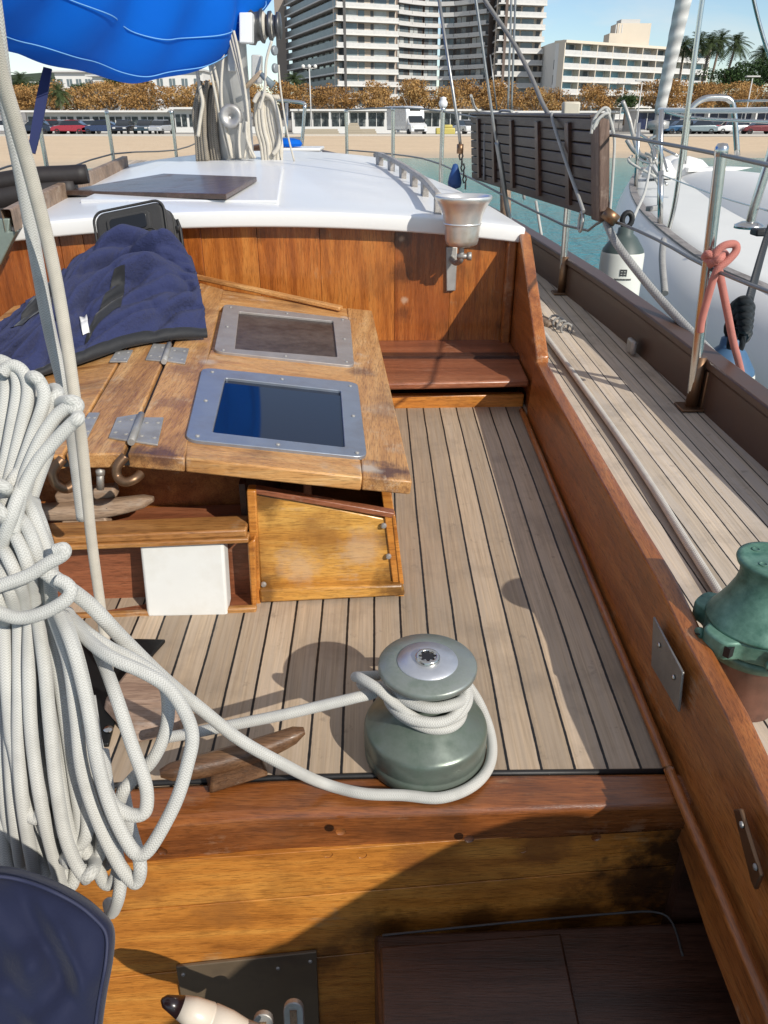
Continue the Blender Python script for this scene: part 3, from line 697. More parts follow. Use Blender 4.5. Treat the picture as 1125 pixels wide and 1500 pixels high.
# body of the hatch: panel, posts, walls
def fp(px, py, dy=0.0): return APL(px, py, Vector((0, 1.315+dy, 0)), Vector((-YW, 1, 0)).normalized())
FN = Vector((-YW, 1, 0)).normalized()
def fboard(name, q, th, mat, dy=0.0, bev=.003, parent=None):
    m = MB(); P = [fp(x, y, dy) for x, y in q]; m.hexa(P, [p+FN*th for p in P]); return m.build(name, mat, parent or hatch, bevel=bev)
DK_ = (.07, .028, .008)
gy = wood('yellow_varnished_panel', (.32, .125, .02), (.58, .28, .055), (.70, .40, .10), 'X', .34, .4, .2, (.50, .33, .2), .6, dirtc=(.15, .055, .012), spots=[(fp(384, 735), .05, DK_, .75), (fp(384, 858), .05, DK_, .7), (fp(580, 855), .05, DK_, .7), (fp(470, 790), .07, (.24, .10, .025), .55), (fp(440, 830), .05, (.5, .36, .25), .5), (fp(530, 805), .05, (.5, .36, .25), .5), (fp(575, 790), .04, DK_, .5), (fp(590, 870), .03, DK_, .7)])
fboard('front_panel', [(374, 722), (574, 762), (586, 858), (382, 866)], .016, gy, .006)
fboard('corner_post', [(361, 719), (375, 719), (382, 884), (372, 904)], .03, M['golden'], -.008)
fboard('panel_top_bead', [(374, 716), (578, 752), (578, 760), (374, 724)], .02, M['seat'], -.001, .002)
fboard('base_trim', [(379, 864), (590, 857), (594, 873), (381, 884)], .022, gy, -.012, .005)
fboard('end_post', [(574, 754), (579, 754), (592, 856), (585, 858)], .02, M['golden'], -.002, .002)
# right side wall
a = fp(578, 752); b = fp(592, 862); f_ = Vector((-.085, 1.30, .05))
m = MB(); m.prism([a, b+Vector((0, 0, -.02)), b+f_+Vector((0, 0, -.02)), a+f_], (-.02, 0, 0)); m.build('side_panel', M['golden'], hatch, bevel=.002)
# front wall behind the shelf, interior dark
m = MB(); m.prism([(-1.05, 1.42, 2.0), (-.27, 1.46, 2.0), (-.27, 1.46, 2.315), (-.48, 1.45, 2.335), (-1.05, 1.42, 2.25)], (0, .02, 0)); m.build('front_wall', M['coaming'], hatch)
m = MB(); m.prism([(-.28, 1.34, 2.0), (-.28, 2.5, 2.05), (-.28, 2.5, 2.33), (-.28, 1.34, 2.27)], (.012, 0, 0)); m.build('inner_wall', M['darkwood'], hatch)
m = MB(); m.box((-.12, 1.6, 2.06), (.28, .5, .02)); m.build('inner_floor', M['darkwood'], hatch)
screws('panel_screw', [fp(569, 815, -.0), fp(562, 770, 0), fp(386, 856, 0)], -FN, hatch, .006, M['dullsteel'], .004)
# curved iron hooks at the front edge
def hook(pts, r):
    m = MB(); m.tube(smooth_path(pts, 6), r, 10); return m.build('iron_hook', M['bronze'], hatch)
hook([AY(184, 668, 1.235), AY(172, 683, 1.225), AY(172, 698, 1.22), AY(183, 706, 1.215), AY(197, 702, 1.22), AY(206, 694, 1.235)], .0085)
hook([AY(92, 672, 1.235), AY(78, 690, 1.22), AY(82, 708, 1.215), AY(98, 716, 1.22), AY(112, 706, 1.235)], .009)
m = MB(); m.tube([AY(147, 692, 1.25), AY(147, 716, 1.25)], .007, 8); m.lathe([(0, .01), (.008, .005), (.008, -.004), (0, -.008)], AY(147, 692, 1.25)); m.build('eye_pin', M['dullsteel'], hatch)
# ================================================================== open shelf at the hatch's front
shelf = thing('open_shelf', 'low open wooden shelf with moulded rails, holding the white box', 'shelf', (-.65, 1.28, 2.03))
def sp_(px, py, dy=0.0): return APL(px, py, Vector((0, 1.285+dy, 0)), FN)
def sboard(name, q, th, mat, dy=0.0, bev=.004):
    m = MB(); P = [sp_(x, y, dy) for x, y in q]; m.hexa(P, [p+FN*th for p in P]); return m.build(name, mat, shelf, bevel=bev)
rl = wood('moulded_rail_wood', (.16, .055, .014), (.38, .17, .05), (.50, .26, .085), 'X', .36, .35, .25, (.42, .30, .2), .45)
sboard('top_rail', [(-260, 800), (361, 776), (361, 787), (-260, 813)], .062, rl)
sboard('rail_nosing', [(-260, 814), (364, 789), (364, 796), (-260, 822)], .03, rl, -.006, .003)
sboard('bottom_rail', [(-260, 918), (376, 890), (375, 902), (-260, 932)], .014, rl, -.006, .004)
sboard('back_panel', [(-260, 800), (372, 780), (374, 880), (-260, 908)], .014, M['seat'], .056)
m = MB(); q = [sp_(-260, 925, .0), sp_(372, 896, 0)]; m.hexa([q[0], q[1], q[1]+FN*.055, q[0]+FN*.055], [p+Vector((0, 0, .008)) for p in (q[0], q[1], q[1]+FN*.055, q[0]+FN*.055)]); m.build('shelf_floor', M['seat'], shelf)
m = MB(); q = [sp_(-260, 790, .063), sp_(360, 766, .063)]; m.hexa([p+Vector((0, 0, -.03)) for p in (q[0], q[1], q[1]+FN*.12, q[0]+FN*.12)], [p+Vector((0, 0, -.018)) for p in (q[0], q[1], q[1]+FN*.12, q[0]+FN*.12)]); m.build('ledge', M['seat'], shelf)
sboard('end_panel', [(362, 796), (374, 790), (376, 888), (368, 890)], .05, M['golden'], .004)
# white box leaning in the shelf
P = [AY(x, y, yy_) for (x, y, yy_) in ((204, 799, 1.268), (327, 791, 1.275), (334, 903, 1.258), (215, 905, 1.252))]
m = MB(); m.hexa(P, [p+Vector((.0, .045, .012)) for p in P]); 
tag(m.build('white_box', M['white_box'], bevel=.006, bseg=3), 'square white painted box standing in the open wooden shelf', 'box')
# ================================================================== cleats
def cleat(name, a, b, base, r, mat, label, h=.03, up=Vector((0, 0, 1)), bw=.03):
    a, b = Vector(a), Vector(b); c = lerp(a, b, .5); d = (b-a).normalized(); L_ = (b-a).length; rr = d.cross(up).normalized()
    t = thing(name, label, 'cleat', c-up*h)
    m = MB(); rows = []; N = 15
    for i in range(N):
        s = i/(N-1); u = abs(2*s-1); w = r*(1-.35*u**2); hh = r*(1-.45*u**2.5)
        if i in (0, N-1): w *= .55; hh *= .5
        ce = lerp(a, b, s)+up*(.012*u*u)
        rows.append([ce+rr*(w*sgn(math.cos(q))*abs(math.cos(q))**.75)+up*(hh*sgn(math.sin(q))*abs(math.sin(q))**.75) for q in [2*math.pi*k/14 for k in range(14)]])
    vs = [[m.bm.verts.new(p) for p in row] for row in rows]
    for i in range(N-1):
        for k in range(14):
            f = m.face([vs[i][k], vs[i][(k+1) % 14], vs[i+1][(k+1) % 14], vs[i+1][k]])
    m.face(vs[0]); m.face(vs[-1]); m.build('horn', mat, t, smooth=True)
    m = MB(); s = L_*base/2; z0 = c-up*h
    m.hexa([z0+d*s*i+rr*bw*.5*j for i, j in ((-1, -1), (1, -1), (1, 1), (-1, 1))], [c+d*s*.8*i+rr*bw*.4*j for i, j in ((-1, -1), (1, -1), (1, 1), (-1, 1))]); m.build('base', mat, t, bevel=.004)
    return t
def sgn(x): return (x > 0)-(x < 0)
cleat('wooden_cleat', AZ(236, 1142, 2.042), AZ(446, 1079, 2.052), .42, .017, M['cleatwood'], 'dark weathered wooden horn cleat lying on the cross beam left of the winch', .040, bw=.036)
c2 = cleat('wooden_cleat', AY(20, 756, 1.335), AY(226, 739, 1.345), .35, .0185, M['weathered'], 'light brown wooden cleat with drilled horn on top of the open shelf', .034, bw=.03)
m = MB(); m.beam(AY(84, 728, 1.36), AY(172, 717, 1.365), .03, .024); m.build('hump', M['weathered'], c2, bevel=.006)
m = MB(); [m.lathe([(.0001, 0), (.006, .0015), (.0045, .002)], AY(x, y, 1.326), Matrix.Rotation(math.pi/2, 3, 'X'), 10) for x, y in ((116, 748),)]; m.build('hole', M['black'], c2)
m = MB(); [m.lathe([(.0001, 0), (.006, .0015), (.0045, .002)], AY(x, y, 1.327), Matrix.Rotation(math.pi/2, 3, 'X'), 10) for x, y in ((156, 747),)]; m.build('hole', M['black'], c2)
# turning block with wooden cheek on the deck under the coil
tb = thing('turning_block', 'teak cheeked deck block on a black base plate under the hanging rope', 'block', DECK(205, 1040))
m = MB(); q = [DECK(100, 938), DECK(243, 941), DECK(226, 960), DECK(180, 1020), DECK(160, 1095), DECK(90, 1098)]
m.hexa(q, [p+Vector((0, 0, .008)) for p in q]); m.build('base_plate', plain('black_iron', (.02, .021, .022), .4, .6, .4, 20, .2), tb, bevel=.002)
q0 = [(150, 1040), (172, 1012), (203, 972), (246, 992), (274, 1052), (266, 1076), (196, 1092)]
zb = .035
q = [DECK(x, y, .008) for x, y in q0]; cc = sum(q, Vector())/len(q)
m = MB(); m.hexa(q, [lerp(p, cc, .12)+Vector((0, 0, .026)) for p in q]); m.build('cheek', wood('pinkish_teak', (.20, .12, .085), (.36, .24, .17), (.46, .32, .24), 'X', .5, .05, .3, (.4, .33, .28), .5), tb, bevel=.006)
screws('plate_screw', [DECK(159, 1068, .010)], (0, 0, 1), tb, .008, M['steel'], .003)
screws('plate_screw', [lerp(q[3], cc, .45)+Vector((0, 0, .027))], (0, 0, 1), tb, .006, M['dullsteel'], .002)
# ================================================================== control panel and levers, bottom of the picture
cpn = thing('engine_panel', 'dark bronze control plate with levers on the golden footwell planks', 'control panel', facept(360, 1480)+Vector((0, -.02, 0)))
m = MB(); q = [facept(259, 1411), facept(464, 1389), facept(474, 1640), facept(300, 1660)]
q = [p+Vector((0, -.001, 0)) for p in q]; m.hexa(q, [p+Vector((0, -.006, 0)) for p in q]); m.build('plate', plain('dark_bronze_plate', (.17, .125, .08), .5, .3, .3, 10, .1, dirt=.7, dirtc=(.06, .05, .04)), cpn, bevel=.0015)
screws('screw', [facept(x, y)+Vector((0, -.007, 0)) for x, y in ((270, 1421), (408, 1412), (455, 1402))], (0, -1, 0), cpn, .0035, M['dullsteel'])
def axis_rot(d): return Vector((0, 0, 1)).rotation_difference(Vector(d).normalized()).to_matrix()
a, b = T(236, 1464, 1.03), T(375, 1520, 1.05); d = b-a; Lh = d.length
m = MB(); m.lathe([(.002, 0), (.008, Lh*.04), (.0145, Lh*.2)], a, axis_rot(d), 24); kn = m.build('lever_tip', plain('dark_maroon_tip', (.014, .006, .007), .3, coat=.4), cpn)
m = MB(); m.lathe([(.0146, Lh*.2), (.0185, Lh*.32), (.0202, Lh*.5), (.0192, Lh*.505), (.0192, Lh*.52), (.0203, Lh*.525), (.0198, Lh*.7), (.016, Lh*.88), (.016, Lh)], a, axis_rot(d), 28); m.build('lever_grip', plain('cream_plastic', (.66, .58, .48), .35, var=.1, coat=.2, dirt=.2), cpn)
m = MB(); m.lathe([(.0165, Lh*.86), (.0165, Lh*1.2)], a, axis_rot(d), 20); m.build('lever_collar', M['dullsteel'], cpn)
for x, y in ((386, 1478), (430, 1461)):
    m = MB(); p = T(x, y, 1.12); dn = (T(x+6, y+120, 1.14)-p); dd = dn.normalized(); rr = dd.cross(Vector((0, -.7, .7))).normalized(); w = .0145
    out = [p+dd*w*(1-math.sin(math.pi*k/8))+rr*w*-math.cos(math.pi*k/8) for k in range(9)]+[p+dn+rr*w, p+dn-rr*w]
    nn = rr.cross(dd); m.hexa(out, [o_+nn*.010 for o_ in out]); lv = m.build('lever', M['dullsteel'], cpn, bevel=.0015)
    m = MB(); s0 = p+dd*.012+nn*(-.001 if nn.z < 0 else .0115); s1 = p+dn*.9+nn*(-.001 if nn.z < 0 else .0115); m.beam(s0, s1, .010, .002, nn); m.build('slot', wood('slot_wood', (.12, .06, .03), (.25, .15, .08), (.35, .22, .13), 'Z'), lv)
# ================================================================== winches
wc = DECK(622, 1101)
w1 = thing('sheet_winch', 'round grey green bronze winch with white rope turns on the cross beam', 'winch', wc)
def off(c, pr): return [(r, z) for r, z in pr]
m = MB(); m.lathe([(.0, 0), (.090, 0), (.0945, .004), (.0955, .022), (.0945, .024), (.0945, .027), (.0955, .029), (.0955, .054), (.0952, .0575), (.0942, .0605), (.0925, .0628), (.0895, .0650), (.058, .0870), (.0535, .0905), (.050, .095), (.048, .101)], wc, seg=64); m.build('base', M['winch'], w1)
m = MB(); m.lathe([(.047, .096), (.043, .115), (.044, .138), (.052, .153), (.064, .160)], wc, seg=64); m.build('drum', M['winch'], w1)
m = MB(); m.lathe([(.055, .156), (.070, .164), (.0735, .168), (.0738, .174), (.071, .1775), (.046, .180), (.0, .180)], wc, seg=64); m.build('top_flange', M['flange'], w1)
m = MB(); m.lathe([(.0455, .179), (.0445, .1818), (.022, .183), (.0, .183)], wc, seg=64); m.build('cap_disc', M['alu'], w1)
m = MB(); m.lathe([(.0185, .182), (.0185, .188), (.0165, .1905), (.0135, .1905), (.0125, .189), (.0125, .1835)], wc, seg=40, cap=False); m.build('socket_ring', M['chrome'], w1)
m = MB(); st_ = []
for k in range(16):
    r = .0128 if k % 2 == 0 else .0085; st_.append(wc+Vector((r*math.cos(k*math.pi/8), r*math.sin(k*math.pi/8), .1885)))
m.poly(st_); sk = m.build('star_socket', M['black'], w1)
m = MB()
for k in range(8):
    aa = (k+.5)*math.pi/4; r0, r1 = .0092, .0132
    m.prism([wc+Vector((r1*math.cos(aa-.28), r1*math.sin(aa-.28), .1837)), wc+Vector((r1*math.cos(aa+.28), r1*math.sin(aa+.28), .1837)), wc+Vector((r0*math.cos(aa), r0*math.sin(aa), .1837))], (0, 0, .006))
m.build('socket_teeth', M['chrome'], w1)
# green winch on a post outside the coaming
gc = Vector((.590, .998, 1.99))
w2 = thing('green_winch', 'verdigris green winch on a reddish post beside the varnished coaming', 'winch', gc)
m = MB(); m.lathe([(.060, .0), (.060, .02), (.056, .026), (.054, .15), (.057, .152)], gc, seg=40); m.build('post', M['copper'], w2)
m = MB(); m.lathe([(.060, .148), (.074, .152), (.076, .166), (.070, .170)], gc, seg=48); m.build('flange', M['verdigris'], w2)
m = MB(); out = []
for k in range(72):
    aa = 2*math.pi*k/72; r = .088+.010*max(-1, min(1, 2.2*math.cos(5*aa+.9))); out.append((r*math.cos(aa), r*math.sin(aa)))
m.hexa([gc+Vector((x, y, .172)) for x, y in out], [gc+Vector((x, y, .205)) for x, y in out]); m.build('lugged_ring', M['verdigris'], w2, bevel=.004, bseg=3, angle=50)
m = MB(); m.lathe([(.080, .205), (.0785, .209), (.070, .222), (.058, .243), (.0475, .268), (.044, .285), (.0455, .298), (.052, .307), (.054, .312), (.053, .3165), (.044, .3185), (.043, .3175), (.0, .3175)], gc, seg=64); m.build('drum', M['verdigris'], w2)
for k in range(5):
    aa = k*2*math.pi/5-1.75
    m = MB(); p = gc+Vector((.098*math.cos(aa), .098*math.sin(aa), .188)); m.lathe([(.010, -.006), (.010, .001), (.009, .002), (.0, .002)], p, axis_rot((math.cos(aa), math.sin(aa), 0)), 16); sc = m.build('ring_screw', M['verdigris'], w2)
    m = MB(); m.beam(p+Vector((.0025*math.cos(aa), .0025*math.sin(aa), 0))+Vector((-math.sin(aa), math.cos(aa), .6)).normalized()*.009, p+Vector((.0025*math.cos(aa), .0025*math.sin(aa), 0))-Vector((-math.sin(aa), math.cos(aa), .6)).normalized()*.009, .0022, .002, (math.cos(aa), math.sin(aa), 0)); m.build('screw_slot', M['black'], sc)
for k in range(4):
    aa = k*math.pi/2+.6; m = MB(); m.lathe([(.0062, 0), (.0062, .0012), (.0050, .0014), (.0050, .0006), (0, .0006)], gc+Vector((.032*math.cos(aa), .032*math.sin(aa), .3175)), None, 14); m.build('cap_screw', M['verdigris'], w2)
m = MB(); aa = 3.75; p = gc+Vector((.090*math.cos(aa), .090*math.sin(aa), .19)); m.box(p, (.03, .012, .018), Matrix.Rotation(aa+math.pi/2, 3, 'Z')); m.build('pawl_slot', M['black'], w2)
# footwell shade comes from the added navy bag built further down, out of frame
# grey rod/rope along the side deck
# ================================================================== bell
bc = AY(676, 360, 2.60)
bell = thing('ship_bell', 'polished silver ship bell with flared rim, bracketed to the cabin bulkhead', 'bell', bc)
z0 = bc.z; s = 1.0
cx = Vector((bc.x+.0, bc.y, 0)); top = AY(680, 286, 2.60).z
H = top-z0
pr = [(.0, 0), (.040, 0), (.050, .006), (.0535, .018), (.055, H*.22), (.0585, H*.45), (.064, H*.63), (.072, H*.76), (.082, H*.86), (.0895, H*.93), (.0905, H*.975), (.088, H), (.083, H*.985), (.078, H*.9), (.066, H*.74), (.056, H*.5), (.050, H*.2), (.0, H*.08)]
m = MB(); m.lathe(pr, (cx.x, cx.y, z0), seg=64, cap=False)
bm_ = NT('polished_bell_metal'); v = bm_.coord('Object'); n = bm_.noise(v, 9, 5, .6); n2 = bm_.noise(v, 60, 3, .6)
bm_.set(Color=bm_.mix(bm_.ramp(n, [(.45, 0.0), (.66, 1.0)]), (.80, .79, .76), (.62, .56, .46)), Metal=.72, Rough=bm_.math('ADD', .27, bm_.math('MULTIPLY', n2, .14)), Normal=bm_.bump(n2, .04, .002))
m.build('bell_cup', bm_.m, bell)
m = MB(); m.lathe([(.0575, H*.42), (.0605, H*.435), (.0605, H*.455), (.0585, H*.47)], (cx.x, cx.y, z0), seg=64, cap=False); m.build('bead', bm_.m, bell)
m = MB(); q = [bh(653, 361), bh(670, 360), bh(667, 425), bh(653, 426)]; m.hexa(q, [p+Vector((0, -.014, 0)) for p in q]); m.build('bracket', M['dullsteel'], bell, bevel=.004)
m = MB(); p = bh(661, 378); m.tube(smooth_path([p+Vector((0, -.01, 0)), p+Vector((.01, -.06, -.006)), Vector((cx.x, cx.y+.005, z0-.045)), Vector((cx.x, cx.y, z0-.02)), Vector((cx.x, cx.y, z0+.004))], 5), .0095, 10); m.build('arm', M['dullsteel'], bell)
m = MB(); p = Vector((cx.x, cx.y-.004, z0-.032)); m.tube([p+Vector((-.014, 0, 0)), p+Vector((.03, 0, 0))], .0085, 12); m.lathe([(.0, -.007), (.013, -.007), (.013, .007), (0, .007)], p+Vector((.026, 0, 0)), Matrix.Rotation(math.pi/2, 3, 'Y'), 6); m.build('bolt', M['dullsteel'], bell)
# ================================================================== flat hatch board lying on the roof
q = [ROOF(92, 279, .03), ROOF(331, 284, .03), ROOF(376, 259, .03), ROOF(240, 254, .03)]
m = MB(); m.hexa([p-Vector((0, 0, .018)) for p in q], q); tag(m.build('hatch_board', wood('glossy_brown_board', (.05, .028, .02), (.10, .06, .045), (.15, .09, .07), 'X', .36, .2, .3, (.2, .15, .13), .3), bevel=.003), 'flat dark brown varnished board lying on the white cabin roof', 'board')
# small chocks under it
# ================================================================== dark rolled cover at the left
rc = thing('rolled_cover', 'rolled dark brown canvas cover lying beside the cabin roof', 'cover', (-1.75, 3.2, 2.3))
k = NT('dark_canvas'); v = k.coord('Object', (1, 1, 1)); n = k.noise(v, 12, 5, .6); k.set(Color=k.mix(n, (.010, .008, .008), (.026, .020, .019)), Rough=.6, Sheen=0.0, Normal=k.bump(k.noise(v, 14, 4, .6), .25, .008)); M['canvas'] = k.m
for (a, b, r) in (((-150, 282), (128, 253), .038), ((-150, 312), (112, 274), .055), ((-150, 350), (60, 312), .085)):
    m = MB(); pa_, pb_ = AY(a[0], a[1], 3.3), AY(b[0], b[1], 3.45); N = 22; pts = []
    for i in range(N+1):
        pts.append(lerp(pa_, pb_, i/N)+Vector((0, 0, .004*math.sin(i*.5)))) 
    m.tube(pts, [r*(1+.012*math.sin(i*.9)) for i in range(N)]+[r*.95], 18); m.build('canvas_roll', M['canvas'], rc)
m = MB(); a = AY(-150, 330, 3.35); m.box((-2.1, 3.45, 2.18), (1.3, .5, .5)); m.build('canvas_bundle', M['canvas'], rc, bevel=.1, bseg=4)
# grey green metal bracket at left edge of the bulkhead
m = MB(); q = [AY(-30, 322, 2.55), AY(14, 320, 2.55), AY(12, 340, 2.55), AY(24, 338, 2.55), AY(0, 388, 2.55), AY(-30, 400, 2.55)]
m.hexa(q, [p+Vector((0, .03, 0)) for p in q]); tag(m.build('bulkhead_bracket', plain('grey_green_painted_metal', (.22, .27, .24), .5, .3, .25, 15, .15, dirt=.5), bevel=.004), 'grey green corroded metal bracket at the left end of the cabin bulkhead', 'bracket')
# navy fabric cover, close, bottom left
m = MB(); g = []
cn = T(10, 1520, .62)
rowsN = 28
outline = [(-160, 1300), (-80, 1268), (0, 1264), (60, 1277), (118, 1304), (152, 1330), (171, 1356), (170, 1400), (160, 1455), (152, 1520), (146, 1620), (140, 1720)]
ol = smooth_path([Vector((x, y, 0)) for x, y in outline], 6)
cxp = Vector((-60, 1560, 0)); K = 30
for j in range(K+1):
    s_ = j/K; row = []
    for i, p in enumerate(ol):
        q = lerp(cxp, p, s_); t = .66-.055*math.sqrt(max(0, 1-s_**5)); 
        fold = .006*math.sin(q.x*.055+q.y*.02+2*math.sin(q.y*.013))*s_*(1-s_)*4
        def crs(x0, y0, x1, y1, a_, w_): 
            ax, ay = x1-x0, y1-y0; tt_ = max(0, min(1, ((q.x-x0)*ax+(q.y-y0)*ay)/(ax*ax+ay*ay))); return a_*math.exp(-(math.hypot(q.x-x0-ax*tt_, q.y-y0-ay*tt_)/w_)**2)*math.sin(math.pi*(.08+.84*tt_))
        t += crs(50, 1300, 140, 1470, -.006, 9)+crs(30, 1310, 118, 1490, .007, 12)+crs(85, 1340, 132, 1500, -.005, 7)+crs(-30, 1420, 90, 1540, -.006, 10)+crs(-20, 1300, 60, 1480, -.008, 22)+crs(20, 1400, 20, 1560, .008, 25)
        t += fold+.004*noise.noise(Vector((q.x*.02, q.y*.02, 3)))
        row.append(T(q.x, q.y, t))
    g.append(row)
last = g[-1]; g.append([p+ray(0, 0)*0+(p-Vector((0, 0, CAMZ))).normalized()*.05+Vector((-.01, 0, -.01)) for p in last])
bc_ = T(-60, 1600, .86); rim = g[-1]; g += [[lerp(p, bc_, .35)+(p-Vector((0, 0, CAMZ))).normalized()*.10 for p in rim], [bc_+Vector((0, 0, -.05))+(p-bc_)*.02 for p in rim]]
m.grid(g)
k = NT('navy_nylon'); v = k.coord('Object'); n = k.noise(v, 6, 4, .6); fn = k.noise(v, 240, 2, .5)
k.set(Color=k.mix(n, (.009, .012, .034), (.017, .021, .052)), Rough=.78, Spec=.18, Sheen=.1, Normal=k.bump(k.math('ADD', k.noise(v, 16, 5, .6), k.math('MULTIPLY', fn, .15)), .25, .008)); M['navy'] = k.m
fc_ = m.build('fabric_cover', M['navy'], subd=1)
m = MB(); m.tube([p+(Vector((0, 0, CAMZ))-p).normalized()*.003 for p in g[-6][6:]], .0016, 6); m.build('edge_seam', plain('navy_thread', (.02, .024, .06), .7), fc_)
tag(fc_, 'navy blue nylon cover with rounded corner at the bottom beside the golden planks', 'cover')

# added navy bag, unseen behind the camera, put there to shade the footwell
sb_ = thing('added_shade_bag', 'added navy bag, unseen behind the camera, shading the footwell', 'shade blocker', (.74, -.4, zdeck(-.4)+.03))
zb0 = zdeck(-.4)+.03; rr_ = [.05, .13, .175, .19, .2, .21, .215, .22, .22, .22, .218, .215, .21, .20, .17, .08]
m = MB(); m.tube([Vector((.84, -1.10+i*.09, 0)) for i in range(16)], rr_, 24)
for v in m.bm.verts: v.co.z = v.co.z*1.5+zb0+.33
m.build('shade_bag_body', M['navy'], sb_, subd=1)
m = MB(); m.tube([Vector((.84+.222*math.cos(a), -.3, zb0+.33+.333*math.sin(a))) for a in [2*math.pi*i/24 for i in range(24)]], .012, 6, closed=True); m.build('strap', M['black'], sb_)
# ================================================================== bag and fleece jacket on the hatch
bag = thing('camera_bag', 'black padded bag leaning on the cabin bulkhead behind the jacket', 'bag', (-1.0, 2.6, 2.42))
k = NT('black_bag_fabric'); v = k.coord('Object'); w = k.noise(v, 180, 2, .5); n = k.noise(v, 10, 4, .6)
k.set(Color=k.mix(n, (.014, .014, .015), (.034, .033, .034)), Rough=.75, Sheen=.15, Normal=k.bump(k.math('ADD', w, k.math('MULTIPLY', n, 2.0)), .3, .002)); M['bag'] = k.m
TL, TR, BL = AY(136, 313, 2.50), AY(238, 292, 2.53), AY(150, 400, 2.46)
ex, ey = TR-TL, BL-TL; ez = (AY(262, 318, 2.63)-TR)
def BG(a, b, c=0.0): return TL+ex*a+ey*b+ez*c
def bagloop(a0, b0, a1, b1, c0, c1, r, n=5):
    q = []; 
    rx, ry = r/ex.length, r/ey.length
    for (ca, cb, s) in ((a1-rx, b0+ry, -90), (a1-rx, b1-ry, 0), (a0+rx, b1-ry, 90), (a0+rx, b0+ry, 180)):
        for i in range(n+1):
            t = math.radians(s+90*i/n); q.append((ca+rx*math.cos(t), cb+ry*math.sin(t)))
    return [BG(a, b, c0) for a, b in q], [BG(a, b, c1) for a, b in q]
def bagpart(name, args, mat, bev, parent=bag):
    m = MB(); a, b = bagloop(*args); m.hexa(a, b); return m.build(name, mat, parent, bevel=bev, bseg=4, angle=30)
bagpart('body', (0, 0, 1, 1.15, 0, 1, .03), M['bag'], .012)
bagpart('front_pocket', (.06, .50, .90, 1.15, -.22, .05, .02), M['bag'], .009)
bagpart('phone_pocket', (.18, .14, .80, .46, -.07, .05, .012), M['bag'], .004)
bagpart('window', (.23, .18, .75, .42, -.085, -.06, .01), plain('glossy_black_film', (.008, .008, .009), .18, var=.1), .001)
for off_, c_ in ((.018, -.004), (.035, .55)):
    m = MB(); a, _ = bagloop(-.004, -.004, 1.004, 1.15, c_, c_, .03, 6); m.tube(a, .004, 6, closed=True); m.build('piping', plain('grey_piping', (.022, .021, .02), .6), bag)
m = MB(); a, _ = bagloop(.055, .495, .905, 1.15, -.225, -.225, .02, 6); m.tube(a, .003, 6, closed=True); m.build('piping', bpy.data.materials['grey_piping'], bag)
m = MB(); m.tube([BG(1.0, .10, .8), BG(1.03, .25, .82), BG(1.035, .5, .82), BG(1.03, .75, .85)], .006, 6); m.build('zip', M['black'], bag)
m = MB(); m.box(BG(1.04, .32, .6), (.012, .02, .016)); m.build('buckle', M['black'], bag, bevel=.003)
# jacket ------------------------------------------------------------
def lidz(x, y):
    # height of the hatch top below a point
    def pz(P, N): return P.z-(N.x*(x-P.x)+N.y*(y-P.y))/N.z
    zr = pz(LP, LN); e = rf.x+(rb.x-rf.x)*(y-rf.y)/(rb.y-rf.y)
    if x > e: return zr
    e2 = e+wv.x
    if x > e2: return pz(RP, RN)
    n2 = (lb-lf).cross(dl).normalized(); return pz(lf, n2)
jx = [-90, -40, 5, 55, 100, 140, 190, 240, 285]
hem = [(-90, 596), (-40, 580), (5, 566), (60, 549), (112, 533), (158, 517), (206, 503), (255, 496), (304, 493)]
rid = [(-90, 520), (-40, 497), (0, 474), (46, 438), (84, 402), (128, 369), (182, 342), (236, 347), (278, 374)]
ridY = [1.80, 1.86, 1.93, 2.04, 2.17, 2.33, 2.40, 2.43, 2.42]
bul = [.05, .05, .06, .09, .11, .115, .115, .125, .12]
def hemP(x, y):
    d = ray(x, y); t = 1.6
    for _ in range(30):
        p = T(x, y, t); t += (p.z-(lidz(p.x, p.y)+.012))*.9/max(.1, -d.z)*.6
    return T(x, y, t)
NC, NR = 170, 96
HP = [hemP(*p) for p in hem]; RPt = [AY(x, y, yy_) for (x, y), yy_ in zip(rid, ridY)]
def spl(P, u):   # u in 0..1 catmull
    f = u*(len(P)-1); i = min(int(f), len(P)-2); t = f-i
    p0, p1, p2, p3 = P[max(i-1, 0)], P[i], P[i+1], P[min(i+2, len(P)-1)]
    return 0.5*((2*p1)+(p2-p0)*t+(2*p0-5*p1+4*p2-p3)*t*t+(3*p1-p0-3*p2+p3)*t**3)
def crease(d, w): return math.exp(-(d/w)**2)
def groove(d, w): return math.exp(-abs(d)/w)
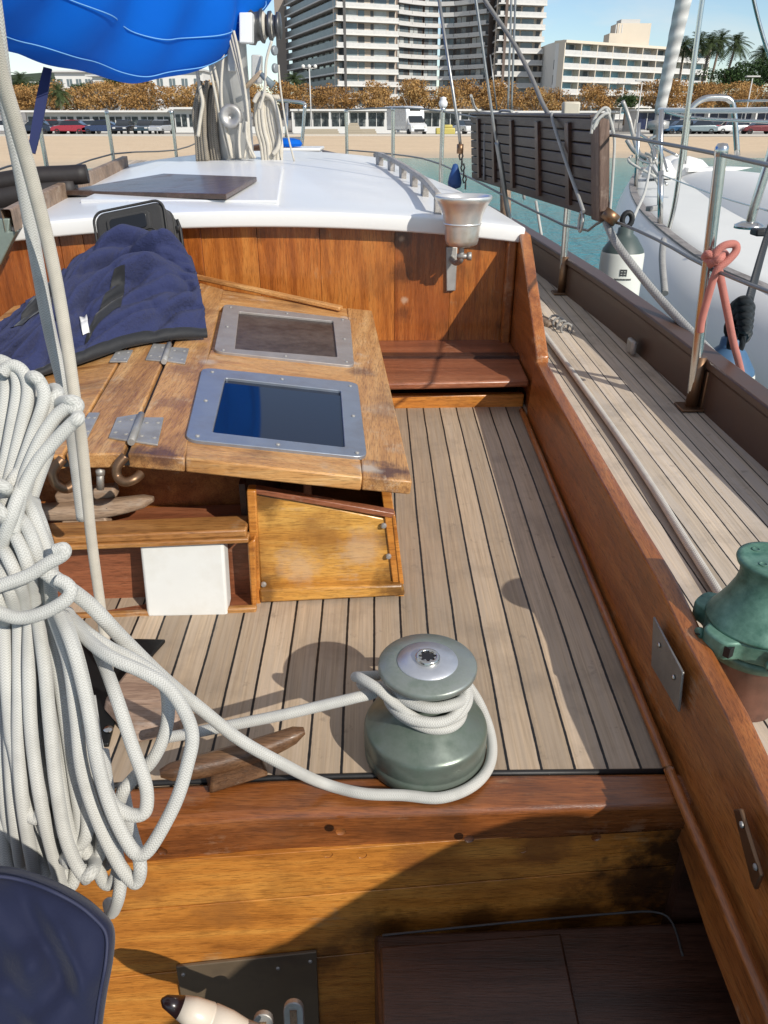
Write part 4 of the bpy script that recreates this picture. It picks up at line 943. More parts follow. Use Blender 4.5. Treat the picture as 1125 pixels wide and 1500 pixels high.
def JS(u, v, lift=0.0):
    """u along the hem 0..1 left to right, v 0 hem .. 1 ridge .. 1.3 back"""
    h = spl(HP, u); r = spl(RPt, u); b = spl([Vector((x, 0, 0)) for x in bul], u).x
    vv = min(v, 1.0); p = lerp(h, r, vv)
    out = Vector((.25, -.75, .62)).normalized()
    p = p+out*(b*.55*max(0.0, math.sin(math.pi*min(1, max(0, vv*1.02))))**.8)
    if v > 1: p = p+Vector((0, .35, 0))*(v-1)+Vector((0, 0, -1.6))*(v-1)**2*1.4
    a, c = u*6.2, v*3.2
    q = Vector((a*.75+c*.25, c*1.1-a*.30, 1.7))
    rg1 = 1-abs(noise.noise(Vector((a*.42+c*.55, c*1.25-a*.62, 4.1)))*2.2); rg2 = 1-abs(noise.noise(Vector((a*.8+c*.5, c*2.2-a*1.1, 9.3)))*2.2)
    d = .026*noise.noise(q*1.0)-.040*max(0, rg1)**3-.014*max(0, rg2)**3+.014+.003*noise.noise(q*7)
    # long sweeping folds as in the photograph
    def seg(u0, v0, u1, v1, amp, w):
        ax, ay = u1-u0, v1-v0; L2 = ax*ax+ay*ay; t = max(0, min(1, ((u-u0)*ax+(v-v0)*ay)/L2))
        dx, dy = u-u0-ax*t, (v-v0-ay*t)*.7; return (amp*1.25*crease(math.hypot(dx, dy), w) if amp > 0 else amp*1.5*groove(math.hypot(dx, dy), w*.8))*(math.sin(math.pi*(.1+.8*t)))
    d += seg(.38, .30, .98, .62, .034, .045)+seg(.38, .42, .98, .78, -.032, .035)+seg(.5, .70, .99, .80, .030, .05)
    d += seg(.52, .62, .72, .98, .03, .05)+seg(.60, .52, .80, .92, -.03, .035)+seg(.80, .55, .93, .95, .03, .05)+seg(.20, .15, .62, .55, .03, .04)+seg(.25, .30, .6, .72, -.03, .03)+seg(.05, .3, .40, .75, .03, .04)+seg(.1, .12, .42, .42, -.026, .03)+seg(.62, .08, .99, .28, .018, .04)+seg(.70, .25, .97, .40, -.02, .03)
    d += seg(.60, 1.0, .99, .80, .040, .07)+seg(.48, .74, .98, .62, -.046, .035)+seg(.42, .54, .92, .52, .036, .05)+seg(.45, .38, .78, .42, -.040, .03)+seg(.72, .14, .99, .36, .026, .04)+seg(.12, .2, .5, .62, .036, .04)+seg(.2, .2, .55, .55, -.036, .03)
    edge = min(1, v/.14)*min(1, (1-u)/.05+.15)
    p = p+out*(d*edge*1.0+lift)
    zz = lidz(p.x, p.y)+.008
    if p.z < zz and p.y < 2.6: p.z = zz
    return p
jk = thing('fleece_jacket', 'crumpled navy blue fleece jacket with black hem, thrown over the deck hatch', 'jacket', (-.75, 2.0, 2.36))
m = MB(); g = [[JS(i/NC, j/NR*1.28) for i in range(NC+1)] for j in range(NR+1)]; m.grid(g)
k = NT('navy_fleece'); v = k.coord('Object'); n = k.noise(v, 14, 5, .65); fz = k.noise(v, 150, 4, .75)
c = k.mix(n, (.027, .034, .090), (.046, .056, .130)); c = k.mix(k.math('MULTIPLY', k.ramp(fz, [(.35, 0.0), (.7, 1.0)]), .45), c, (.045, .052, .145))
k.set(Color=c, Rough=.95, Spec=.05, Sheen=.06, Normal=k.bump(k.math('ADD', fz, k.math('MULTIPLY', k.noise(v, 50, 3, .6), .6)), .9, .006)); M['fleece'] = k.m
m.build('fleece', M['fleece'], jk, solid=.008, off=-1)
k = NT('black_lining'); v = k.coord('Object'); k.set(Color=(.012, .013, .016), Rough=.7, Sheen=.1, Normal=k.bump(k.noise(v, 60, 4, .6), .3, .004)); M['lining'] = k.m
m = MB(); m.grid([[JS(i/NC, s, l) for i in range(NC+1)] for s, l in ((-.005, -.006), (-.005, .006), (.02, .009), (.055, .006), (.062, -.004))]); m.build('hem', M['lining'], jk)
m = MB()
for i in range(NC+1): pass
# black pocket opening
def patch(cor, lift, n=12):
    return [[JS(*( [lerp(lerp(Vector(cor[0]+(0,)), Vector(cor[1]+(0,)), a/n), lerp(Vector(cor[3]+(0,)), Vector(cor[2]+(0,)), a/n), b/n)[q] for q in (0, 1)] ), lift) for a in range(n+1)] for b in range(n+1)]
m = MB(); m.grid(patch([(.545, .12), (.70, .24), (.735, .46), (.70, .46)], .004)); m.build('pocket', M['lining'], jk)
m = MB(); m.grid(patch([(.30, .60), (.46, .62), (.47, .98), (.38, 1.0)], .005)); m.build('sleeve_lining', M['lining'], jk)
m = MB(); m.grid(patch([(.02, .45), (.25, .52), (.27, .72), (.05, .75)], .005)); m.build('sleeve_lining', M['lining'], jk)
m = MB(); m.grid(patch([(.548, .16), (.575, .16), (.578, .33), (.55, .33)], .007, 5)); m.build('care_tag', plain('white_label', (.8, .8, .8), .6), jk, solid=.001)
# ================================================================== ropes near the camera
RR = .0071
Rj = random.Random(21)
coil = thing('rope_coil', 'big hanging coil of white braided rope with a tail leading to the winch', 'rope', T(70, 900, .9))
def strand(name, pts, t0, t1=None, r=RR, n=7, parent=coil, wob=.0, seg=12, mat=None, ts=None):
    P = []; L = len(pts)
    for i, (x, y) in enumerate(pts):
        x += Rj.uniform(-1.6, 1.6); y += Rj.uniform(-1.6, 1.6)
        t = ts[i] if ts else lerp(t0, t0 if t1 is None else t1, i/(L-1))
        if name != 'wrap' and i >= L-2 and y > 560: t += .03*(i-L+3)
        if name in ('hanging_loop', 'middle_strand') and i == 0: t += .03
        P.append(T(x, y, t))
    m = MB(); m.tube(smooth_path(P, n), r, seg); return m.build(name, mat or M['rope'], parent)
# upper loops over the hanging point
U = [([(-30, 760), (-12, 690), (4, 620), (8, 560), (-6, 532), (-30, 524)], .86),
     ([(-20, 770), (2, 700), (19, 625), (25, 565), (16, 538), (-4, 528), (-25, 540)], .85),
     ([(-8, 775), (14, 705), (32, 630), (42, 575), (35, 546), (18, 537), (2, 548)], .845),
     ([(5, 780), (20, 715), (46, 640), (64, 588), (62, 564), (47, 553), (32, 566)], .835),
     ([(14, 785), (28, 720), (52, 650), (72, 600), (84, 576), (78, 570), (66, 582)], .845),
     ([(24, 760), (34, 705), (58, 650), (80, 612), (98, 598), (112, 600), (114, 590), (100, 588), (80, 594), (62, 620)], .825),
     ([(20, 780), (30, 725), (52, 680), (78, 650), (104, 622), (116, 612), (108, 606), (92, 618)], .815),
     ([(-6, 800), (8, 740), (24, 700), (50, 665), (72, 640)], .83),
     ([(-30, 700), (-22, 640), (-14, 580), (-30, 545)], .875)]
for p, t in U: strand('upper_loop', p, t)
# waist and middle bunch
Mid = [([(40, 690), (26, 730), (8, 780), (-8, 830), (-14, 880)], .81),
       ([(34, 720), (50, 752), (66, 800), (72, 840), (78, 890), (92, 915)], .83),
       ([(18, 745), (40, 770), (56, 810), (60, 850), (66, 900)], .82),
       ([(6, 765), (26, 790), (42, 830), (48, 870), (54, 910)], .815),
       ([(-6, 790), (12, 815), (28, 850), (36, 885), (40, 915)], .815),
       ([(-12, 815), (2, 838), (14, 870), (22, 900), (24, 920)], .82),
       ([(-20, 840), (-8, 860), (0, 885), (6, 910), (6, 930)], .825),
       ([(46, 735), (62, 770), (74, 812), (80, 850)], .845),
       ([(-15, 735), (0, 752), (8, 772), (-2, 800)], .80),
       ([(-20, 705), (4, 712), (14, 722), (10, 740)], .80)]
for p, t in Mid: strand('middle_strand', p, t)
strand('wrap', [(-30, 868), (0, 858), (40, 842), (74, 824), (92, 812), (92, 803), (80, 806)], .79)
strand('wrap', [(-30, 884), (0, 898), (30, 904), (62, 898), (92, 880), (102, 868), (98, 856), (84, 850)], .785)
# hanging lower loops
Low = [([(-2, 915), (-4, 1000), (2, 1080), (10, 1180), (26, 1270), (34, 1330)], .86),
       ([(10, 915), (14, 1000), (15, 1090), (22, 1190), (32, 1270), (44, 1330)], .845),
       ([(26, 912), (28, 1000), (28, 1090), (34, 1180), (50, 1270), (62, 1320)], .83),
       ([(42, 910), (44, 990), (48, 1080), (60, 1180), (84, 1270), (98, 1320)], .825),
       ([(56, 908), (66, 980), (72, 1060), (82, 1150), (98, 1230), (120, 1280), (134, 1276), (138, 1250), (130, 1190)], .82),
       ([(68, 905), (84, 980), (98, 1060), (108, 1140), (118, 1210), (110, 1255), (100, 1262), (92, 1235), (84, 1150)], .84),
       ([(80, 903), (100, 970), (112, 1050), (122, 1130), (142, 1200), (172, 1262), (192, 1290), (203, 1288), (204, 1262), (192, 1210), (180, 1150)], .81),
       ([(92, 900), (112, 960), (130, 1040), (144, 1120), (160, 1170), (184, 1192), (206, 1192), (215, 1178), (211, 1146), (192, 1090), (172, 1030), (154, 975), (140, 944)], .80),
       ([(86, 900), (106, 950), (126, 1030), (140, 1110), (160, 1180), (186, 1236), (206, 1252), (224, 1238), (256, 1176), (276, 1120), (282, 1078), (272, 1042), (246, 1008), (208, 984), (160, 962), (122, 930), (98, 896)], .79),
       ([(104, 905), (130, 930), (162, 950), (186, 962), (222, 984), (244, 1006), (246, 1046), (238, 1082), (220, 1116), (196, 1142), (178, 1164), (172, 1200), (180, 1240)], .83),
       ([(150, 1100), (158, 1160), (168, 1230), (176, 1280), (174, 1314), (164, 1336), (158, 1322)], .85),
       ([(60, 930), (76, 1010), (90, 1100), (104, 1190), (116, 1250), (126, 1290)], .86),
       ([(110, 960), (124, 1040), (134, 1120), (148, 1190), (160, 1250)], .87),
       ([(18, 930), (20, 1010), (24, 1100), (30, 1200), (40, 1300)], .875)]
for p, t in Low: strand('hanging_loop', p, t)
# more strands behind, filling the bundle
Rr = random.Random(8)
for i in range(11):
    x0 = -10+i*10.5; off1 = Rr.uniform(-6, 6); yb_ = Rr.uniform(1180, 1310)
    strand('hanging_loop', [(x0, 905), (x0*1.12+6+off1, 990), (x0*1.2+12, 1080), (x0*1.25+22+off1, yb_-60), (x0*1.25+34, yb_), (x0*1.25+46, yb_-20), (x0*1.2+44, yb_-100), (x0*1.1+30, 1050)], .88+Rr.uniform(-.015, .02))
for i in range(7):
    x0 = -24+i*15; strand('upper_loop', [(x0*.5-4, 790), (x0*.7+4, 715), (x0+8, 650), (x0+12, 600+abs(x0-40)*.3), (x0+2, 575+abs(x0-40)*.3), (x0-12, 590+abs(x0-40)*.3)], .885+Rr.uniform(-.01, .01))
for i in range(6):
    x0 = 4+i*17; yb_ = 1150+i*17+Rr.uniform(-20, 20)
    strand('hanging_loop', [(x0, 905), (x0*1.1+6, 985), (x0*1.15+12, 1070), (x0*1.22+18, yb_-50), (x0*1.25+34, yb_+30), (x0*1.25+52, yb_+44), (x0*1.25+60, yb_+10), (x0*1.2+46, yb_-90), (x0*1.15+30, 1020)], .835+.012*(i % 3))
for i in range(6):
    x0 = -26+i*14; strand('middle_strand', [(x0+6, 735), (x0+14, 790), (x0+22, 840), (x0+26, 900)], .86)
# tail: from the coil round the winch base and up to the drum
tail = [(60, 832), (92, 856), (132, 886), (180, 936), (238, 992), (300, 1043), (352, 1084), (412, 1118)]
tt = [.80, .805, .83, .87, .93, .99, 1.03, 1.06]
P = [T(x, y, t) for (x, y), t in zip(tail, tt)]
wc0 = wc
def WC(a, r, z): return wc0+Vector((r*math.cos(a), r*math.sin(a), z))
P += [AZ(470, 1146, 2.022), AZ(530, 1162, 2.016)]
for a in (250, 280, 310, 340, 10, 40, 70): P.append(WC(math.radians(a), .1055, .012 if a > 200 else .014+.0012*a))
P += [WC(math.radians(95), .105, .10), WC(math.radians(110), .075, .135)]
for i in range(0, 34):
    a = 125+i*30; P.append(WC(math.radians(a), .0555+.003*math.sin(i*1.3)+(.006 if 12 < i < 24 else 0), .146-.00135*i-.010*max(0, math.sin(math.radians(a-230)))*(i > 6)))
P += [WC(math.radians(165), .075, .115), WC(math.radians(172), .10, .125)]
e = [(548, 1014), (520, 1022), (470, 1034), (410, 1048), (340, 1062), (280, 1074), (235, 1082)]
P += [AZ(x, y, z) for (x, y), z in zip(e, (2.125, 2.13, 2.12, 2.11, 2.095, 2.08, 2.07))]
m = MB(); m.tube(smooth_path(P, 7), .0084, 12); m.build('tail', M['rope'], coil)
# loose bight beside the drum
P = [WC(math.radians(150), .085, .118), WC(math.radians(170), .108, .135), WC(math.radians(185), .100, .155), WC(math.radians(205), .080, .155), WC(math.radians(225), .064, .135), WC(math.radians(260), .060, .118), WC(math.radians(300), .060, .115), WC(math.radians(340), .060, .128), WC(math.radians(10), .055, .14)]
m = MB(); m.tube(smooth_path(P, 8), .0078, 12); m.build('bight', M['rope'], coil)
# two standing lines
def line(name, pts, ts, r, mat, label, cat='line', group=None, seg=10, n=8):
    P = [T(x, y, t) for (x, y), t in zip(pts, ts)]; d0 = (P[0]-P[1]).normalized(); P = [P[0]+d0*k_ for k_ in (1.2, .9, .6, .4, .25, .12)]+P
    m = MB(); m.tube(smooth_path(P, n), r, seg); o = m.build(name, mat); tag(o, label, cat, group); return o
line('standing_line', [(-12, 40), (2, 110), (26, 190), (50, 275), (76, 380), (96, 490), (112, 600), (120, 650), (134, 790), (149, 900), (160, 985), (168, 1020)], [.78, .82, .87, .92, .98, 1.03, 1.08, 1.12, 1.22, 1.30, 1.36, 1.39], .0086, M['rope_old'], 'cream twisted line running from the upper left corner down to the deck block')
line('standing_line', [(-2, 60), (10, 150), (30, 250), (50, 360), (72, 480), (98, 590), (108, 660), (120, 760)], [.88, .92, .97, 1.03, 1.09, 1.15, 1.22, 1.30], .0092, M['rope'], 'white braided line running just left of the cream twisted line')
# grey line along the side deck
P = [SD(x, y, .042) for x, y in ((792, 482), (820, 520), (860, 575), (910, 645), (960, 720), (1000, 785), (1036, 842), (1060, 880))]
m = MB(); m.tube(smooth_path(P, 6), .0095, 10); tag(m.build('sheet_line', rope_mat('weathered_grey_rope', (.58, .55, .50), (.42, .40, .36), 6, 1.0, .4)), 'weathered grey line running along the side deck to the green winch', 'line')
# deck block with lashings near the cheek
lb_ = thing('lead_block', 'small grey lead block with lashing on the side deck beside the coaming', 'block', SD(800, 472))
m = MB(); p = SD(800, 474, .03); d = (SD(830, 490)-SD(800, 474)).normalized()
m.beam(p-d*.05, p+d*.05, .045, .04); m.build('shell', M['weathered'], lb_, bevel=.01)
m = MB(); m.lathe([(.0, -.012), (.028, -.012), (.022, 0), (.028, .012), (0, .012)], SD(790, 482, .04), Matrix.Rotation(math.pi/2, 3, 'Y'), 20); m.build('sheave', M['dullsteel'], lb_)
m = MB()
for kx in range(4): 
    c0 = SD(812+6*kx, 470+4*kx, .045); m.tube([c0+Vector((.022*math.cos(a*.7), .006*kx*0, .022*math.sin(a*.7))) for a in range(9)], .0045, 6, closed=True)
m.build('lashing', M['rope_grey'], lb_)
m = MB(); m.tube([SD(815, 480, .02), SD(836, 499, .018)], .011, 8); m.build('shackle', M['dullsteel'], lb_)
# flush ring plate on the side deck
rg = thing('deck_ring', 'flat oval ring plate set in the side deck planks', 'ring', SD(860, 498))
m = MB(); c0 = SD(860, 498, .006); d1 = (SD(874, 500)-SD(848, 496)); m.lathe([(.030, 0), (.045, 0), (.046, .005), (.040, .008), (.032, .006), (.030, 0)], c0, None, 28, cap=False); m.build('ring', M['dullsteel'], rg)
m = MB(); m.lathe([(0, .001), (.030, .002)], c0, None, 24); m.build('plate', M['bronze'], rg)
m = MB(); m.beam(c0+Vector((-.04, .0, .010)), c0+Vector((.04, .0, .010)), .014, .006); m.build('bar', M['dullsteel'], rg, bevel=.002)
# ================================================================== mast, boom cover and rigging
mt = T(346, 226, 4.35)
mast = thing('mast', 'pale painted mast with winches standing on the white cabin roof', 'mast', (mt.x, mt.y, roofz(mt.x, mt.y)-.02))
mw = plain('pale_mast_paint', (.50, .50, .48), .4, .1, .12, 8, .05, coat=.2, dirt=.2, dirtc=(.3, .28, .25))
m = MB(); m.lathe([(.10, 0), (.10, 4.5)], (mt.x, mt.y, mt.z-.2), None, 28); m.build('mast_tube', mw, mast)
def MP(px, py, d=-.12): return AY(px, py, mt.y+d)
def mbox(name, px0, py0, px1, py1, mat, d=-.12, th=.05):
    m = MB(); q = [MP(px0, py0, d), MP(px1, py0, d), MP(px1, py1, d), MP(px0, py1, d)]; m.hexa(q, [p+Vector((0, th, 0)) for p in q]); return m.build(name, mat, mast, bevel=.006)
mbox('gooseneck_box', 350, 18, 369, 63, M['white'], -.16, .08)
mbox('winch_pad', 368, 80, 382, 122, mw, -.13, .08)
mbox('track_box', 333, 60, 345, 105, mw, -.15, .06)
def drum(name, c, ax, prof, mat): m = MB(); m.lathe(prof, c, axis_rot(ax), 28); return m.build(name, mat, mast)
lw_ = plain('grey_block', (.26, .28, .29), .5, .3, .3, 30)
drum('mast_winch', MP(343, 172, -.10), (0, -1, .05), [(.030, 0), (.055, .01), (.055, .04), (.040, .05), (.038, .085), (.058, .095), (.060, .105), (.040, .11), (.036, .106), (.014, .106), (.014, .09), (0, .09)], M['dullsteel'])
drum('mast_winch', MP(372, 38, -.02), (1, -.05, 0), [(.06, -.05), (.085, -.03), (.088, .0), (.07, .012), (.066, .03), (.078, .04), (.08, .05), (.05, .055), (.05, .075), (.066, .08), (.068, .095), (.05, .10), (.048, .12), (.062, .125), (.062, .14), (.0, .145)], plain('dark_grey_metal', (.10, .10, .10), .4, .6, .2, 20))
m = MB(); [m.lathe([(.055, -.012), (.066, 0), (.055, .012)], MP(x, 38, -.02), axis_rot((1, -.05, 0)), 20) for x in (387,)]; m.build('rope_turn', M['rope_old'], mast)
m = MB(); [m.lathe([(.055, -.012), (.066, 0), (.055, .012)], MP(x, 38, -.02), axis_rot((1, -.05, 0)), 20) for x in (397,)]; m.build('rope_turn', M['rope_old'], mast)
m = MB(); m.beam(MP(360, 128, -.16), MP(383, 105, -.2), .022, .022); m.build('winch_handle', plain('beige_handle', (.45, .34, .23), .5), mast, bevel=.006)
m = MB(); m.tube([MP(382, 108, -.2), MP(400, 126, -.2)], [.012, .02], 10); m.build('handle_grip', plain('grey_grip', (.16, .20, .22), .5), mast)
for i, (x, y) in enumerate(((402, 74), (403, 100))):
    m = MB(); m.lathe([(0, -.012), (.022, -.010), (.024, 0), (.022, .010), (0, .012)], MP(x, y, -.05), axis_rot((1, -.5, 0)), 18); m.build('halyard_block', lw_, mast, bevel=.004)
def rline(name, pts, Yd, r, mat, label, cat='rope', group=None, n=6, seg=7, parent=None):
    P = [AY(x, y, mt.y+(Yd if not isinstance(Yd, (list, tuple)) else Yd[i])) for i, (x, y) in enumerate(pts)]
    m = MB(); m.tube(smooth_path(P, n), r, seg); o = m.build(name, mat, parent)
    if parent is None: tag(o, label, cat, group)
    return o
hal = [[(300, 60), (306, 90), (318, 150), (326, 190), (337, 232)], [(306, 55), (312, 90), (323, 140), (330, 180), (343, 232)], [(330, 40), (327, 80), (324, 130), (328, 175), (340, 232)],
       [(334, 48), (345, 90), (355, 130), (362, 180), (370, 232)], [(338, 46), (350, 95), (357, 130), (364, 185), (366, 232)], [(342, 45), (350, 80), (360, 140), (364, 190), (358, 232)], [(398, 60), (390, 90), (388, 130), (380, 160)], [(352, 180), (350, 205), (352, 232)], [(361, 178), (362, 205), (374, 232)], [(408, 95), (411, 130), (420, 190), (431, 236)]]
for i, p in enumerate(hal):
    lb_t = 'pale halyard running down the mast' if i not in (9, 6) else ('pale halyard looping right of the mast winches' if i == 6 else 'thin white halyard slanting away from the mast to the roof on its right')
    rline('halyard', p, -.16-.008*i, .0075 if i != 9 else .005, M['rope_old'], lb_t, 'halyard', 'halyards on the mast' )
cr = thing('halyard_coil', 'cream rope coil hanging on the right side of the mast', 'rope', MP(390, 228, -.1))
for k_ in range(7):
    x = 374+k_*4.6
    rline('loop', [(x+14-k_, 142), (x+3-k_*.3, 146), (x+1, 165), (x+3+k_*.5, 190), (x+9+k_*.2, 212), (x+12-k_*.4, 236)], -.14-.006*(k_ % 3), .0125, M['rope_old'], None, parent=cr)
rline('loop', [(372, 150), (380, 138), (396, 142), (405, 160), (411, 190), (408, 214), (400, 226)], -.18, .0125, M['rope_old'], None, parent=cr)
cl = thing('halyard_coil', 'grey brown rope coils hanging on the left side of the mast', 'rope', MP(300, 228, -.1))
for k_ in range(9):
    x = 286+k_*4.0
    rline('loop', [(x+8-k_*.6, 118+(k_ % 3)*6), (x+3, 140), (x+(-2 if k_ < 2 else 1), 170), (x+2, 200), (x+4+k_*.5, 236)], -.05-.012*(k_ % 4), .0125, rope_mat('brownish_rope', (.32, .28, .22), (.15, .13, .11), 5) if k_ == 0 else bpy.data.materials['brownish_rope'], None, parent=cl)
rline('loop', [(288, 100), (293, 130), (297, 150), (294, 170), (290, 200)], -.12, .010, M['rope_old'], None, parent=cl)
# --- blue boom cover
bpts = [(392, -6, 4.25), (376, 26, 4.2), (352, 60, 4.15), (322, 86, 4.05), (286, 104, 3.9), (245, 117, 3.75), (200, 121, 3.6), (150, 114, 3.4), (95, 102, 3.15), (40, 88, 2.95), (-20, 72, 2.75), (-110, 48, 2.5), (-220, 20, 2.3)]
B = smooth_path([T(x, y, t) for x, y, t in bpts], 5); NB = len(B)
cov = thing('boom_cover', 'bright blue canvas cover over the boom at upper left', 'sail cover', B[len(B)//2])
g = []; NS = 44
def cover_pt(i, s):
    b = B[i]; d = (B[min(i+1, NB-1)]-B[max(i-1, 0)]); d.z = 0; d.normalize(); n = Vector((d.y, -d.x, 0))
    if n.y > 0: n = -n
    u = i/(NB-1); H_ = .95; w = .20+.16*u
    # s: 0 = far top, .5 = bottom seam, 1 = near top
    a = (s-.5)*2; v = abs(a)
    h = H_*(v**1.25); lat = w*math.sin(min(1, v*1.08)*math.pi*.62)**.8 if v > 0 else 0
    lat *= (1 if a > 0 else -.8)
    f = .028*math.sin(i*.55+3*math.sin(v*3.0)+u*4)*min(1, v*2.2)+.05*noise.noise(Vector((u*7, s*5, .3)))
    f += .075*math.exp(-((u*13-1.8-1.1*v)/.5)**2)*v-.05*math.exp(-((u*13-2.7-2.2*v)/.45)**2)*v+.06*math.exp(-((u*13-4.4-4.2*(v-.2))/.8)**2)*v
    sag = .03*noise.noise(Vector((u*9, 4.2, .3)))
    return b+n*(lat+f*(1 if a > 0 else -1))+Vector((0, 0, h+sag*(1-v)))
for i in range(NB): g.append([cover_pt(i, s/NS) for s in range(NS+1)])
k = NT('blue_canvas'); v = k.coord('Object'); n = k.noise(v, 3, 5, .6); w_ = k.noise(v, 220, 2, .5)
k.set(Color=k.mix(n, (.002, .125, .58), (.004, .155, .66)), Rough=.75, Spec=.15, Sheen=0.0, Normal=k.bump(k.noise(v, 5, 3, .5), .25, .02))
tr = k.new('ShaderNodeBsdfTranslucent'); tr.inputs['Color'].default_value = (.004, .16, .75, 1); ms = k.new('ShaderNodeMixShader'); ms.inputs[0].default_value = .25
k.link(k.bsdf.outputs[0], ms.inputs[1]); k.link(tr.outputs[0], ms.inputs[2]); k.link(ms.outputs[0], k.n['Material Output'].inputs[0]); M['blue'] = k.m
m = MB(); m.grid(g); m.build('canvas', M['blue'], cov, subd=1)
st_m = plain('pale_stitching', (.16, .40, .70), .7)
for s0, s1 in ((.53, .545), (.60, .66)):
    m = MB(); P = []
    for i in range(NB-1):
        s = lerp(s0, s1, i/(NB-1)); p = cover_pt(i, s); q = cover_pt(i, s+.01)-p; d = cover_pt(i+1, s)-p; nn = q.cross(d).normalized(); nn = nn if nn.y < 0 else -nn
        P.append(p+nn*.006)
    m.tube(smooth_path(P[3:], 2), .0022, 5); m.build('stitch_line', st_m, cov)
m = MB(); P = smooth_path([T(70, 100, 3.2), T(62, 140, 3.2), T(54, 185, 3.2), T(46, 224, 3.2)], 5)
for i in range(len(P)-1): m.beam(P[i], P[i+1], .034+.008*math.sin(i/4), .008, (0, -1, 0))
m.build('strap', plain('navy_strap', (.012, .02, .085), .6), cov)
# --- stanchions and lifelines
SG = 'stanchions along the bulwark'
def stanchion(label, px, py, Y, r, ring=True, base=True, extra=.0):
    tp = AY(px, py, Y); zb_ = zdeck(Y)+.03; t = thing('stanchion', label, 'stanchion', (tp.x+extra, tp.y, zb_), SG)
    bx0 = Vector((tp.x+extra, tp.y, zb_))
    m = MB(); m.tube([bx0, tp-Vector((0, 0, r))], r, 16, cap=False); m.lathe([(r, -r*.6), (r*1.12, -.0), (r*1.12, r*.8), (r*.75, r*1.4), (0, r*1.5)], tp-Vector((0, 0, r)), None, 16, cap=False); m.build('tube', M['steel'], t)
    if base:
        m = MB(); m.box(bx0+Vector((.01, 0, .004)), (.10, .075, .008)); m.build('base_plate', M['bronze'], t, bevel=.002)
        m = MB(); m.box(bx0+Vector((.028, 0, .06)), (.018, .05, .12)); m.build('bracket', M['bronze'], t, bevel=.003)
        m = MB(); m.tube([bx0, bx0+Vector((0, 0, .16))], r*1.22, 16); m.build('socket', M['bronze'], t)
    return t, tp
pb2 = SD(1012, 598); pt = AY(1058, 216, 2.22)
s1, s1t = stanchion('near steel stanchion with the faded red rope tied to it', 1058, 214, pb2.y, .0155, extra=pb2.x-AY(1058, 214, pb2.y).x)
pb3 = SD(822, 430); s2, s2t = stanchion('steel stanchion partly behind the brown slatted board', 840, 190, pb3.y, .0145, extra=pb3.x-AY(840, 190, pb3.y).x)
s3, s3t = stanchion('thin steel stanchion topped with a white cap beside the hanging chain', 649, 158, 5.4, .014, base=False)
s4, s4t = stanchion('thin steel stanchion in front of the motorhome', 576, 158, 6.4, .014, base=False)
s5, s5t = stanchion('thin steel stanchion in front of the glazed promenade restaurant', 507, 161, 7.4, .014, base=False)
s6, s6t = stanchion('thin steel stanchion nearest the left edge below the blue strap', 58, 186, 5.4, .014, base=False)
s7, s7t = stanchion('thin steel stanchion at left in front of the dark blue parked car', 156, 163, 6.5, .014, base=False)
s8, s8t = stanchion('thin steel stanchion just left of the mast ropes', 251, 163, 7.4, .014, base=False)
m = MB(); m.lathe([(.018, 0), (.026, .012), (.028, .03), (.016, .048), (.022, .055), (0, .062)], s3t, None, 14); m.build('cap', M['white'], s3)
def wire(name, P, r, mat, label, cat, group=None, seg=6, n=5, parent=None):
    m = MB(); m.tube(smooth_path(P, n), r, seg); o = m.build(name, mat, parent)
    if parent is None: tag(o, label, cat, group)
    return o
dn = lambda p, h: p-Vector((0, 0, h))
lw = plain('grey_wire', (.22, .22, .215), .4, .6, .2, 40)
brd = AY(897, 197, 3.0)
wire('lifeline', [AY(1240, 270, 1.4), s1t-Vector((0, 0, .02)), AY(897, 198, 3.0), s2t-Vector((0, 0, .02)), s3t-Vector((0, 0, .02)), s4t, s5t], .0055, lw, 'upper grey wire lifeline running through the tops of the right stanchions', 'lifeline', n=3)
wire('lifeline', [AY(1240, 470, 1.5), AY(1042, 394, pb2.y), AY(960, 350, 2.7), AY(886, 322, 3.05), AX(826, 330, s2t.x), dn(s3t, .32), dn(s4t, .31), dn(s5t, .31)], .0055, lw, 'lower grey wire lifeline passing the foot of the slatted board', 'lifeline', n=3)
wire('lifeline', [AY(-40, 262, 4.6), AY(34, 239, 5.2), dn(s6t, .27), dn(s7t, .29), dn(s8t, .30), AY(300, 204, 7.9)], .006, lw, 'grey wire lifeline along the left side in front of the beach', 'lifeline', n=3)
# bow pulpit rail at the mast's right
# --- brown slatted board
bd = thing('slatted_board', 'long dark brown slatted gangplank hung along the lifelines', 'gangplank', AY(790, 262, 3.9))
bm2 = wood('brown_painted_slats', (.032, .020, .016), (.055, .036, .029), (.078, .053, .043), 'Y', .5, .1, .2, (.14, .11, .10), .35)
TRp, TLp = AY(884, 172, 3.0), AY(692, 168, 4.9); BRp, BLp = AY(884, 322, 3.0), AY(694, 262, 4.9)
bn = (TLp-TRp).cross(BRp-TRp).normalized(); bn = bn if bn.x < 0 else -bn
def BD(a, b, o=0.0): return lerp(lerp(TLp, TRp, a), lerp(BLp, BRp, a), b)+bn*o   # a left->right, b top->bottom
NSL = 8
for i in range(NSL):
    b0, b1 = i/NSL+.006, (i+1)/NSL-.006
    m = MB(); q = [BD(0, b0, .012), BD(.955, b0, .012), BD(.955, b1, .012), BD(0, b1, .012)]; m.hexa(q, [p-bn*.018 for p in q]); m.build('slat', bm2, bd, bevel=.003)
m = MB(); q = [BD(0, .005), BD(.96, .005), BD(.96, .99), BD(0, .99)]; m.hexa([p-bn*.007 for p in q], [p-bn*.02 for p in q]); m.build('backing', M['darkwood'], bd)
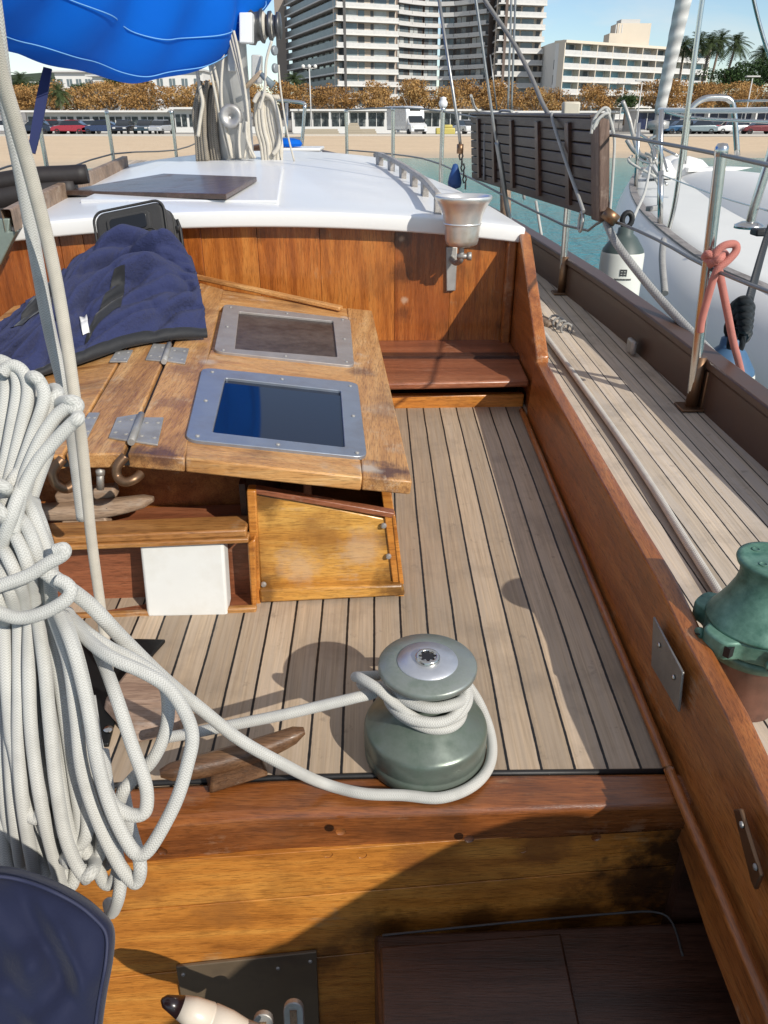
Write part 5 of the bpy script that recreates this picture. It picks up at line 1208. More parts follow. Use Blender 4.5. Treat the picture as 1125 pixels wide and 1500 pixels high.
for a in (.105, .27, .44, .645, .84):
    m = MB(); w = .011; q = [BD(a-w, .05, .026), BD(a+w, .05, .026), BD(a+w, .93, .026), BD(a-w, .93, .026)]; m.hexa(q, [p-bn*.015 for p in q]); m.build('batten', M['darkwood'], bd, bevel=.002)
m = MB(); q = [BD(.957, -.01, .016), BD(1.0, -.01, .016), BD(1.0, 1.02, .016), BD(.957, 1.02, .016)]; m.hexa(q, [p-bn*.04 for p in q]); m.build('end_post', wood('split_end_wood', (.05, .028, .02), (.12, .07, .05), (.24, .16, .12), 'Z', .6, 0, .45, (.34, .27, .22), .5), bd, bevel=.005)
m = MB(); q = [BD(0, -.03, .018), BD(.957, -.03, .018), BD(.957, .0, .018), BD(0, .0, .018)]; m.hexa(q, [p-bn*.035 for p in q]); m.build('top_bar', bm2, bd, bevel=.003)
m = MB(); rc_ = BD(.955, .97, .05); m.tube([rc_+Vector((.0, .028*math.cos(a), .034*math.sin(a)-.02)) for a in [2*math.pi*i/18 for i in range(18)]], .006, 8, closed=True); m.build('ring_bolt', M['dullsteel'], bd)
m = MB(); m.lathe([(.0, -.02), (.03, -.02), (.03, .02), (0, .02)], BD(1.02, .96, -.01), Matrix.Rotation(.6, 3, 'Y'), 16); m.build('roller', M['bronze'], bd)
# lashings of the board
rline_ = lambda nm, pts, r, mat, lab, cat='lashing': tag((lambda m: (m.tube(smooth_path([AY(x, y, Y_) for x, y, Y_ in pts], 6), r, 7), m.build(nm, mat))[1])(MB()), lab, cat)
kn = thing('rope_knot', 'pale knotted rope over the top right corner of the slatted board', 'rope', AY(870, 172, 2.95))
for j, pts in enumerate(([(866, 196), (870, 176), (880, 162), (890, 160), (892, 170), (880, 172), (872, 186)], [(868, 180), (876, 166), (886, 158), (893, 163), (888, 174)], [(888, 160), (894, 175), (899, 195)], [(869, 190), (874, 178), (884, 168), (892, 166)])):
    m = MB(); m.tube(smooth_path([AY(x, y, 2.93-.012*j) for x, y in pts], 6), .0052, 8); m.build('turn', M['rope'], kn)
rline_('lashing', [(690, 140, 4.4), (696, 158, 4.75), (706, 164, 4.8), (728, 166, 4.6), (735, 162, 4.5), (750, 163, 4.4)], .007, M['rope'], 'white rope tail lying over the far top corner of the slatted board')
rline_('lashing', [(757, 164, 4.1), (757, 190, 4.1), (761, 230, 4.05), (768, 292, 4.0)], .0075, M['rope_grey'], 'grey lashing hanging down the middle of the slatted board')
rline_('lashing', [(711, 166, 4.6), (710, 200, 4.6), (709, 264, 4.6)], .006, M['rope_grey'], 'grey lashing round the far end of the slatted board')
rline_('lashing', [(808, 166, 3.50), (812, 185, 3.42), (830, 240, 3.25), (848, 290, 3.05), (855, 310, 2.98)], .0065, M['rope_grey'], 'pale line crossing the slatted board down to its ring bolt')
rline_('lashing', [(898, 192, 3.0), (900, 215, 3.0), (896, 280, 3.0), (892, 326, 3.0)], .005, M['rope'], 'thin white line hanging just right of the slatted board')
m = MB(); m.box(AY(836, 160, 3.9), (.075, .05, .06)); tag(m.build('junction_box', plain('cream_box', (.55, .50, .40), .5), bevel=.008), 'small cream box on top of the slatted board', 'box')
# --- shrouds
shm = plain('grey_shroud', (.30, .30, .29), .35, .7, .25, 40)
SH = 'shrouds at the right of the mast'
def shroud(pts, r, lab, mat=None): return rline_('shroud', pts, r, mat or shm, lab, 'shroud')
sh1 = thing('shroud', 'steel shroud ending in a shackle and dark chain above the bell', 'shroud', AY(680, 262, 3.6))
m = MB(); m.tube([AY(634, -60, 3.6), AY(672, 190, 3.6), AY(675, 218, 3.6)], .0065, 8); m.build('wire', shm, sh1)
for i in range(7):
    p = AY(674+i*1.3, 220+i*8.5, 3.6); a = Vector((.0, 0, .016)); s = Vector((.008, 0, 0)) if i % 2 else Vector((0, .008, 0))
    m = MB(); m.tube([p+a+s*.3, p+s, p-a+s*.3, p-a-s*.3, p-s, p+a-s*.3], .0035, 6, closed=True); m.build('chain_link', M['black'], sh1)
m = MB(); m.lathe([(0, -.02), (.014, -.018), (.014, .018), (0, .02)], AY(674, 218, 3.6), None, 10); m.build('shackle', M['bronze'], sh1)
m = MB(); m.lathe([(0, .09), (.012, .085), (.03, .03), (.036, 0), (.03, -.02), (0, -.03)], AY(666, 268, 4.2), None, 14); tag(m.build('blue_float', plain('blue_plastic', (.02, .07, .22), .5)), 'small dark blue float hanging behind the bell', 'float')
shroud([(690, -40, 3.9), (697, 0, 3.9), (722, 175, 3.9), (728, 210, 3.9)], .0065, 'thin steel shroud crossing the far end of the slatted board')
shroud([(728, 208, 3.9), (735, 250, 3.9), (742, 300, 3.9), (752, 345, 3.9)], .012, 'grey rigging screw below the thin shroud, reaching the bulwark')
shroud([(700, -20, 4.0), (714, 6, 4.0), (752, 62, 3.9), (778, 112, 3.8), (794, 150, 3.7), (806, 172, 3.6)], .0095, 'thick grey rope slanting in front of the right tower down to the slatted board', plain('dark_grey_line', (.17, .165, .16), .6, var=.25, scale=30))
shroud([(750, -40, 5.2), (749, 0, 5.2), (744, 162, 5.2)], .0065, 'left one of a close pair of vertical wires before the right tower')
shroud([(756, -40, 5.2), (755, 0, 5.2), (749, 162, 5.2)], .0065, 'right one of a close pair of vertical wires before the right tower')
shroud([(718, 80, 5.6), (728, 162, 5.6)], .004, 'short faint wire left of the vertical pair')
shroud([(740, 270, 4.4), (741, 345, 4.4)], .03, 'dark wooden spar end standing below the slatted board', M['weathered'])
shroud([(785, 295, 4.6), (796, 362, 4.4)], .008, 'white line slanting over the water below the board', M['rope'])
shroud([(888, 326, 3.0), (905, 360, 2.9), (960, 430, 2.7), (1030, 505, 2.4), (1125, 605, 2.0), (1200, 690, 1.8)], .0145, 'thick grey mooring line sagging from the board towards the bulwark', M['rope_grey'])
# --- faded red rope on the stanchion
pk = thing('red_rope', 'faded red rope knotted round the near stanchion with an eye loop', 'rope', AY(1060, 380, pb2.y))
def prope(name, pts, r=.0105):
    m = MB(); m.tube(smooth_path([AY(x, y, pb2.y+d) for x, y, d in pts], 7), r, 10); return m.build(name, M['rope_pink'], pk)
prope('loop', [(1052, 384, -.05), (1048, 372, -.05), (1060, 360, -.05), (1076, 358, -.05), (1078, 368, -.055), (1066, 382, -.06), (1052, 394, -.06), (1044, 412, -.055), (1036, 440, -.05), (1028, 470, -.045), (1026, 486, -.04)])
prope('turn', [(1034, 378, -.01), (1036, 372, -.04), (1050, 376, -.045), (1062, 374, -.03), (1060, 370, .02)])
prope('turn', [(1032, 376, .02), (1040, 382, -.04), (1054, 384, -.05), (1060, 380, .0)])
prope('turn', [(1040, 388, -.03), (1052, 380, -.06), (1058, 376, -.05)])
prope('tail', [(1052, 390, -.06), (1058, 420, -.05), (1066, 460, -.03), (1074, 500, .0), (1082, 530, .03), (1087, 552, .06)])
prope('end', [(1082, 570, .03), (1090, 573, .02), (1096, 580, .02), (1100, 588, .02)], .011)

# --- foredeck box with a blue cushion and the bow pulpit, seen right of the mast
fx = thing('deck_box', 'white foredeck box just right of the mast ropes', 'box', (-.78, 6.1, zdeck(6.1)+.03))
q = [AY(398, 221, 6.0), AY(466, 219, 6.0)]; m = MB(); zt_ = q[0].z; zb_ = zdeck(6.1)+.03
m.box(((q[0].x+q[1].x)/2, 6.2, (zt_+zb_)/2), (q[1].x-q[0].x, .42, zt_-zb_)); m.build('body', M['white'], fx, bevel=.02)
m = MB(); m.box(((q[0].x+q[1].x)/2, 6.2, zt_+.008), (q[1].x-q[0].x+.03, .45, .02)); m.build('lid', M['white'], fx, bevel=.006)
c0 = AY(424, 219, 6.15); m = MB(); m.lathe([(0, 0), (.085, .004), (.095, .022), (.080, .045), (.04, .056), (0, .058)], (c0.x, c0.y, zt_+.02), None, 24); tag(m.build('blue_cushion', M['blue'], smooth=True), 'small bright blue cushion on the white foredeck box', 'cushion')
pu = thing('bow_pulpit', 'tubular steel bow pulpit behind the mast ropes', 'pulpit', (-1.0, 8.1, zdeck(8.1)))
for nm, pts in (('top_rail', [(376, 150, 8.3), (404, 147, 8.3), (440, 150, 8.1), (447, 153, 8.0)]), ('post', [(447, 152, 8.0), (444, 190, 8.0), (440, 232, 8.0)]), ('post', [(420, 149, 8.3), (419, 232, 8.3)]), ('lower_rail', [(410, 204, 8.3), (444, 203, 8.0)])):
    m = MB(); m.tube(smooth_path([AY(x, y, Y_) for x, y, Y_ in pts], 4), .016, 8); m.build(nm, M['steel'], pu)
# ================================================================== sea, beach, town
def PX(px, Y, z=1.0):      # world x at a pixel column for a point at depth Y and height z
    return (px-562.5)/F*(Y*CP-(z-CAMZ)*SP)
def ZY(py, Y): return AY(562, py, Y).z
m = MB(); m.grid([[Vector((x, y, 0)) for x in (-400, -60, 0, 60, 400)] for y in (-120, 0, 30, 64, 66)], smooth=False)
k = NT('sea_water'); g_ = k.n.new('ShaderNodeNewGeometry'); mp = k.new('ShaderNodeMapping'); mp.inputs['Scale'].default_value = (1, .8, 1); k.link(g_.outputs['Position'], mp.inputs[0])
n1 = k.noise(mp.outputs[0], 1.1, 4, .6, .6); n2 = k.noise(mp.outputs[0], 4.5, 4, .6, .5); n3 = k.noise(mp.outputs[0], 14, 3, .6)
h = k.math('ADD', k.math('ADD', k.math('MULTIPLY', n1, 1.0), k.math('MULTIPLY', n2, .55)), k.math('MULTIPLY', n3, .16))
sp = k.n.new('ShaderNodeSeparateXYZ'); k.link(g_.outputs['Position'], sp.inputs[0])
dp = k.ramp(k.math('DIVIDE', sp.outputs[1], 64.0), [(.0, (.012, .20, .27)), (.30, (.016, .235, .29)), (.7, (.07, .30, .29)), (1.0, (.24, .36, .30))])
k.set(Color=dp, Rough=.12, Spec=.28, Normal=k.bump(h, 1.0, .22)); M['sea'] = k.m
struct(m.build('sea', M['sea']))
m = MB(); ny = [(60, -.5), (66, .03), (72, .25), (80, .62), (88, .95), (92, 1.0)]
m.grid([[Vector((x, y+math.sin(x*.05)-(min(26, max(0, -x-4)*.9) if z < .9 else 0)*(1-max(0, z)), z)) for x in range(-260, 261, 10)] for y, z in ny])
k = NT('beach_sand'); g_ = k.n.new('ShaderNodeNewGeometry'); n = k.noise(g_.outputs['Position'], .5, 6, .65); nf = k.noise(g_.outputs['Position'], 3, 5, .7)
mpp = k.new('ShaderNodeMapping'); mpp.inputs['Scale'].default_value = (.05, .8, 1); k.link(g_.outputs['Position'], mpp.inputs[0]); ns = k.noise(mpp.outputs[0], 1, 4, .6)
sp = k.n.new('ShaderNodeSeparateXYZ'); k.link(g_.outputs['Position'], sp.inputs[0]); wet = k.ramp(sp.outputs[2], [(.08, 1.0), (.26, 0.0)])
c = k.mix(k.math('ADD', k.math('MULTIPLY', n, .5), k.math('MULTIPLY', ns, .5)), (.52, .38, .24), (.78, .61, .42)); c = k.mix(k.math('MULTIPLY', k.ramp(nf, [(.45, 0.0), (.7, 1.0)]), .3), c, (.46, .33, .21)); c = k.mix(k.math('MULTIPLY', wet, .6), c, (.42, .36, .28))
k.set(Color=c, Rough=.9, Normal=k.bump(nf, .6, .15)); struct(m.build('beach', k.m))
m = MB(); m.grid([[Vector((x, y, z)) for x in range(-600, 601, 100)] for y, z in ((90.5, .985), (104, 1.0), (130, 1.02), (300, 3.0), (900, 10))], smooth=False)
struct(m.build('ground', plain('promenade_paving', (.30, .28, .25), .85, var=.2, scale=.3, bump=0)))
m = MB(); m.box((0, 91.6, .93), (520, .35, .5)); struct(m.build('kerb', plain('pale_kerb', (.50, .47, .42), .8, bump=0)))
# hills far behind at left
m = MB()
for (x0, x1, zt, Y) in ((-400, -40, 26, 520), (60, 420, 14, 560)):
    xs_ = [lerp(x0, x1, i/30) for i in range(31)]
    m.grid([[Vector((x, Y-80, 0)) for x in xs_], [Vector((x, Y-30, zt*.55*math.sin(math.pi*i/30)+2*noise.noise(Vector((x*.03, 0, 0))))) for i, x in enumerate(xs_)], [Vector((x, Y, zt*math.sin(math.pi*i/30)**.7+3*noise.noise(Vector((x*.02, 3, 0))))) for i, x in enumerate(xs_)], [Vector((x, Y+60, 0)) for x in xs_]])
struct(m.build('hills', plain('wooded_hill', (.045, .065, .035), .9, var=.5, scale=.08, bump=0)))
# ------------------------------------------------------------------ trees
def leafmat(name, cols, trans=.25):
    k = NT(name); oi = k.n.new('ShaderNodeObjectInfo'); g = k.n.new('ShaderNodeNewGeometry')
    n = k.noise(k.coord('Object'), .9, 4, .6); r = k.math('ADD', k.math('MULTIPLY', g.outputs['Random Per Island'], .55), k.math('ADD', k.math('MULTIPLY', n, .5), k.math('MULTIPLY', k.math('SUBTRACT', oi.outputs['Random'], .5), .35)))
    k.set(Color=k.ramp(r, [(i/(len(cols)-1), c) for i, c in enumerate(cols)]), Rough=.7, Spec=.2); 
    return k.m
LF_O = leafmat('autumn_leaves', [(.14, .075, .03), (.27, .145, .05), (.37, .205, .07), (.43, .26, .095), (.36, .26, .11)])
LF_G = leafmat('evergreen_leaves', [(.012, .028, .010), (.028, .055, .016), (.05, .09, .025), (.08, .12, .035)])
BARK = plain('pale_bark', (.30, .25, .19), .85, var=.3, scale=3, bump=.1)
def crown_mesh(name, n, rx, ry, rz, sz, seed, mat, cl=9, flat=.0):
    R = random.Random(seed); m = MB(); C = []
    for _ in range(cl):
        a = R.uniform(0, 2*math.pi); rr = R.uniform(.15, .85); C.append((Vector((rr*math.cos(a), rr*math.sin(a), R.uniform(-.55, .62))), R.uniform(.32, .55)))
    for i in range(n):
        c, r = R.choice(C); d = Vector((R.gauss(0, 1), R.gauss(0, 1), R.gauss(0, 1))).normalized()*r*R.uniform(.25, 1)**.5
        p = c+d; p = Vector((p.x*rx, p.y*ry, p.z*rz))
        if flat and p.z < -rz*flat: p.z = -rz*flat*R.uniform(.7, 1)
        q = Matrix.Rotation(R.uniform(0, 6.28), 3, 'Z') @ Matrix.Rotation(R.gauss(0, .9), 3, 'X') @ Matrix.Rotation(R.uniform(0, 6.28), 3, 'Z')
        s = sz*R.uniform(.5, 1.2); m.poly([p+q @ Vector((-s, -s*.6, 0)), p+q @ Vector((s, -s*.5, 0)), p+q @ Vector((s*.7, s*.6, s*.2)), p+q @ Vector((-s*.6, s*.5, -s*.2))])
    me = bpy.data.meshes.new(name); m.bm.to_mesh(me); m.bm.free(); me.materials.append(mat); return me
def trunk_mesh(name, h, r, seed, spread, mat, nb=6, crown=3):
    R = random.Random(seed); m = MB(); m.tube([Vector((0, 0, -.3)), Vector((R.uniform(-.1, .1), 0, h*.5)), Vector((R.uniform(-.2, .2), R.uniform(-.2, .2), h))], [r, r*.8, r*.62], 8)
    for i in range(nb):
        a = i*6.28/nb+R.uniform(-.4, .4); e = R.uniform(.5, 1.0)
        b = Vector((math.cos(a)*spread*e, math.sin(a)*spread*e, h+crown*R.uniform(.35, .8))); mid = lerp(Vector((0, 0, h*.9)), b, .5)+Vector((0, 0, -.15*crown*.3))
        m.tube([Vector((0, 0, h*.92)), mid, b], [r*.5, r*.32, r*.12], 6)
    me = bpy.data.meshes.new(name); bmesh.ops.recalc_face_normals(m.bm, faces=m.bm.faces); m.bm.to_mesh(me); m.bm.free(); me.materials.append(mat); return me
PT_C = [crown_mesh('plane_crown', 3000, 3.5, 3.2, 2.0, .125, 40+i, LF_O, 12) for i in range(4)]
PT_T = [trunk_mesh('plane_trunk', 2.4, .20, 60+i, 2.3, BARK) for i in range(3)]
def tree(name, label, cat, cm, tm, loc, zc, s=1.0, group=None, sz=None):
    t = thing(name, label, cat, loc, group, random.uniform(0, 6.28)); t.scale = (s, s, s*(sz or 1))
    for nm, me, z in (('trunk', tm, 0), ('crown', cm, zc)):
        if me is None: continue
        o = bpy.data.objects.new(nm, me); COL.objects.link(o); o.parent = t; o.location = (0, 0, z)
    return t
GT = 'clipped plane trees along the promenade'
Rt = random.Random(5)
for row, (Y, n0, n1, dz) in enumerate(((122, -60, 1300, 0), (131, -40, 1330, .35))):
    px = n0
    while px < n1:
        if not (1 and 905 < px < 925 and row == 0):
            z0 = 1.0; h = Rt.uniform(.88, 1.12)
            tree('plane_tree', 'orange brown clipped plane tree in the row along the promenade', 'tree', PT_C[Rt.randrange(4)], PT_T[Rt.randrange(3)], (PX(px, Y, 5)+Rt.uniform(-.5, .5), Y+Rt.uniform(-1, 1), z0+dz), 4.0, h*1.06, GT)
        px += Rt.uniform(52, 64)
# evergreen clump and pines right
PN = [crown_mesh('pine_crown', 3600, 5.5, 4.5, 2.6, .20, 90+i, LF_G, 14, .5) for i in range(2)]
PNT = trunk_mesh('pine_trunk', 5, .3, 91, 3, plain('dark_bark', (.10, .07, .05), .9), 6, 3)
for i, (px, py, Y, s, lab) in enumerate(((1066, 118, 150, .92, 'rounded dark green pine beneath the palms at right'), (1112, 112, 156, 1.05, 'broad dark green pine at the right edge behind the lamp post'), (1150, 108, 160, 1.1, 'dark green pine beyond the right picture edge'), (1040, 132, 148, .62, 'small dark green pine left of the rounded pine'))):
    zc = ZY(py, Y); tree('pine_tree', lab, 'tree', PN[i % 2], PNT, (PX(px, Y, 6), Y, zc-5.4*s-.6), 6.2, s)
for i, (px, py, Y, s, lab) in enumerate(((918, 150, 112, .42, 'dark olive green tree between the slatted board and the white fore stay'), (22, 140, 140, .8, 'dark green tree behind the plane trees at far left'), (62, 134, 150, .8, 'bushy green tree left of the white hillside houses'), (172, 124, 170, .55, 'small dark green tree below the boom cover'), (208, 122, 172, .45, 'dark green tree beside the white house'), (128, 132, 165, .5, 'low green tree between the white houses'))):
    zc = ZY(py, Y); tree('green_tree', lab, 'tree', PN[i % 2], PNT, (PX(px, Y, 5), Y, zc-6.0*s), 6.0, s)
def palm_mesh(seed, L=2.8, nf=56):
    R = random.Random(seed); m = MB()
    for i in range(nf):
        a = R.uniform(0, 6.28); e = R.uniform(-.55, 1.35); d = Vector((math.cos(a), math.sin(a), 0)); pts = []; Lf = L*R.uniform(.75, 1.1)
        for j in range(7):
            t = j/6; pts.append(d*(Lf*t*math.cos(e)*.95+.0)+Vector((0, 0, Lf*(math.sin(e)*t-  .50*t*t))))
        for j in range(6):
            p, q = pts[j], pts[j+1]; ax = (q-p).normalized(); sd = ax.cross(Vector((0, 0, 1))).normalized(); w = .55*math.sin(math.pi*(.12+.83*(j+.5)/6.5))
            for sg_ in (-1, 1):
                for kk in range(3):
                    b0 = lerp(p, q, kk/3); b1 = lerp(p, q, kk/3+.22); tip = b0+sd*sg_*w+ax*w*.7+Vector((0, 0, -w*.45)); m.poly([b0, b1, tip])
    me = bpy.data.meshes.new('palm_crown'); m.bm.to_mesh(me); m.bm.free(); me.materials.append(leafmat('palm_leaves', [(.022, .036, .016), (.05, .075, .028), (.095, .12, .05)])); return me
PC = [palm_mesh(7), palm_mesh(8)]
def palm(px, py, Y, s, lab, name='palm_tree', lean=0, grp=None):
    zc = ZY(py, Y); x = PX(px, Y, zc); t = thing(name, lab, 'palm tree', (x+lean, Y, 1.0), grp)
    m = MB(); H_ = zc-1.0; m.tube([Vector((0, 0, -.5)), Vector((-lean*.35, 0, H_*.5)), Vector((-lean, 0, H_))], [.26*s, .19*s, .17*s], 8)
    me = bpy.data.meshes.new('palm_trunk'); m.bm.to_mesh(me); m.bm.free(); me.materials.append(bpy.data.materials['palm_bark'] if 'palm_bark' in bpy.data.materials else plain('palm_bark', (.19, .15, .12), .9, var=.3, scale=6)); o = bpy.data.objects.new('trunk', me); COL.objects.link(o); o.parent = t
    o = bpy.data.objects.new('crown', PC[int(px) % 2]); COL.objects.link(o); o.parent = t; o.location = (-lean, 0, H_); o.scale = (s, s, s); o.rotation_euler = (0, 0, px)
for px, py, Y, s, lab, ln in ((1003, 66, 178, 1.20, 'palm tree directly right of the white furled stay', 0), (1024, 60, 175, 1.31, 'second palm from the stay, crown touching its neighbours', -.4), (1041, 62, 172, 1.26, 'third palm from the stay in the clump behind the hotel', -.6), (1056, 58, 176, 1.31, 'tall palm in the middle of the clump', -1.0), (1079, 63, 168, 1.31, 'rightmost tall palm of the clump with a leaning trunk', -1.6), (1119, 78, 165, 1.20, 'lone palm at the right picture edge', -.3)):
    palm(px, py, Y, s, lab, lean=ln)
for px, py, Y, s, lab in ((86, 134, 118, .8, 'short palm behind the plane trees at left, beside the navy strap'), (30, 118, 140, 1.0, 'palm at the far left behind the plane trees'), (431, 116, 150, .9, 'palm at the foot of the left tower')):
    palm(px, py, Y, s, lab)
# ------------------------------------------------------------------ buildings
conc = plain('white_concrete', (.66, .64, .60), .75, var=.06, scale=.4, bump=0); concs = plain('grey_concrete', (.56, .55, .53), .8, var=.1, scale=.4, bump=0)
dkl = plain('dark_grey_facade', (.075, .072, .07), .7, var=.25, scale=.6, bump=0); dkw = plain('dull_brown_wall', (.16, .12, .10), .8, var=.2, scale=.6, bump=0); glass = NT('window_glass'); gn = glass.noise(glass.coord('Object'), .35, 3, .6); glass.set(Color=glass.mix(gn, (.05, .07, .085), (.20, .25, .27)), Rough=.12, Spec=.7); glass = glass.m  # even dark grey facade and brown wall colours
gl_l = NT('curtained_glass'); gn = gl_l.noise(gl_l.coord('Object'), .8, 3, .6); gl_l.set(Color=gl_l.mix(gn, (.30, .33, .33), (.58, .60, .58)), Rough=.25); gl_l = gl_l.m
gl_b = NT('blue_awning_glass'); gn = gl_b.noise(gl_b.coord('Object'), .5, 3, .6); gl_b.set(Color=gl_b.mix(gn, (.18, .38, .46), (.36, .55, .60)), Rough=.3); gl_b = gl_b.m
rail_m = NT('railing_glass'); gn = rail_m.noise(rail_m.coord('Object'), 1.2, 4, .7); rail_m.set(Color=rail_m.mix(gn, (.42, .42, .41), (.70, .68, .65)), Rough=.3); rail_m = rail_m.m
dkg = plain('dark_balcony_glass', (.075, .08, .085), .35, var=.3, scale=.5, bump=0); tan_ = plain('tan_wall', (.52, .44, .36), .8, var=.15, scale=.5, bump=0); cream = plain('cream_render', (.66, .58, .47), .8, var=.06, scale=.5, bump=0); whit = plain('white_render', (.68, .67, .64), .75, var=.05, scale=.5, bump=0)
def facade(root, a, b, z0, floors, fh, depth, wmat, style, bays, dsl=1.6, slab=conc, rail=rail_m, Rs=1, rh=.75, first=0):
    """a,b plan points of the facade line (front edge of the balconies), left to right seen from the sea"""
    a, b = Vector((*a, 0)), Vector((*b, 0)); d = (b-a); L = d.length; d.normalize(); n = Vector((d.y, -d.x, 0)); R = random.Random(Rs); H_ = floors*fh
    m = MB(); q = [a-n*dsl, b-n*dsl, b-n*(dsl+depth), a-n*(dsl+depth)]; m.hexa([p+Vector((0, 0, z0)) for p in q], [p+Vector((0, 0, z0+H_)) for p in q]); m.build('wall', wmat, root)
    for f in range(floors):
        z = z0+f*fh
        m = MB(); q = [a, b, b-n*dsl, a-n*dsl]; m.hexa([p+Vector((0, 0, z)) for p in q], [p+Vector((0, 0, z+.30)) for p in q]); m.build('balcony_slab', slab, root)
        if rail is not None:
            m = MB(); q = [a+d*.05-n*.06, b-d*.05-n*.06, b-d*.05-n*.12, a+d*.05-n*.12]; m.hexa([p+Vector((0, 0, z+.31)) for p in q], [p+Vector((0, 0, z+.31+rh)) for p in q]); m.build('railing', rail, root)
        for (s0, s1, mat) in bays:
            mt_ = mat if not isinstance(mat, (list, tuple)) else R.choice(mat)
            m = MB(); q = [a+d*(L*s0)-n*(dsl-.03), a+d*(L*s1)-n*(dsl-.03), a+d*(L*s1)-n*(dsl+.03), a+d*(L*s0)-n*(dsl+.03)]; m.hexa([p+Vector((0, 0, z+.34)) for p in q], [p+Vector((0, 0, z+fh-.12)) for p in q]); m.build('window', mt_, root)
    return n
FH = 2.52; Z0 = 1.4
tw = thing('apartment_tower', 'tall apartment tower with white balconies in front and dark glazed left side', 'tower', (PX(495, 200, 10), 200, 1))
cA = (PX(495, 200, 12), 200); cB = (PX(584, 206, 12), 206); cL = (PX(421, 246, 12), 246)
facade(tw, cA, cB, Z0, 12, FH, .6, tan_, 0, [(.06, .14, [dkg, gl_l]), (.15, .36, [gl_l, gl_l, glass]), (.38, .48, [glass, dkg]), (.58, .63, dkg), (.64, .84, [gl_l, gl_l, glass]), (.88, .98, [dkg, glass])], 1.7, conc, rail_m, 3)
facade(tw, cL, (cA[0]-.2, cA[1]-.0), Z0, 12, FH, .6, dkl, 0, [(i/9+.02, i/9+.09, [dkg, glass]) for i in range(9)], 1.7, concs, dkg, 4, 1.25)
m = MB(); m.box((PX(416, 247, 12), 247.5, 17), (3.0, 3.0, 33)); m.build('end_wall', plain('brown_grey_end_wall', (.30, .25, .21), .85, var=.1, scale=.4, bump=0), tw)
tm_ = thing('curved_block', 'curved middle apartment block with stepped glass balconies between two white towers', 'tower', (PX(645, 214, 10), 214, 1))
segs = [(584, 209), (603, 212.5), (622, 215), (642, 216), (662, 215), (684, 212), (708, 208)]
for i in range(6):
    (p0, Y0), (p1, Y1) = segs[i], segs[i+1]
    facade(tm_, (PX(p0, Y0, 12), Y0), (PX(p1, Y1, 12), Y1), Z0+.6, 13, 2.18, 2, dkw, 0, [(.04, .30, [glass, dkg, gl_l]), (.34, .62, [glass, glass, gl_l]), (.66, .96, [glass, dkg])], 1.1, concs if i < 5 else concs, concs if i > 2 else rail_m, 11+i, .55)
tr_ = thing('apartment_tower', 'right hand white balconied apartment tower beyond the vertical wires', 'tower', (PX(755, 202, 10), 202, 1))
rA, rB, rL = (PX(728, 202, 12), 202), (PX(794, 205, 12), 205), (PX(708, 222, 12), 222)
facade(tr_, rA, rB, Z0+.3, 13, FH*.92, .6, tan_, 0, [(.06, .34, [gl_l, gl_l, glass]), (.40, .50, [dkg, glass]), (.54, .80, [gl_l, glass]), (.86, .95, dkg)], 1.7, conc, rail_m, 21)
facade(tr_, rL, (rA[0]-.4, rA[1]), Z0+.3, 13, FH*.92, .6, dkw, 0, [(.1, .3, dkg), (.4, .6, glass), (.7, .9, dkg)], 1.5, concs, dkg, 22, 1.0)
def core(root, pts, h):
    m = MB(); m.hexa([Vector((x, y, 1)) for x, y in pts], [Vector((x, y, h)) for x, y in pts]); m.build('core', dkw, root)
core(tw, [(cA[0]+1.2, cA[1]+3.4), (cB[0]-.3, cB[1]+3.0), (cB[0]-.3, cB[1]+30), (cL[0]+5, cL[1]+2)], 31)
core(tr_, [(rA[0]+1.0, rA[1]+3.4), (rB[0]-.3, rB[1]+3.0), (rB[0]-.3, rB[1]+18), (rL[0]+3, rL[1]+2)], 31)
# hotel
ht = thing('hotel', 'four storey white hotel with balconies and a cream roof block behind the palms', 'hotel', (PX(900, 190, 8), 190, 1))
hA, hB = (PX(824, 186, 10), 186), (PX(1034, 214, 10), 214)
bays = []
for i in range(10): bays += [(i/10+.012, i/10+.09, [gl_b, gl_b, gl_l, glass])]
facade(ht, hA, hB, 2.23, 6, 2.37, 1, whit, 0, bays, 1.8, conc, rail_m, 31, .8)
dv = Vector((hB[0]-hA[0], hB[1]-hA[1], 0)); nv = Vector((dv.y, -dv.x, 0)).normalized()
for i in range(11):
    p = Vector((*hA, 0))+dv*(i/10)-nv*.85; m = MB(); m.beam(p+Vector((0, 0, 2.2)), p+Vector((0, 0, 2.2+5*2.85)), .22, 1.6, (nv.x, nv.y, 0)); m.build('pier', cream, ht)
m = MB(); p0, p1 = Vector((*hA, 2.2+14.25)), Vector((*hB, 2.2+14.25)); q = [p0+nv*.15, p1+nv*.15, p1-nv*3.2, p0-nv*3.2]; m.hexa(q, [p+Vector((0, 0, .5)) for p in q]); m.build('roof_slab', cream, ht)
m = MB(); q = [(PX(798, 200, 8), 201, 1), (PX(821, 188, 8), 188.6, 1), (PX(821, 188, 8), 200, 1), (PX(798, 200, 8), 210, 1)]; m.hexa([Vector(p) for p in q], [Vector((p[0], p[1], 17.2)) for p in q]); m.build('end_wall', whit, ht)
for zz in (3.5, 6.3, 9.1, 12.0): m = MB(); x = PX(810, 194, 8); m.box((x+.15, 194.2, zz+.9), (.9, .5, 1.8)); m.build('side_window', dkg, ht)
m = MB(); x0, x1 = PX(904, 203, 20), PX(953, 203, 20); zt_ = ZY(34, 203); m.box(((x0+x1)/2, 206, (17+zt_)/2), (x1-x0, 6, zt_-17)); m.build('roof_block', cream, ht)
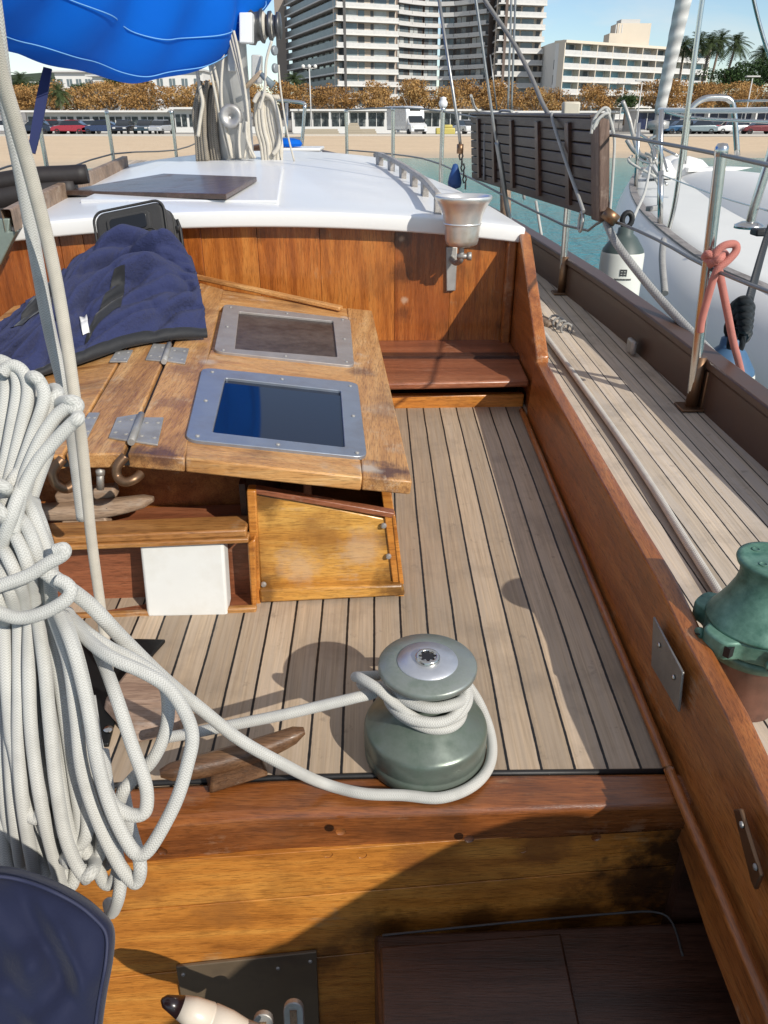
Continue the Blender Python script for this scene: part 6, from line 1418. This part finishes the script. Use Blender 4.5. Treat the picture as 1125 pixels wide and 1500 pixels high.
m = MB(); x0, x1 = PX(892, 201, 19), PX(912, 201, 19); zt_ = ZY(49, 201); m.box(((x0+x1)/2, 203, (16+zt_)/2), (x1-x0, 5, zt_-16)); m.build('roof_annex', cream, ht)
m = MB(); x0, x1 = PX(912, 203, 22), PX(940, 203, 22); m.box(((x0+x1)/2, 206, ZY(31, 203)), (x1-x0, 4, .9)); m.build('roof_plant', concs, ht)
for px in (902, 907, 911): m = MB(); x = PX(px, 202, 20); z1 = ZY(36, 202); m.tube([(x, 202, 17), (x, 202, z1)], .12, 6); m.build('roof_aerial', concs, ht)
# brown block between tower and hotel
bb = thing('brown_block', 'brown apartment block glimpsed between the right tower and the hotel', 'building', (PX(795, 235, 6), 235, 1))
m = MB(); x0, x1 = PX(780, 235, 8), PX(803, 235, 8); zt_ = ZY(72, 235); m.box(((x0+x1)/2, 240, zt_/2), (x1-x0, 10, zt_)); m.build('wall', plain('brown_render', (.28, .17, .10), .8, bump=0), bb)
for i in range(5): m = MB(); m.box(((x0+x1)/2, 234.7, 3+i*2.8), (x1-x0+.4, .8, .25)); m.build('balcony_slab', concs, bb)
# white hillside houses at left
for i, (pxa, pya, pxb, pyb, Y, lab) in enumerate(((228, 104, 300, 134, 165, 'large white house with grey roof above the plane trees left of the mast'), (172, 118, 206, 138, 172, 'small white house with dark door left of the large white house'), (86, 106, 140, 136, 185, 'white house on the slope behind the short palm'), (140, 112, 172, 140, 180, 'narrow white house between two trees under the boom cover'), (52, 122, 78, 142, 190, 'low white house at far left among the trees'))):
    x0, x1 = PX(pxa, Y, 6), PX(pxb, Y, 6); zt_, zb_ = ZY(pya, Y), ZY(pyb, Y)-4; h = thing('white_house', lab, 'house', ((x0+x1)/2, Y, zb_))
    m = MB(); m.box(((x0+x1)/2, Y+4, (zt_+zb_)/2), (x1-x0, 8, zt_-zb_)); m.build('wall', whit, h)
    m = MB(); m.box(((x0+x1)/2-.4, Y+4, zt_+.15), (x1-x0+1.6, 9.6, .3)); m.build('roof', concs, h)
    nw = 2 if x1-x0 < 7 else 4
    for j in range(nw):
        xx = lerp(x0, x1, (j+.5)/nw); zz = zt_-1.9
        m = MB(); m.box((xx, Y-.02, zz), (1.1, .12, 1.35)); w_ = m.build('window', glass, h); m = MB(); m.box((xx, Y-.1, zz), (.08, .08, 1.35)); m.build('mullion', whit, w_)
# promenade pavilions
def pavilion(lab, pxa, pxb, Y, ztop, nb, wm, gm, awn=None, arch=False):
    x0, x1 = PX(pxa, Y, 2), PX(pxb, Y, 2); t = thing('beach_pavilion', lab, 'building', ((x0+x1)/2, Y, 1.0))
    m = MB(); m.box(((x0+x1)/2, Y+3, 1+(ztop-1)/2), (x1-x0, 5.6, ztop-1)); m.build('wall', wm, t)
    m = MB(); m.box(((x0+x1)/2, Y+2.6, ztop+.1), (x1-x0+.5, 7.2, .22)); m.build('roof', whit, t)
    for i in range(nb):
        s0, s1 = lerp(x0, x1, (i+.10)/nb), lerp(x0, x1, (i+.90)/nb)
        m = MB(); m.box(((s0+s1)/2, Y+.17, 1.0+(ztop-1)*.52), (s1-s0, .12, (ztop-1)*(.52 if not awn else .78))); w_ = m.build('window', gm, t)
        m = MB(); m.box(((s0+s1)/2, Y+.10, 1.0+(ztop-1)*.52), (.09, .08, (ztop-1)*(.52 if not awn else .78))); m.build('mullion', whit, w_)
        if awn: m = MB(); m.box((lerp(x0, x1, i/nb), Y-.7, 1+(ztop-1)/2), (.22, .22, ztop-1)); m.build('post', whit, t)
    return t
dk_in = NT('dark_restaurant_glass'); gn = dk_in.noise(dk_in.coord('Object'), .9, 5, .75); dk_in.set(Color=dk_in.ramp(gn, [(.40, (.018, .022, .025)), (.55, (.06, .075, .08)), (.68, (.30, .30, .28))]), Rough=.2); dk_in = dk_in.m
pavilion('long white beach pavilion with dark windows behind the parked cars at left', 40, 252, 112, 3.35, 9, whit, dk_in)
pavilion('white arched pavilion at the left of the mast', 256, 296, 111, 3.7, 2, whit, dk_in)
pavilion('glazed promenade restaurant with white posts behind the motorhome', 430, 700, 113, 3.5, 10, whit, dk_in, True)
pavilion('dark fronted promenade restaurant behind the slatted board', 705, 900, 113, 3.3, 6, concs, dk_in, True)
bl_in = NT('blue_shade_glass'); gn = bl_in.noise(bl_in.coord('Object'), .9, 5, .75); bl_in.set(Color=bl_in.ramp(gn, [(.40, (.012, .014, .035)), (.6, (.03, .04, .10)), (.70, (.22, .22, .24))]), Rough=.3); bl_in = bl_in.m  # dark blue shade of this front is put into the pane colour
pavilion('promenade pavilion with blue shaded front behind the cars at right', 930, 1240, 116, 3.5, 9, concs, bl_in, True)
# low white walls on the promenade
for pxa, pxb, lab in ((300, 420, 'low white promenade wall right of the mast'), (430, 575, 'low white promenade wall left of the motorhome'), (620, 690, 'low white promenade wall right of the motorhome')):
    x0, x1 = PX(pxa, 106, 1), PX(pxb, 106, 1); m = MB(); m.box(((x0+x1)/2, 106, 1.35), (x1-x0, .4, .8)); tag(m.build('low_wall', whit), lab, 'wall')
for i, (px, w, lab) in enumerate(((490, 4.2, 'left stack of pale planks on the sand'), (545, 3.6, 'middle stack of pale planks on the sand'), (530, 2.0, 'pale crate beside the plank stacks'))):
    m = MB(); x = PX(px-20+i*4, 97, 1); [m.box((x, 97+i*.3, 1.12+j*.2), (w-.2*j, 1.0, .18)) for j in range(3 if i < 2 else 6)]; tag(m.build('plank_stack', plain('pale_timber_%d' % i, (.42, .36, .27), .85)), lab, 'timber stack')
# street lamps
def lamp(px, pyt, Y, lab, glb):
    zt_ = ZY(pyt, Y); x = PX(px, Y, zt_); t = thing('street_lamp', lab, 'street lamp', (x, Y, 1.0))
    m = MB(); m.tube([(x, Y, 1), (x, Y, zt_)], .075, 8); m.build('post', concs, t)
    if glb:
        m = MB(); m.tube([(x-.75, Y, zt_), (x+.75, Y, zt_)], .05, 6); m.build('arm', concs, t)
        for dx_ in (-.75, 0, .75): m = MB(); m.lathe([(0, -.24), (.18, -.16), (.24, 0), (.18, .16), (0, .24)], (x+dx_, Y, zt_+.2), None, 12); m.build('globe', whit, t)
    else:
        m = MB(); m.box((x, Y, zt_), (1.7, .5, .16)); m.build('lamp_head', concs, t, bevel=.05)
lamp(453, 100, 110, 'triple globe street lamp before the left tower', True)
lamp(1103, 112, 108, 'flat headed street lamp at right in front of the pines', False)
lamp(941, 118, 109, 'thin flat headed street lamp left of the furled stay', False)
lamp(914, 122, 118, 'tall pole lamp beside the dark olive tree', False)
# ------------------------------------------------------------------ cars
paint = {}
def carpaint(nm, c): 
    if nm not in paint: paint[nm] = plain(nm+'_car_paint', c, .28, .2, .05, 2, 0, coat=.8)
    return paint[nm]
tyre = plain('tyre', (.02, .02, .02), .8, bump=0); cglass = NT('car_glass'); cglass.set(Color=(.02, .025, .03), Rough=.08, Spec=.7); cglass = cglass.m; lampm = plain('lamp_lens', (.6, .6, .58), .2, bump=0)
def make_car(label, col, L=4.2, W_=1.75, H_=1.48, van=False):
    t = thing('parked_car', label, 'car', (0, 0, 0), 'cars parked behind the beach')
    pr = [(-L/2, .35), (-L/2+.05, .72), (-L/2+.55, .88), (-L/2+1.15, .95), (-L/2+1.2, .95), (L/2-.5, .98), (L/2-.06, .88), (L/2, .5), (L/2-.05, .3)] if not van else [(-L/2, .4), (-L/2+.05, .95), (-L/2+.7, 1.1), (L/2-.1, 1.15), (L/2, .9), (L/2, .35)]
    m = MB(); m.hexa([Vector((x, -W_/2, z)) for x, z in pr], [Vector((x, W_/2, z)) for x, z in pr]); m.build('body', col, t, bevel=.09, bseg=3, local=True, angle=25)
    c0 = [(-L/2+1.1, .94), (-L/2+1.75, H_-.03), (L/2-1.1, H_), (L/2-.25, .96)]
    m = MB(); m.hexa([Vector((x, -W_/2+.08+(.12 if z > 1.2 else 0), z)) for x, z in c0], [Vector((x, W_/2-.08-(.12 if z > 1.2 else 0), z)) for x, z in c0]); m.build('windows', cglass, t, bevel=.05, local=True)
    m = MB(); m.hexa([Vector((x, -W_/2+.2, z)) for x, z in ((-L/2+1.72, H_-.03), (-L/2+1.85, H_+.02), (L/2-1.2, H_+.04), (L/2-1.0, H_-.02))], [Vector((x, W_/2-.2, z)) for x, z in ((-L/2+1.72, H_-.03), (-L/2+1.85, H_+.02), (L/2-1.2, H_+.04), (L/2-1.0, H_-.02))]); m.build('roof', col, t, bevel=.03, local=True)
    for sx in (-1, 1):
        for sy in (-1, 1):
            m = MB(); m.lathe([(0, -.09), (.29, -.09), (.32, -.05), (.32, .05), (.29, .09), (.18, .09), (.17, .06), (0, .06)], (sx*L*.31, sy*(W_/2-.08), .32), Matrix.Rotation(-sy*math.pi/2, 3, 'X'), 18); m.build('wheel', tyre, t, local=True)
    for sy in (-1, 1): m = MB(); m.box((-L/2+.06, sy*(W_/2-.28), .68), (.12, .34, .16)); m.build('headlight', lampm, t, local=True, bevel=.03)
    return t
cars = [(4, 101, 'white', (.7, .7, .7), 0, 'white parked car at the left picture edge'), (52, 101, 'navy', (.02, .03, .06), 0, 'dark navy parked car behind the blue strap'), (74, 103, 'orange red', (.45, .07, .04), 0, 'orange red parked car, half hidden'), (89, 103, 'pale', (.62, .64, .66), 1.2, 'pale silver parked car beside the red one'), (103, 100.5, 'red', (.38, .03, .05), 0, 'deep red parked hatchback before the white pavilion'), (124, 103, 'white', (.7, .7, .7), .9, 'white parked car behind the red hatchback'), (148, 100.5, 'dark blue', (.03, .05, .12), 0, 'long dark blue parked car before the white pavilion'), (182, 101, 'black', (.015, .015, .018), 1.57, 'black parked car seen end on'), (213, 102, 'dark teal', (.03, .05, .06), 1.57, 'dark teal parked car seen end on'), (235, 102, 'silver', (.45, .46, .47), 1.4, 'silver parked car near the arched pavilion'),
        (681, 101, 'white', (.72, .73, .75), -1.2, 'white car parked facing the beach beside the slatted board'), (996, 101, 'blue', (.03, .09, .18), .1, 'dark blue parked car behind the neighbouring bow'), (975, 104, 'black', (.015, .015, .018), .3, 'black parked car half behind the furled stay'), (1022, 100, 'grey green', (.20, .25, .27), .05, 'grey green parked car inside the pulpit hoop'), (1046, 102, 'red', (.40, .04, .05), .2, 'red parked car right of the grey green car'), (1070, 101, 'white', (.72, .73, .75), .1, 'white parked car with dark wheels near the right edge'), (1112, 100.5, 'dark red', (.16, .02, .025), 0, 'dark red parked car at the right picture edge'), (1014, 106, 'silver', (.45, .46, .47), .4, 'silver car in the back row at right'), (1060, 107, 'white', (.72, .73, .75), .2, 'white car in the back row at right')]
protos = {}
for px, Y, cn_, c, rz, lab in cars:
    if cn_ not in protos: t = make_car(lab, carpaint(cn_.replace(' ', '_'), c)); protos[cn_] = t
    else: t = copy_tree(protos[cn_]); t['label'] = lab
    t.location = (PX(px, Y, 1.7), Y, 1.0); t.rotation_euler = (0, 0, rz)
# motorhome
Y = 96; mhx = PX(598, Y, 2)
mh = thing('motorhome', 'white motorhome with overcab window parked at the edge of the beach', 'motorhome', (mhx, Y, .98), rz=math.radians(112))
Mw = carpaint('white', (.72, .73, .75))
pr = [(-1.9, .5), (-1.9, 2.1), (-1.75, 2.75), (-1.3, 2.9), (3.6, 2.9), (3.7, 2.7), (3.7, .5)]
m = MB(); m.hexa([Vector((x, -1.1, z)) for x, z in pr], [Vector((x, 1.1, z)) for x, z in pr]); m.build('body', Mw, mh, bevel=.1, bseg=3, local=True)
pr = [(-3.05, .4), (-3.0, .95), (-2.75, 1.15), (-2.35, 1.25), (-1.75, 1.95), (-1.7, .4)]
m = MB(); m.hexa([Vector((x, -.98, z)) for x, z in pr], [Vector((x, .98, z)) for x, z in pr]); m.build('cab', Mw, mh, bevel=.08, bseg=3, local=True)
m = MB(); m.hexa([Vector((-2.34, -.85, 1.30)), Vector((-2.34, .85, 1.30)), Vector((-1.84, .80, 1.92)), Vector((-1.84, -.80, 1.92))], [Vector((-2.40, -.85, 1.32)), Vector((-2.40, .85, 1.32)), Vector((-1.90, .80, 1.94)), Vector((-1.90, -.80, 1.94))]); m.build('windscreen', cglass, mh, local=True)
m = MB(); m.box((-1.72, 0, 2.55), (.30, 1.25, .26), Matrix.Rotation(-.35, 3, 'Y')); m.build('overcab_window', cglass, mh, local=True)
m = MB(); m.box((.2, -1.11, 1.85), (1.1, .06, .5)); m.build('side_window', cglass, mh, local=True)
m = MB(); m.box((-2.1, -.985, 1.5), (.55, .06, .42)); m.build('cab_window', cglass, mh, local=True)
for sx in (-2.3, 2.0):
    for sy in (-1, 1): m = MB(); m.lathe([(0, -.1), (.33, -.1), (.35, 0), (.33, .1), (0, .1)], (sx, sy*.92, .35), Matrix.Rotation(math.pi/2, 3, 'X'), 18); m.build('wheel', tyre, mh, local=True)
for sy in (-1, 1): m = MB(); m.box((-2.98, sy*.7, .88), (.15, .3, .2)); m.build('headlight', lampm, mh, local=True)
m = MB(); m.box((-3.04, 0, .55), (.08, 1.2, .22)); m.build('grille', M['black'], mh, local=True)
m = MB(); x = PX(652, 99, 1); m.box((x, 99, 1.35), (2.2, 1.2, .7)); m.box((x+.3, 99, 1.85), (1.0, 1.0, .35)); tag(m.build('pedal_boat', plain('yellow_plastic', (.52, .44, .12), .5), bevel=.12), 'yellow pedal boat hull on the sand left of the white car', 'pedal boat')
# ================================================================== white boat alongside and its fenders
nb_ = thing('neighbour_boat', 'white sailing boat moored alongside at right with grey toe rail', 'sailing boat', (4.2, 7, 0))
wg = plain('white_hull_gelcoat', (.76, .755, .735), .5, var=.03, scale=2, bump=0, coat=.05)
wd = plain('pale_deck_gelcoat', (.70, .71, .69), .6, var=.05, scale=3, bump=.03)
wood_g = wood('grey_toe_rail', (.16, .14, .13), (.27, .25, .24), (.36, .34, .33), 'Y', .6, 0, .3, (.4, .38, .36), .4)
ge = [(1320, 545, 1.60), (1125, 436, 1.70), (1030, 391, 1.77), (971, 348, 1.86), (940, 318, 1.93), (928, 300, 1.97), (922, 284, 2.01), (923, 268, 2.05), (935, 250, 2.09)]
G = smooth_path([AZ(*q) for q in ge], 6)
tip = G[-1]; G = G+[tip+Vector((.35, .25, .0))]
ctr = lambda p: Vector((lerp(4.75, tip.x+.4, max(0, min(1, (p.y-3)/(tip.y-3)))), p.y, p.z))
m = MB(); rows = []
for p in G:
    c = ctr(p); k_ = max(.25, min(1, (14.5-p.y)/7.5)); rows.append([p+Vector((.01, 0, .03)), p+Vector((-.03*k_, 0, .012)), p+Vector((-.12*k_, 0, -.045)), p+Vector((-.25*k_, 0, -.16)), p+Vector((-.33*k_, 0, -.32)), p+Vector((-.36*k_, 0, -.46)), p+Vector((-.34*k_, 0, -.62)), p+Vector((-.18*k_, 0, -1.0)), lerp(p, c, .12)+Vector((0, 0, -1.2)), lerp(p, c, .5)+Vector((0, 0, -2.1))])
m.grid(rows); m.build('hull', wg, nb_, solid=.02)
m = MB(); P = []
for p in G: k_ = max(.25, min(1, (14.5-p.y)/7.5)); P.append(p+Vector((-.362*k_, 0, -.47)))
m.tube(P, .014, 8); m.build('rubbing_strake', plain('navy_stripe', (.02, .03, .06), .4), nb_)
m = MB(); rows = []
for p in G:
    c = ctr(p); far = Vector((2*c.x-p.x, p.y, p.z)); rows.append([lerp(p, far, s)+Vector((0, 0, .09*math.sin(math.pi*s))) for s in [i/12 for i in range(13)]])
m.grid(rows); m.build('deck', wd, nb_, solid=.03, off=-1)
m = MB(); rows = []
for p in G:
    d = (ctr(p)-p).normalized(); rows.append([p+Vector((0, 0, -.02)), p+Vector((0, 0, .055)), p+d*.085+Vector((0, 0, .055)), p+d*.085+Vector((0, 0, -.02))])
m.grid(rows, smooth=False); m.build('toe_rail', wood_g, nb_)
# cabin trunk
ce = [(1330, 480, 1.72), (1118, 358, 1.83), (1039, 318, 1.90), (990, 284, 1.97), (972, 268, 2.02)]
Cc = smooth_path([AZ(*q) for q in ce], 5)
m = MB(); rows = []
for i, p in enumerate(Cc):
    c = ctr(p); f = i/(len(Cc)-1); hgt = .50*(1-f)**.45+.03
    rows.append([p+Vector((0, 0, -.03)), p+Vector((.02, 0, .02)), lerp(p, c, .10)+Vector((0, 0, hgt*.25)), lerp(p, c, .28)+Vector((0, 0, hgt*.62)), lerp(p, c, .55)+Vector((0, 0, hgt*.9)), c+Vector((0, 0, hgt)), lerp(p, c, 1.5)+Vector((0, 0, hgt*.85)), lerp(p, c, 1.95)+Vector((0, 0, 0))])
m.grid(rows); m.build('cabin_trunk', wg, nb_, subd=1)
m = MB(); m.tube([p+Vector((-.006, 0, .012)) for p in Cc], .022, 8); m.build('trunk_trim', plain('beige_trim', (.34, .31, .24), .6), nb_)
# anchor gear heap at the bow
for i, (x, y, r) in enumerate(((985, 240, .30), (1004, 244, .36), (965, 246, .22))):
    m = MB(); p = AZ(x, y+14, 2.12); m.lathe([(r*1.1, 0), (r, .08), (r*.55, .22), (0, .27)], p, None, 14); m.build('deck_cowl', wg, nb_)
m = MB()
pl_ = AZ(1008, 252, 2.2); m.hexa([pl_+Vector(v_) for v_ in ((0, 0, 0), (.7, 0, .02), (.7, .3, .02), (0, .3, 0))], [pl_+Vector(v_) for v_ in ((0, 0, .05), (.9, 0, .06), (.7, .3, .06), (0, .3, .05))]); m.build('bow_platform', wg, nb_)
# bow clutter: pulpit, furling drum, stays
nst = M['steel']
def ntube(name, pts, r, mat=None, n=5):
    m = MB(); m.tube(smooth_path([AY(x, y, Y_) for x, y, Y_ in pts], n), r, 8); return m.build(name, mat or nst, nb_)
ntube('pulpit_hoop', [(1001, 240, 9.5), (1006, 190, 9.5), (1011, 162, 9.5), (1028, 146, 9.5), (1050, 143, 9.5), (1068, 146, 9.5), (1075, 162, 9.5), (1080, 228, 9.5)], .032)
ntube('guard_rail', [(966, 161, 10.2), (1000, 162, 9.6), (1060, 162, 9.0), (1140, 161, 8.2)], .026, M['white'])
ntube('guard_rail', [(975, 164, 10.0), (1010, 172, 9.6), (1070, 176, 8.9), (1140, 179, 8.2)], .016)
ntube('guard_rail', [(1076, 148, 9.4), (1140, 147, 8.8)], .012)
ntube('stanchion', [(966, 300, 8.3), (969, 160, 8.3)], .024); 
ntube('stanchion', [(967, 345, 8.2), (968, 250, 8.2)], .028)
ntube('stanchion', [(931, 278, 11.0), (936, 180, 11.0)], .026)
ntube('stay', [(1032, -20, 8.0), (1026, 20, 8.0), (1006, 170, 8.0), (990, 290, 8.0), (977, 345, 8.0)], .024)
ntube('stay', [(1100, -30, 9), (1104, 0, 9), (1118, 55, 9), (1140, 120, 9)], .02)
ntube('stanchion', [(1098, 330, 5.2), (1106, 300, 5.2), (1125, 240, 5.2), (1135, 205, 5.2)], .030)
m = MB(); p = AY(1097, 332, 5.2); m.lathe([(.09, -.01), (.09, .01), (.05, .03), (0, .03)], p, None, 22); m.build('stanchion_base', nst, nb_)
# furled jib on the forestay
m = MB(); a, b = AY(1010, -40, 11.2), AY(966, 165, 11.6); P = [lerp(a, b, i/26) for i in range(27)]
m.tube(P, [.105-.035*(i/26)+.003*math.sin(i*1.9) for i in range(27)], 14)
k = NT('furled_sail'); v = k.coord('Object', (1, 1, 1), (0, .3, 0)); wv_ = k.new('ShaderNodeTexWave', i_Scale=2.2, i_Distortion=2.5); wv_.bands_direction = 'Z'; k.link(v, wv_.inputs[0]); k.set(Color=k.mix(wv_.outputs[1], (.44, .43, .41), (.62, .61, .58)), Rough=.8, Normal=k.bump(wv_.outputs[1], .5, .03)); m.build('furled_sail', k.m, nb_)
m = MB(); p = AY(965, 178, 11.6); m.lathe([(.05, -.4), (.05, -.1), (.14, -.08), (.14, .0), (.06, .02), (.06, .25)], p, None, 16); m.build('furling_drum', M['dullsteel'], nb_)
Rn = random.Random(3)
for i in range(9):
    x0, y0 = Rn.uniform(925, 965), Rn.uniform(195, 235); ntube('bow_line', [(x0, y0, 11.2), (x0+Rn.uniform(-12, 22), y0+Rn.uniform(5, 22), 11), (x0+Rn.uniform(-8, 35), y0+Rn.uniform(22, 40), 10.8)], .017, M['rope'] if i % 2 else nst)
ntube('anchor_shank', [(912, 148, 11.8), (922, 175, 11.8), (932, 215, 11.6), (945, 240, 11.3)], .03, M['dullsteel'])
ntube('bow_roller', [(918, 205, 11.6), (930, 222, 11.5), (950, 232, 11.3)], .03, M['dullsteel'])
ntube('rope_to_fender', [(953, 240, 8.4), (945, 280, 7.2), (932, 310, 6.2), (921, 336, 5.4)], .012, M['rope'])
ntube('trailing_strap', [(972, 352, 7.0), (970, 380, 6.6), (974, 430, 6.2)], .028, M['rope_grey'])
m = MB(); m.beam(AZ(949, 306, 2.06), AZ(966, 304, 2.06), .06, .05); m.build('deck_cleat', M['dullsteel'], nb_, bevel=.01)
m = MB(); m.beam(AZ(1032, 368, 1.88), AZ(1040, 368, 1.88), .05, .05); m.build('deck_cleat', M['dullsteel'], nb_, bevel=.01)
m = MB(); q = AY(1120, 340, 4.9); m.box(q, (.14, .10, .04)); m.build('fairlead', M['black'], nb_, bevel=.01)
# wires from its guard rail
ntube('guard_wire', [(966, 255, 8.3), (1000, 268, 7.4), (1060, 290, 6.3), (1130, 310, 5.1)], .006)
# fenders
fw = plain('white_vinyl', (.66, .66, .60), .45, var=.05, scale=5, bump=.03, dirt=.2, dirtc=(.4, .38, .32)); fg = plain('dark_green_vinyl', (.06, .085, .08), .5); fb = plain('blue_vinyl', (.05, .12, .22), .5, var=.3)
def fender(lab, top, r, H_, cap, tilt=0):
    t = thing('fender', lab, 'fender', top-Vector((0, 0, H_)))
    m = MB(); m.lathe([(0, -H_), (r*.5, -H_*.97), (r*.95, -H_*.88), (r, -H_*.75), (r*.97, -.115), (r*.94, -.10)], top, None, 32, cap=False); m.build('body', fw, t)
    m = MB(); m.lathe([(r*.94, -.102), (r*.90, -.085), (r*.55, -.02), (r*.36, .0), (r*.34, .03), (r*.2, .04), (0, .04)], top, None, 32, cap=False); m.build('cap', cap, t)
    m = MB(); m.tube([top+Vector((r*.22*math.cos(a), 0, .075+r*.3*math.sin(a))) for a in [2*math.pi*i/14 for i in range(14)]], .016, 8, closed=True); m.build('eye', M['black'], t)
    return t
f1t = AY(916, 342, 4.7); f1 = fender('white fender with dark green top hanging over the blue water', f1t, .128, .72, fg)
# emblem on the fender: small dark square with a line of lettering
ink = plain('grey_ink', (.05, .05, .05), .6, bump=0)
def onf(top, r, az, z, s=1.004): return top+Vector((math.sin(az)*r*s, -math.cos(az)*r*s, z))
def sticker(az0, az1, z0, z1, name='emblem'):
    m = MB(); N = 5; m.grid([[onf(f1t, .1265, lerp(az0, az1, i/N), z, 1.006) for i in range(N+1)] for z in (z0, z1)]); m.build(name, ink, f1)
for k_ in range(3): sticker(-.29, .02, -.190-.014*k_, -.181-.014*k_)
sticker(-.29, -.25, -.220, -.181); sticker(-.02, .02, -.220, -.181); sticker(-.155, -.115, -.220, -.181)
for k_ in range(12): sticker(-.52+k_*.066, -.52+k_*.066+.045, -.243, -.233, 'lettering')
f2t = AY(1070, 507, 2.95); f2 = fender('white fender with blue top hanging on a black knotted rope near the stanchion', f2t, .115, .7, fb)
bk_ = thing('fender_rope', 'black rope with a fat knot carrying the blue topped fender', 'rope', AY(1085, 470, 2.95))
def brope(pts, r, nm):
    m = MB(); m.tube(smooth_path([AY(x, y, Y_) for x, y, Y_ in pts], 6), r, 10); m.build(nm, M['rope_black'], bk_)
brope([(1140, 300, 4.6), (1122, 352, 4.3), (1108, 400, 3.7), (1096, 445, 3.1)], .018, 'line')
for i in range(5): brope([(1076+i*3, 448+i*9, 2.95), (1090, 440+i*10, 2.88), (1099-i, 452+i*9, 2.95), (1088, 462+i*9, 3.0), (1074+i, 456+i*9, 2.96)], .019, 'knot')
brope([(1078, 480, 2.92), (1072, 500, 2.92), (1068, 520, 2.93)], .018, 'tail'); brope([(1088, 490, 2.92), (1086, 505, 2.92), (1080, 520, 2.93)], .014, 'tail')
